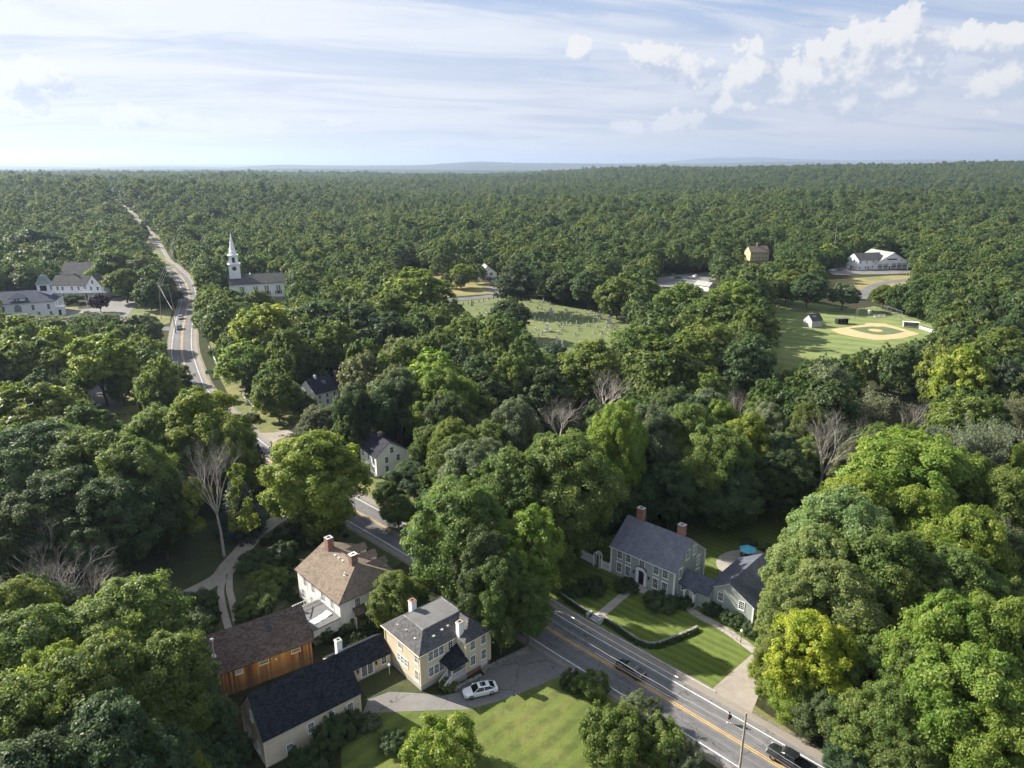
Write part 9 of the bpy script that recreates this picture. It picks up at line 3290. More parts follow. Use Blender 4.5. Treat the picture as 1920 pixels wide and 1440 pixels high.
# ------------------------------------------------------------------ poles and wires
def pole(x, y, h, label, ang=0, arms=((0.35, 2.4),), r=0.15, lean=(0, 0), mat='pole_wood', box=False, name='utility_pole', lamp=False):
 root = empty(name, (x, y, float(terr(x, y))), R(ang), label, 'pole')
 if lean[0] or lean[1]:
  root.rotation_euler = (R(lean[1]), R(lean[0]), R(ang))
 m = MB(); m.tube([(0, 0, -0.8), (0, 0, h * 0.5), (0, 0, h)], [r, r * 0.85, r * 0.68], 9)
 m.obj('shaft', MAT[mat], root)
 for dz, w in arms:
  m = MB(); m.box(-w / 2, -0.16, h - dz - 0.06, w / 2, -0.05, h - dz + 0.06)
  a = m.obj('crossarm', MAT[mat], root)
  m = MB()
  for k in (-0.45, 0, 0.45):
   m.tube([(k * w, -0.1, h - dz + 0.06), (k * w, -0.1, h - dz + 0.26)], [0.035, 0.06], 6)
  m.obj('insulators', MAT['metal'], a)
 if box:
  m = MB(); m.tube([(0.0, -0.42, h - 2.2), (0.0, -0.42, h - 1.2)], 0.26, 10)
  m.obj('transformer', MAT['metal'], root)
 if lamp:
  m = MB(); m.tube([(0, 0, h - 0.3), (0.0, -1.2, h)], 0.04, 5); m.box(-0.16, -1.7, h - 0.08, 0.16, -1.1, h + 0.06)
  m.obj('lamp_arm', MAT['metal'], root)
 return root


def wire(a, b, sag, label, r=0.016, mat='wire', n=22, wob=0):
 m = MB()
 P = []
 for i in range(n + 1):
  t = i / n
  p = Vector(a).lerp(Vector(b), t)
  p.z -= sag * 4 * t * (1 - t)
  if wob:
   p.z += wob * math.sin(i * 1.9) * (t < 0.5)
  P.append(tuple(p))
 m.tube(P, r, 4, False)
 o = m.obj('overhead_wire', MAT[mat])
 tag(o, label, 'wire')
 return o


ra = -45.9
p1, p2, p0 = Vector((26.6, 66.1, 0)), Vector((-2.6, 96.2, 0)), Vector((55.0, 36.0, 0))
pole(p1.x, p1.y, 10.5, 'grey utility pole without crossarm at the bottom right beside the road', ra, (), 0.165)
pole(-4.4, 97.6, 10.5, 'utility pole standing in leaves above the cream house driveway', ra, (), 0.16)
for (dz, off, sg, rr, wb, lab, mt) in ((0.25, 0.0, 0.5, 0.012, 0, 'uppermost wire at the bottom right pole top', 'wire'),
          (0.75, 0.10, 0.55, 0.011, 0, 'thin wire just under the uppermost one', 'wire_dark'),
          (2.55, 0.0, 0.7, 0.026, 0.05, 'thick pale cable looping past the bottom right pole', 'wire'),
          (3.05, 0.12, 0.8, 0.016, 0, 'dark cable under the thick pale one', 'wire_dark'),
          (3.35, 0.0, 0.8, 0.012, 0, 'lowest cable crossing in front of the dark car', 'wire')):
 for q, s in ((p2, ''), (p0, ' running down to the corner')):
  n = Vector((0.7, 0.7, 0)) * off
  a = p1 + n + Vector((0, 0, 10.5 - dz))
  b = q + n + Vector((0, 0, 10.5 - dz))
  wire(a, b, sg, lab + s, rr, mt, 26, wb)
m = MB()
for t in (0.22, 0.62):
 q = p1.lerp(p2, t); z = 10.25 - 0.5 * 4 * t * (1 - t)
 m = MB(); m.tube([(q.x + 0.16, q.y - 0.16, z + 0.03), (q.x - 0.16, q.y + 0.16, z + 0.02)], 0.065, 6)
 tag(m.obj('splice_case', MAT['white_cloth']), 'small white splice case on the uppermost wire, %s one' % ('nearer' if t < 0.5 else 'farther'), 'splice case')

pole(-56.9, 156.4, 7.6, 'dark utility pole at the road edge beside the lone spruce', -40, ((0.5, 1.4),), 0.16, (0, 0), 'bark', True)
a1 = pole(-166.0, 330.5, 17.5, 'tall leaning utility pole on the green, left of the pair', 25, ((0.6, 2.6), (1.9, 2.2)), 0.2, (4, 0), 'pole_wood', True)
a2 = pole(-160.5, 334.0, 16.5, 'tall leaning utility pole on the green, right of the pair', 25, ((0.6, 2.4),), 0.2, (-6, 0))
pole(-145.6, 300.8, 11.0, 'dark utility pole at the corner of the road junction', 25, ((0.5, 1.6),), 0.17, (-2, 0), 'bark')
pole(-197.0, 292.0, 9.5, 'grey utility pole with short crossarm in front of the white hall', 60, ((0.4, 2.2),), 0.15)
pole(-27.3, 458.0, 8.8, 'grey utility pole with crossarm beside the white shuttered house', 10, ((0.4, 2.4),), 0.15)
pole(96.0, 462.8, 12.5, 'tall utility pole with crossarm at the parking lot, left of two', 10, ((0.4, 2.6),), 0.16)
pole(98.6, 466.0, 11.5, 'utility pole at the parking lot, right of two', 10, ((0.6, 1.6),), 0.15)
pole(124.6, 436.0, 9.4, 'pale pole rising behind the small whitewashed shed', 10, (), 0.12)
pole(158.0, 402.0, 11.0, 'pale light pole with double arm in the scrub right of the shed', 0, ((0.1, 2.4),), 0.11, (0, 0), 'metal')
pole(196.0, 556.0, 12.5, 'utility pole with crossarm right of the yellow house', 10, ((0.4, 2.4),), 0.15)
pole(259.5, 468.0, 14.0, 'slim grey pole standing in front of the station bays', 0, (), 0.12, (0, 0), 'metal', False, 'flag_pole')
pole(227.5, 483.0, 5.0, 'short white post in front of the station left gable', 0, (), 0.10, (0, 0), 'white', False, 'signpost')
pole(-120.0, 372.5, 6.5, 'lamp post by the right end of the church', 20, (), 0.08, (0, 0), 'metal', False, 'lamp_post', True)
fl = pole(-212.8, 352.0, 13.6, 'white flagpole leaning slightly in front of the inn', 0, (), 0.10, (-2, 0), 'white', False, 'flag_pole')
m = MB()
for i in range(6):
 for j in range(13):
  x0, x1 = 0.1 + i * 0.22, 0.1 + (i + 1) * 0.22
  dz = [-0.06 * (k * 0.22) ** 1.5 * 4 - 0.4 for k in (i, i + 1)]
  z0, z1 = 13.4 - j * 0.16, 13.4 - (j + 1) * 0.16
  m.mi = 2 if (i < 3 and j < 7) else (j % 2)
  y0, y1 = 0.12 * math.sin(i * 1.6), 0.12 * math.sin((i + 1) * 1.6)
  m.poly([(x0, y0, z0 + dz[0]), (x1, y1, z0 + dz[1]), (x1, y1, z1 + dz[1]), (x0, y0, z1 + dz[0])])
tag(m.obj('flag', [M_plain('flag_red', (0.42, 0.03, 0.04), 0.8), MAT['white_cloth'], M_plain('flag_blue', (0.03, 0.05, 0.20), 0.8)], None, (-213.3, 352.0, 0.0)), 'striped flag with blue corner hanging from the white flagpole', 'flag')

top1, top2 = Vector((-164.8, 330.5, 17.0)), Vector((-162.2, 334.0, 16.0))
far = Vector((-262.0, 560.0, 16.0))
for k, dz in enumerate((0.0, -0.8, -1.9)):
 wire(top1 + Vector((k * 0.6 - 0.6, 0, dz)), far + Vector((k * 0.6, 0, dz)), 2.0, 'wire running from the leaning poles up the far road, %s of three' % ('upper', 'middle', 'lower')[k], 0.045, 'wire')
 wire(top1 + Vector((k * 0.6 - 0.6, 0, dz)), Vector((-145.6, 300.8, 10.6 + dz * 0.4)), 0.5, 'wire dropping from the leaning poles to the junction pole, %s of three' % ('upper', 'middle', 'lower')[k], 0.035, 'wire_dark')
for k in range(2):
 wire((-197.0 + k, 292.0, 9.2 - k * 1.3), (-330.0, 262.0, 9.6 - k * 1.3), 1.2, '%s wire running left from the pole before the white hall' % ('upper', 'lower')[k], 0.04, 'wire')
 wire((96.0, 462.8, 12.0 - k * 1.4), (196.0, 556.0, 12.0 - k * 1.4), 2.6, '%s wire between the parking lot and the yellow house' % ('upper', 'lower')[k], 0.04, 'wire_dark')


# ------------------------------------------------------------------ garden and street things round the near houses
def parasol(loc):
 root = empty('parasol', (*loc, 0.03), 0.3, 'light blue hexagonal parasol shading the patio table', 'parasol')
 m = MB(); m.tube([(0, 0, 0), (0, 0, 2.75)], 0.035, 8); m.obj('pole', MAT['dark_metal'], root)
 m = MB(); m.lathe([(0.34, 0.0), (0.30, 0.10), (0.08, 0.14)], 12); m.obj('base', MAT['dark_metal'], root)
 m = MB()
 R_, n = 1.65, 6
 for k in range(n):
  a0, a1 = 2 * math.pi * k / n, 2 * math.pi * (k + 1) / n
  p, q = (R_ * math.cos(a0), R_ * math.sin(a0), 2.1), (R_ * math.cos(a1), R_ * math.sin(a1), 2.1)
  mid = ((p[0] + q[0]) / 2 * 0.55, (p[1] + q[1]) / 2 * 0.55, 2.42)
  a_, b_ = (p[0] * .5, p[1] * .5, 2.47), (q[0] * .5, q[1] * .5, 2.47)
  m.poly([p, q, b_, a_]); m.poly([a_, b_, (0, 0, 2.78)])
  m.poly([q, p, (p[0], p[1], 1.96), (q[0], q[1], 1.96)])
 m.obj('canopy', M_plain('light_blue_canvas', (0.10, 0.40, 0.56), 0.8, 0.06), root)
 t = empty('patio_table', (*loc, 0.03), 0, 'round dark table under the light blue parasol', 'table')
 m = MB(); m.lathe([(0.62, 0.70), (0.64, 0.73), (0.62, 0.745)], 20); m.obj('tabletop', MAT['dark_metal'], t)
 for k in range(3):
  a = k * 2.1
  m = MB(); m.tube([(0.16 * math.cos(a), 0.16 * math.sin(a), 0.70), (0.45 * math.cos(a), 0.45 * math.sin(a), 0.0)], 0.025, 5); m.obj('leg', MAT['dark_metal'], t)
 ch = empty('patio_chair', (0, 0, 0), 0, 'dark patio chair', 'chair', 'chairs round the patio table')
 m = MB(); m.box(-0.24, -0.24, 0.42, 0.24, 0.24, 0.47); m.obj('seat', MAT['dark_metal'], ch)
 m = MB(); m.box(-0.24, 0.21, 0.47, 0.24, 0.26, 0.95); m.obj('backrest', MAT['dark_metal'], ch)
 for sx in (-0.21, 0.21):
  for sy in (-0.21, 0.21):
   m = MB(); m.tube([(sx, sy, 0), (sx, sy, 0.42)], 0.02, 4); m.obj('leg', MAT['dark_metal'], ch)
 for k, lab in enumerate(('dark chair on the far left side of the patio table', 'dark chair on the near left side of the patio table', 'dark chair on the near right side of the patio table', 'dark chair on the far right side of the patio table')):
  c = ch if k == 0 else copy_tree(ch)
  a = R(135 + 90 * k)
  c.location = (loc[0] + 1.05 * math.cos(a), loc[1] + 1.05 * math.sin(a), 0.03)
  c.rotation_euler = (0, 0, a - math.pi / 2)
  c['label'] = lab


parasol((43.6, 116.4))

# white picket fence with arched arbor at the left of the colonial
def picket(root, a, b, h=1.5, first=True):
 n = int((Vector(b) - Vector(a)).length / 0.16)
 m = MB()
 for i in range(n + 1):
  p = Vector((*a, 0)).lerp(Vector((*b, 0)), i / n)
  hh = h - 0.10 * math.sin(math.pi * i / n)
  m.box(p.x - 0.045, p.y - 0.03, 0.05, p.x + 0.045, p.y + 0.03, hh)
 o = m.obj('pickets', MAT['white'], root)
 o['kind'] = 'stuff'
 m = MB()
 for z in (0.4, h - 0.35):
  m.tube([(*a, z), (*b, z)], 0.05, 4)
 m.obj('rail', MAT['white'], root)
 for q in (a, b):
  m = MB(); m.box(q[0] - 0.08, q[1] - 0.08, -0.2, q[0] + 0.08, q[1] + 0.08, h + 0.15); m.obj('post', MAT['white'], root)


f = empty('picket_fence', (0, 0, 0), 0, 'white picket fence left of the arched arbor', 'fence'); picket(f, (12.8, 116.9), (15.0, 114.4), 1.9)
f = empty('picket_fence', (0, 0, 0), 0, 'white picket fence between the arbor and the colonial corner', 'fence'); picket(f, (16.1, 113.3), (17.5, 112.0), 1.8)
ab = empty('garden_arbor', (15.55, 113.85, 0), R(-44), 'white arched garden arbor in the picket fence beside colonial', 'arbor')
for sx in (-0.65, 0.65):
 for sy in (-0.4, 0.4):
  m = MB(); m.box(sx - 0.06, sy - 0.06, -0.2, sx + 0.06, sy + 0.06, 2.3); m.obj('post', MAT['white'], ab)
m = MB()
for sy in (-0.4, 0.4):
 m.tube([(0.65 * math.cos(math.pi * k / 12), sy, 2.3 + 0.65 * math.sin(math.pi * k / 12)) for k in range(13)], 0.05, 5)
m.obj('arch', MAT['white'], ab)
for k in range(1, 12):
 x, z = 0.65 * math.cos(math.pi * k / 12), 2.32 + 0.65 * math.sin(math.pi * k / 12)
 m = MB(); m.box(x - 0.03, -0.5, z, x + 0.03, 0.5, z + 0.05); m.obj('slat', MAT['white'], ab)


def stone_wall(name, line, h, w, label, seed, ivy=None, mat='stone'):
 """dry-laid wall: rough stones in courses, joined as one mass of stones, ivy on the face if any"""
 rnd = random.Random(seed)
 root = empty(name, (line[0].x, line[0].y, 0), 0, label, 'wall')
 m = MB()
 L = 0.0
 pos = 0.0
 o = Vector((line[0].x, line[0].y, 0))
 for i in range(len(line) - 1):
  a, b = line[i], line[i + 1]
  d = (b - a); ln = d.length
  if ln < 1e-6: continue
  d.normalize(); n = Vector((-d.y, d.x, 0))
  rows = max(2, int(h / 0.22))
  for r_ in range(rows):
   t = 0.0
   while t < ln:
    sl = rnd.uniform(0.3, 0.6)
    for side in (-1, 1):
     c = a + d * (t + sl / 2) + n * side * (w / 4) - o
     z0 = r_ * h / rows - (0.1 if r_ == 0 else 0)
     z1 = (r_ + 1) * h / rows + rnd.uniform(-0.03, 0.05)
     hl, hw = sl / 2 - 0.012, w / 4 + rnd.uniform(-0.02, 0.06)
     bt, tp = [], []
     for (e, f_) in ((-1, -1), (1, -1), (1, 1), (-1, 1)):
      q = c + d * e * (hl + rnd.uniform(-0.04, 0)) + n * f_ * (hw + rnd.uniform(-0.04, 0))
      bt.append((q.x, q.y, z0)); tp.append((q.x + rnd.uniform(-.03, .03), q.y + rnd.uniform(-.03, .03), z1 + rnd.uniform(-.03, .03)))
     m.solid(bt, tp)
    t += sl
 s = m.obj('stones', MAT[mat], root)
 s['kind'] = 'stuff'
 if ivy:
  g = np.random.default_rng(seed)
  P, N = [], []
  side, dens, th = ivy
  for i in range(len(line) - 1):
   a, b = line[i], line[i + 1]
   d = (b - a); ln = d.length
   if ln < 1e-6: continue
   d = d.normalized(); n = Vector((-d.y, d.x, 0)) * side
   k = int(ln * dens)
   for _ in range(k):
    t, u, v = g.uniform(0, ln), g.uniform(0, 1), g.uniform(0, 1)
    q = a + d * t + n * (w * 0.5 + th * v * (1 - 0.6 * u)) - o
    P.append((q.x, q.y, u * h * (1.05 - 0.4 * v) + 0.05)); N.append((n.x * 0.7, n.y * 0.7, 0.8))
  P, N = np.array(P), np.array(N) + g.normal(size=(len(N), 3)) * 0.4
  c = link('ivy', quads_mesh('ivy', sprays(g, P, N, 0.17), np.clip(g.normal(0.5, 0.22, len(P)), 0, 1), MAT['leaf']), root)
  c.color = (0.050, 0.085, 0.022, 1)
 return root


wl = smooth_line([(14.3, 98.8), (17.0, 95.5), (19.0, 92.8), (20.6, 91.7), (22.4, 91.8), (25.5, 93.4), (29.0, 95.5)], 1.5)
stone_wall('stone_wall', wl, 0.6, 0.42, 'curved low stone wall with ivy across the colonial front lawn', 21, (-1, 220, 0.9))
# which side is down-slope does not matter: the ivy faces the road
wl = smooth_line([(8.2, 104.9), (10.6, 101.8), (13.1, 98.8)], 1.5)
stone_wall('stone_wall', wl, 0.55, 0.42, 'low ivy-covered wall left of the stone steps by the road', 22, (-1, 190, 0.8))
wl = smooth_line([(2.4, 90.2), (0.4, 88.8), (-1.9, 87.1), (-3.9, 85.7)], 1.5)
stone_wall('stone_wall', wl, 0.8, 0.55, 'low stone wall along driveway right of the cream house', 23)
wl = smooth_line([(-4.3, 84.3), (-6.0, 83.1), (-7.6, 81.8)], 1.5)
stone_wall('stone_wall', wl, 0.75, 0.5, 'stone retaining wall between the porch bed and driveway', 24)
st = empty('stone_steps', [(13.4, 98.2)][0] + (0.0,), R(-45), 'granite steps at the road end of the colonial front walk', 'steps')
for k in range(3):
 m = MB(); m.box(-0.9 + k * 0.02, k * 0.42 - 0.6, -0.1, 0.9 - k * 0.02, k * 0.42 - 0.15, 0.17 * (k + 1)); m.obj('step', MAT['granite'], st)
for s in (-1, 1):
 m = MB(); m.box(s * 1.2 - 0.22, -0.7, -0.1, s * 1.2 + 0.22, 0.6, 0.75); m.obj('cheek_stone', MAT['granite'], st)


def lantern_post(x, y, h, label, globe='white', name='lamp_post'):
 root = empty(name, (x, y, 0), 0, label, 'lamp post')
 m = MB(); m.tube([(0, 0, -0.2), (0, 0, h)], [0.06, 0.045], 8); m.obj('post', MAT[globe if globe == 'white' else 'dark_metal'], root)
 m = MB(); m.lathe([(0.09, h), (0.20, h + 0.14), (0.22, h + 0.30), (0.14, h + 0.42), (0.03, h + 0.5)], 10); m.obj('lantern', MAT['white'], root)


lantern_post(-17.6, 85.3, 1.3, 'low white globe lamp on the grass by the link building')
lantern_post(*[(35.0, 92.3)][0], 1.9, 'lamp post beside the side walk of the colonial', 'dark')
bf = empty('bird_house', (-42.4, 114.7, 0), R(30), 'white birdhouse on a pole in the bushes by gravel drive', 'birdhouse')
m = MB(); m.tube([(0, 0, -0.2), (0, 0, 2.6)], 0.04, 6); m.obj('pole', MAT['metal'], bf)
m = MB(); gable_walls(m, -0.22, -0.22, 0.22, 0.22, 2.6, 2.95, 3.12); m.obj('box', MAT['white'], bf)
m = MB(); gable_roof(m, -0.22, -0.22, 0.22, 0.22, 2.95, 3.12, 'x', 0.06, 0.05, 0.03); m.obj('roof', MAT['roof_light'], bf)

# green welcome board on two posts beside the road
sg = empty('town_sign', (-103.5, 233.4, 0), R(22), 'green town sign on two posts on the roadside verge', 'sign')
for s in (-1, 1):
 m = MB(); m.box(s * 0.95 - 0.05, -0.05, -0.2, s * 0.95 + 0.05, 0.05, 2.7); m.obj('post', MAT['metal'], sg)
m = MB(); m.box(-1.25, -0.09, 1.5, 1.25, -0.052, 2.75); bd = m.obj('board', M_plain('sign_green', (0.015, 0.17, 0.075), 0.5, 0.08), sg)
m = MB()
for z, n in ((2.35, 7), (2.0, 5)):
 for k in range(n):
  m.box(-0.8 + k * 1.6 / n, -0.096, z - 0.1, -0.8 + (k + 0.6) * 1.6 / n, -0.091, z + 0.1)
m.obj('lettering', MAT['white'], bd)

# fences
def rail_fence(pts, h, label, rails=3, mat='pole_wood', name='rail_fence', sp=2.4, r=0.06):
 root = empty(name, (0, 0, 0), 0, label, 'fence')
 ln = smooth_line(pts, sp)
 for p in ln:
  m = MB(); m.box(p.x - 0.08, p.y - 0.08, -0.2, p.x + 0.08, p.y + 0.08, h + 0.1); m.obj('post', MAT[mat], root)
 for a, b in zip(ln, ln[1:]):
  for k in range(rails):
   z = h * (k + 0.9) / rails
   m = MB(); m.tube([(a.x, a.y, z - 0.03), (b.x, b.y, z - 0.03)], r, 5); m.obj('rail', MAT[mat], root)
 return root


rail_fence([(-117.3, 190.9), (-115.0, 191.8), (-111.9, 194.0)], 1.3, 'dark split-rail fence in the gap left of the road', 3, 'bark')
rail_fence([(-120.3, 273.8), (-111.4, 256.9), (-103.2, 241.2), (-98.3, 231.4)], 1.3, 'pale rail fence along the sidewalk below the church', 3, 'white')
rail_fence([(-85.6, 213.9), (-82.2, 208.6), (-76.9, 201.1)], 1.1, 'pale rail fence at the verge by the yellow-green trees', 2, 'white')
# granite posts along the cemetery road
for i, (x, y) in enumerate([(-25.3, 365.6), (-22.9, 367.8), (-20.2, 370.0), (-17.5, 373.1), (-15.1, 375.4), (-12.4, 379.2), (-10.1, 382.4), (-7.6, 385.6)]):
 m = MB(); m.solid([(-0.2, -0.2, -0.2), (0.2, -0.2, -0.2), (0.2, 0.2, -0.2), (-0.2, 0.2, -0.2)], [(-0.16, -0.16, 1.55), (0.16, -0.16, 1.55), (0.16, 0.16, 1.55), (-0.16, 0.16, 1.55)])
 tag(m.obj('granite_post', MAT['dark_metal'], None, (x, y, 0)), 'dark granite post along the cemetery road fence', 'post', 'granite posts along the cemetery road')


# ------------------------------------------------------------------ cemetery
def gravestone_meshes():
 out = []
 m = MB(); prof = [(-0.36, 0), (0.36, 0), (0.36, 0.85)] + [(0.36 * math.cos(math.pi * k / 8), 0.85 + 0.2 * math.sin(math.pi * k / 8)) for k in range(1, 8)] + [(-0.36, 0.85)]
 m.solid([(x, 0.07, z) for x, z in prof], [(x, -0.07, z) for x, z in prof]); m.box(-0.45, -0.16, -0.1, 0.45, 0.16, 0.10); out.append(('rounded', m))
 m = MB(); m.box(-0.55, -0.2, -0.1, 0.55, 0.2, 0.25); m.box(-0.42, -0.12, 0.25, 0.42, 0.12, 1.0); out.append(('square', m))
 m = MB(); m.box(-0.5, -0.5, -0.1, 0.5, 0.5, 0.4); m.solid([(-.33, -.33, .4), (.33, -.33, .4), (.33, .33, .4), (-.33, .33, .4)], [(-.2, -.2, 2.6), (.2, -.2, 2.6), (.2, .2, 2.6), (-.2, .2, 2.6)])
 m.solid([(-.2, -.2, 2.6), (.2, -.2, 2.6), (.2, .2, 2.6), (-.2, .2, 2.6)], [(-.02, -.02, 2.95), (.02, -.02, 2.95), (.02, .02, 2.95), (-.02, .02, 2.95)]); out.append(('obelisk', m))
 m = MB(); m.box(-1.0, -0.8, -0.1, 1.0, 0.8, 0.5); m.box(-0.75, -0.55, 0.5, 0.75, 0.55, 1.7); m.solid([(-.6, -.45, 1.7), (.6, -.45, 1.7), (.6, .45, 1.7), (-.6, .45, 1.7)], [(-.3, -.25, 2.9), (.3, -.25, 2.9), (.3, .25, 2.9), (-.3, .25, 2.9)]); out.append(('monument', m))
 return out


marble = M_plain('marble', (0.62, 0.61, 0.57), 0.6, 0.2, 1.1)
slate = M_plain('slate_stone', (0.22, 0.22, 0.22), 0.7, 0.25, 1.1)
GS = {}
for nm, m in gravestone_meshes():
 GS[nm] = [m.mesh('gravestone', marble), m.mesh('gravestone', MAT['granite']), m.mesh('gravestone', slate)]
rnd = random.Random(99)
YARD = np.array([(-24.2, 362.7), (-7.2, 380.8), (14.8, 374.6), (27.2, 358.4), (55.0, 327.3), (65.6, 311.3), (40.1, 273.0), (23.6, 253.2), (12.9, 277.3), (5.8, 300.8), (-7.5, 328.4)])
rows = 0
k_ = 0
cx, cy = YARD.mean(0)
ua = Vector((math.cos(R(-14)), math.sin(R(-14)), 0))
va = Vector((-ua.y, ua.x, 0))
WORD = {'rounded': 'round-topped headstone', 'square': 'square headstone on a base', 'obelisk': 'obelisk gravestone'}
TONE = ('white marble', 'grey granite', 'dark slate')
for j in range(-16, 17):
 for i in range(-34, 35):
  if rnd.random() < 0.52 + 0.25 * math.sin(i * 0.35 + j * 0.8) ** 2:
   continue
  p = Vector((cx, cy, 0)) + ua * (i * 2.3 + rnd.uniform(-0.4, 0.4)) + va * (j * 4.3 + rnd.uniform(-0.35, 0.35))
  if not in_poly(np.array([p.x]), np.array([p.y]), YARD)[0]:
   continue
  nm = rnd.choices(['rounded', 'square', 'obelisk'], [0.68, 0.25, 0.07])[0]
  t = rnd.choices([0, 1, 2], [0.5, 0.3, 0.2])[0]
  o = link('gravestone', GS[nm][t], None, (p.x, p.y, 0.0), R(-14 + 90 + rnd.uniform(-5, 5)))
  s = rnd.uniform(1.05, 1.5)
  o.scale = (s, s, s * rnd.uniform(0.9, 1.2))
  tag(o, '%s %s in the cemetery rows' % (TONE[t], WORD[nm]), 'gravestone', '%s %ss in the cemetery' % (TONE[t], WORD[nm].split(' on')[0]))
  k_ += 1
for (u, lab, t) in (([(15.4, 303.9)][0], 'large stepped marble monument at the near left of the cemetery', 0), ([(41.4, 330.9)][0], 'large grey block monument at the right of the cemetery', 1),
     ([(44.5, 321.4)][0], 'large block monument rightmost in the cemetery', 1), ([(18.9, 339.6)][0], 'large pale monument in the pine shadow', 1)):
 o = link('grave_monument', GS['monument'][t], None, (*u, 0), R(-14 + 90))
 o.scale = (1.25, 1.25, 1.3)
 tag(o, lab, 'monument')


# ------------------------------------------------------------------ ball field
def goal():
 a, b = Vector((137.2, 372.2, 0)), Vector((143.6, 367.9, 0))
 root = empty('soccer_goal', a, math.atan2((b - a).y, (b - a).x), 'white soccer goal at the far left of the ball field', 'goal')
 L = (b - a).length
 m = MB()
 m.tube([(0, 0, 0), (0, 0, 2.44), (L, 0, 2.44), (L, 0, 0)], 0.10, 6)
 m.obj('front_frame', MAT['white'], root)
 m = MB()
 for x in (0, L):
  m.tube([(x, 0, 2.44), (x, 0.9, 2.4), (x, 2.0, 0)], 0.06, 5); m.tube([(x, 0, 0.05), (x, 2.0, 0.05)], 0.06, 5)
 m.tube([(0, 2.0, 0.05), (L, 2.0, 0.05)], 0.06, 5); m.tube([(0, 0.9, 2.4), (L, 0.9, 2.4)], 0.05, 5)
 m.obj('rear_frame', MAT['white'], root)
 m = MB()
 for k in range(1, 24):
  m.tube([(L * k / 24, 0.9, 2.4), (L * k / 24, 2.0, 0.05)], 0.012, 3, False)
 for k in range(1, 8):
  m.tube([(0, 0.9 + 1.1 * k / 8, 2.4 - 2.35 * k / 8), (L, 0.9 + 1.1 * k / 8, 2.4 - 2.35 * k / 8)], 0.012, 3, False)
 m.obj('net', MAT['white'], root)


goal()


def dugout(loc, ang, L, label, roof):
 root = empty('dugout', (*loc, 0), R(ang), label, 'dugout')
 m = MB()
 m.box(0, 2.0, 0, L, 2.15, 2.3); m.box(0, 0, 0, 0.15, 2.0, 2.3); m.box(L - 0.15, 0, 0, L, 2.0, 2.3); m.box(0.15, 0, 0, L - 0.15, 0.12, 0.75)
 m.obj('wall', MAT['dark_metal'] if roof == 'roof_grey' else MAT['shed_clap'], root)
 m = MB(); m.slab([(-0.3, -0.7, 2.65), (L + 0.3, -0.7, 2.65), (L + 0.3, 2.5, 2.4), (-0.3, 2.5, 2.4)], 0.14); m.obj('roof', MAT[roof], root)
 m = MB(); m.box(0.3, 1.4, 0.4, L - 0.3, 1.8, 0.48)
 for x in (0.5, L / 2, L - 0.5):
  m.box(x - 0.04, 1.5, 0, x + 0.04, 1.7, 0.4)
 m.obj('bench', MAT['pole_wood'], root)
 for x in (0.07, L / 3, 2 * L / 3, L - 0.07):
  m = MB(); m.box(x - 0.05, -0.05, 0.75, x + 0.05, 0.05, 2.6); m.obj('post', MAT['metal'], root)


dugout((148.9, 318.9), 10, 5.4, 'dark-walled dugout with grey roof near the field shed', 'roof_grey')
dugout((175.9, 313.0), -20, 6.0, 'white-roofed dugout on the right of the infield', 'white')
pa, pb = Vector((181.2, 311.2, 0)), Vector((183.6, 297.4, 0))
bn = empty('field_barrier', pa, math.atan2((pb - pa).y, (pb - pa).x), 'long low white barrier running right from the dugout', 'barrier')
L = (pb - pa).length
for k in range(6):
 m = MB(); m.box(k * L / 6 + 0.03, -0.05, 0.15, (k + 1) * L / 6 - 0.03, 0.05, 1.25); m.obj('panel', MAT['white'], bn)
for k in range(7):
 m = MB(); m.box(k * L / 6 - 0.06, -0.09, -0.2, k * L / 6 + 0.06, 0.09, 1.35); m.obj('post', MAT['metal'], bn)


def chain_fence(pts, h, label):
 root = empty('chain_link_fence', (0, 0, 0), 0, label, 'fence')
 ln = smooth_line(pts, 3.5)
 for p in ln:
  m = MB(); m.tube([(p.x, p.y, -0.2), (p.x, p.y, h)], 0.05, 5); m.obj('post', MAT['metal'], root)
 m = MB()
 for a, b in zip(ln, ln[1:]):
  m.tube([(a.x, a.y, h), (b.x, b.y, h)], 0.035, 4, False)
  for k in range(1, 14):
   p = a.lerp(b, k / 14)
   m.tube([(p.x, p.y, 0.05), (p.x, p.y, h)], 0.006, 3, False)
  for k in range(1, 8):
   z = h * k / 8
   m.tube([(a.x, a.y, z), (b.x, b.y, z)], 0.006, 3, False)
 m.obj('wire_mesh', MAT['metal'], root)


chain_fence([(163.8, 333.3), (170.2, 340.9), (175.3, 343.4), (181.9, 343.4), (182.7, 338.3), (183.2, 328.4)], 4.0, 'tall wire backstop fence behind home plate')
chain_fence([(145.5, 323.7), (154.1, 330.9), (163.8, 333.3)], 1.6, 'low wire fence between the dugout and backstop')
chain_fence([(183.2, 328.4), (183.2, 314.6), (185.5, 299.8)], 1.6, 'low wire fence along the right side of the ball field')
pt = empty('portable_toilet', (173.3, 339.6, 0), R(10), 'grey portable toilet behind the backstop fence', 'toilet')
m = MB(); m.box(-0.65, -0.65, 0, 0.65, 0.65, 2.2); m.obj('cabin', MAT['shed_clap'], pt)
m = MB(); m.solid([(-.7, -.7, 2.2), (.7, -.7, 2.2), (.7, .7, 2.2), (-.7, .7, 2.2)], [(-.45, -.6, 2.5), (.45, -.6, 2.5), (.45, .6, 2.5), (-.45, .6, 2.5)]); m.obj('roof', MAT['white'], pt)
m = MB(); m.box(-0.4, -0.69, 0.1, 0.4, -0.652, 1.95); m.obj('door', MAT['metal'], pt)
bl = empty('bleachers', [(176.7, 334.5)][0] + (0.0,), R(10), 'small pale bleachers in front of the backstop', 'bleachers')
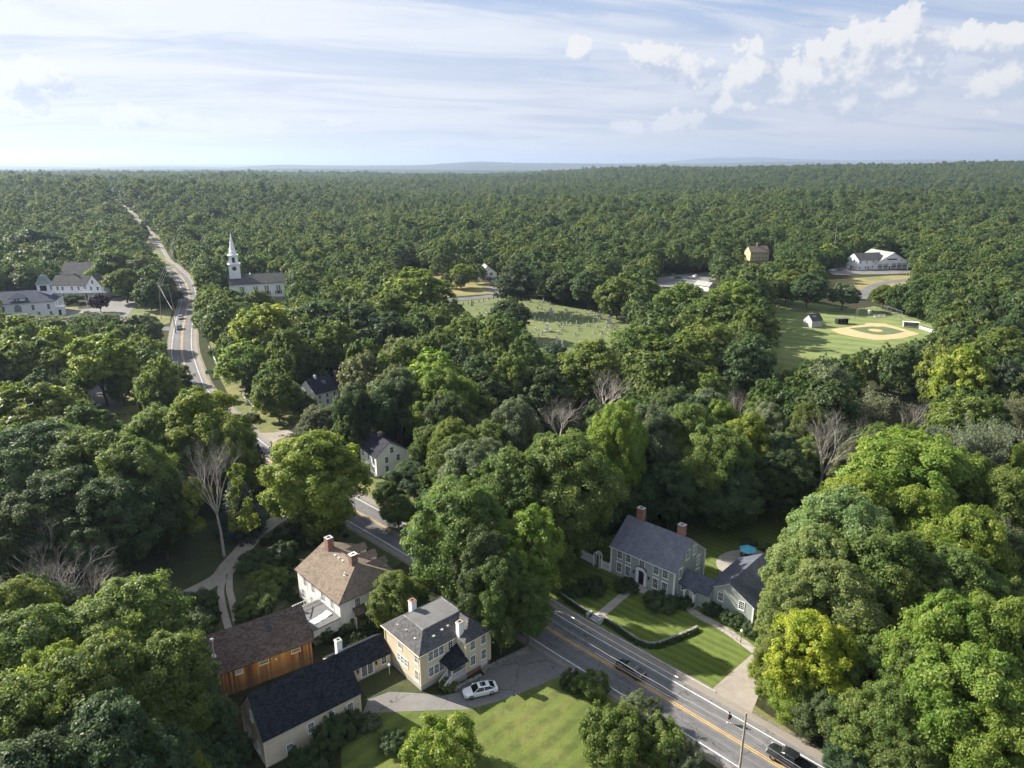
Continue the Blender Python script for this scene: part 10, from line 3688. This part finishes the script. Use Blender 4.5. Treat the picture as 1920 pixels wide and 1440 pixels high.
for k in range(3):
 m = MB(); m.box(-3.0, k * 0.7, 0.35 * (k + 1) - 0.05, 3.0, k * 0.7 + 0.35, 0.35 * (k + 1)); m.obj('bench', MAT['granite'], bl)
m = MB()
for x in (-2.8, 0, 2.8):
 m.solid([(x - .04, 0, 0), (x + .04, 0, 0), (x + .04, 1.8, 0), (x - .04, 1.8, 0)], [(x - .04, 0, .28), (x + .04, 0, .28), (x + .04, 1.8, .98), (x - .04, 1.8, .98)])
m.obj('frame', MAT['metal'], bl)


# ------------------------------------------------------------------ low growth on rough ground near the camera
rg = np.random.default_rng(31)


first = [o for o in bpy.data.objects if o.name.startswith('foliage') and o.data in BUSHES]
AREAS = [np.array(q) for q in ([(-43.2, 94.3), (-46.7, 107.4), (-48.0, 124.0), (-44.3, 132.8), (-35.4, 132.8), (-32.4, 124.0), (-36.0, 126.1), (-40.0, 115.2), (-37.6, 105.8), (-35.7, 102.7), (-41.0, 97.6)],
        [(-57.6, 105.8), (-50.8, 105.0), (-45.8, 95.6), (-49.5, 91.7), (-56.8, 98.3)],
        [(-30.2, 95.6), (-22.6, 99.8), (-18.2, 91.1), (-24.5, 88.6), (-28.4, 91.7)])]
pts, scl, rot = [], [], []
for A_ in AREAS:
 lo, hi = A_.min(0), A_.max(0)
 n = int((hi[0] - lo[0]) * (hi[1] - lo[1]) * 0.55)
 X, Y = rg.uniform(lo[0], hi[0], n), rg.uniform(lo[1], hi[1], n)
 ok = in_poly(X, Y, A_)
 for x, y in zip(X[ok], Y[ok]):
  if min((Vector((x, y, 0)) - q).length for q in gl) < 2.6 or math.hypot(x + 27, y - 102) < 7.5:
   continue
  s = rg.uniform(0.5, 1.25)
  pts.append((x, y, 0.0)); scl.append((s, s, s * rg.uniform(0.5, 1.2))); rot.append(rg.uniform(0, 6.28))
u = instancer('undergrowth', pts, scl, rot, first[:3], idx=rg.integers(0, 3, len(pts)))
u.color = (0.045, 0.072, 0.018, 1)
tag(u, None, None, None, 'stuff')
print('gravestones', k_, 'undergrowth', len(pts))

# ------------------------------------------------------------------ the air
def haze():
 m = bpy.data.materials.new('haze')
 m.use_nodes = True
 t = NT(m.node_tree)
 t.n.clear()
 out = t.new('ShaderNodeOutputMaterial')
 v = t.new('ShaderNodeVolumePrincipled')
 v.inputs['Color'].default_value = (0.44, 0.545, 0.74, 1)
 v.inputs['Density'].default_value = HAZE
 v.inputs['Anisotropy'].default_value = 0.35
 t.l.new(v.outputs[0], out.inputs['Volume'])
 b = MB(); b.box(-46000, -1200, -93, 46000, 37500, 400)
 o = b.obj('haze', m)
 tag(o, None, None, None, 'stuff')


HAZE = 7.5e-5
haze()
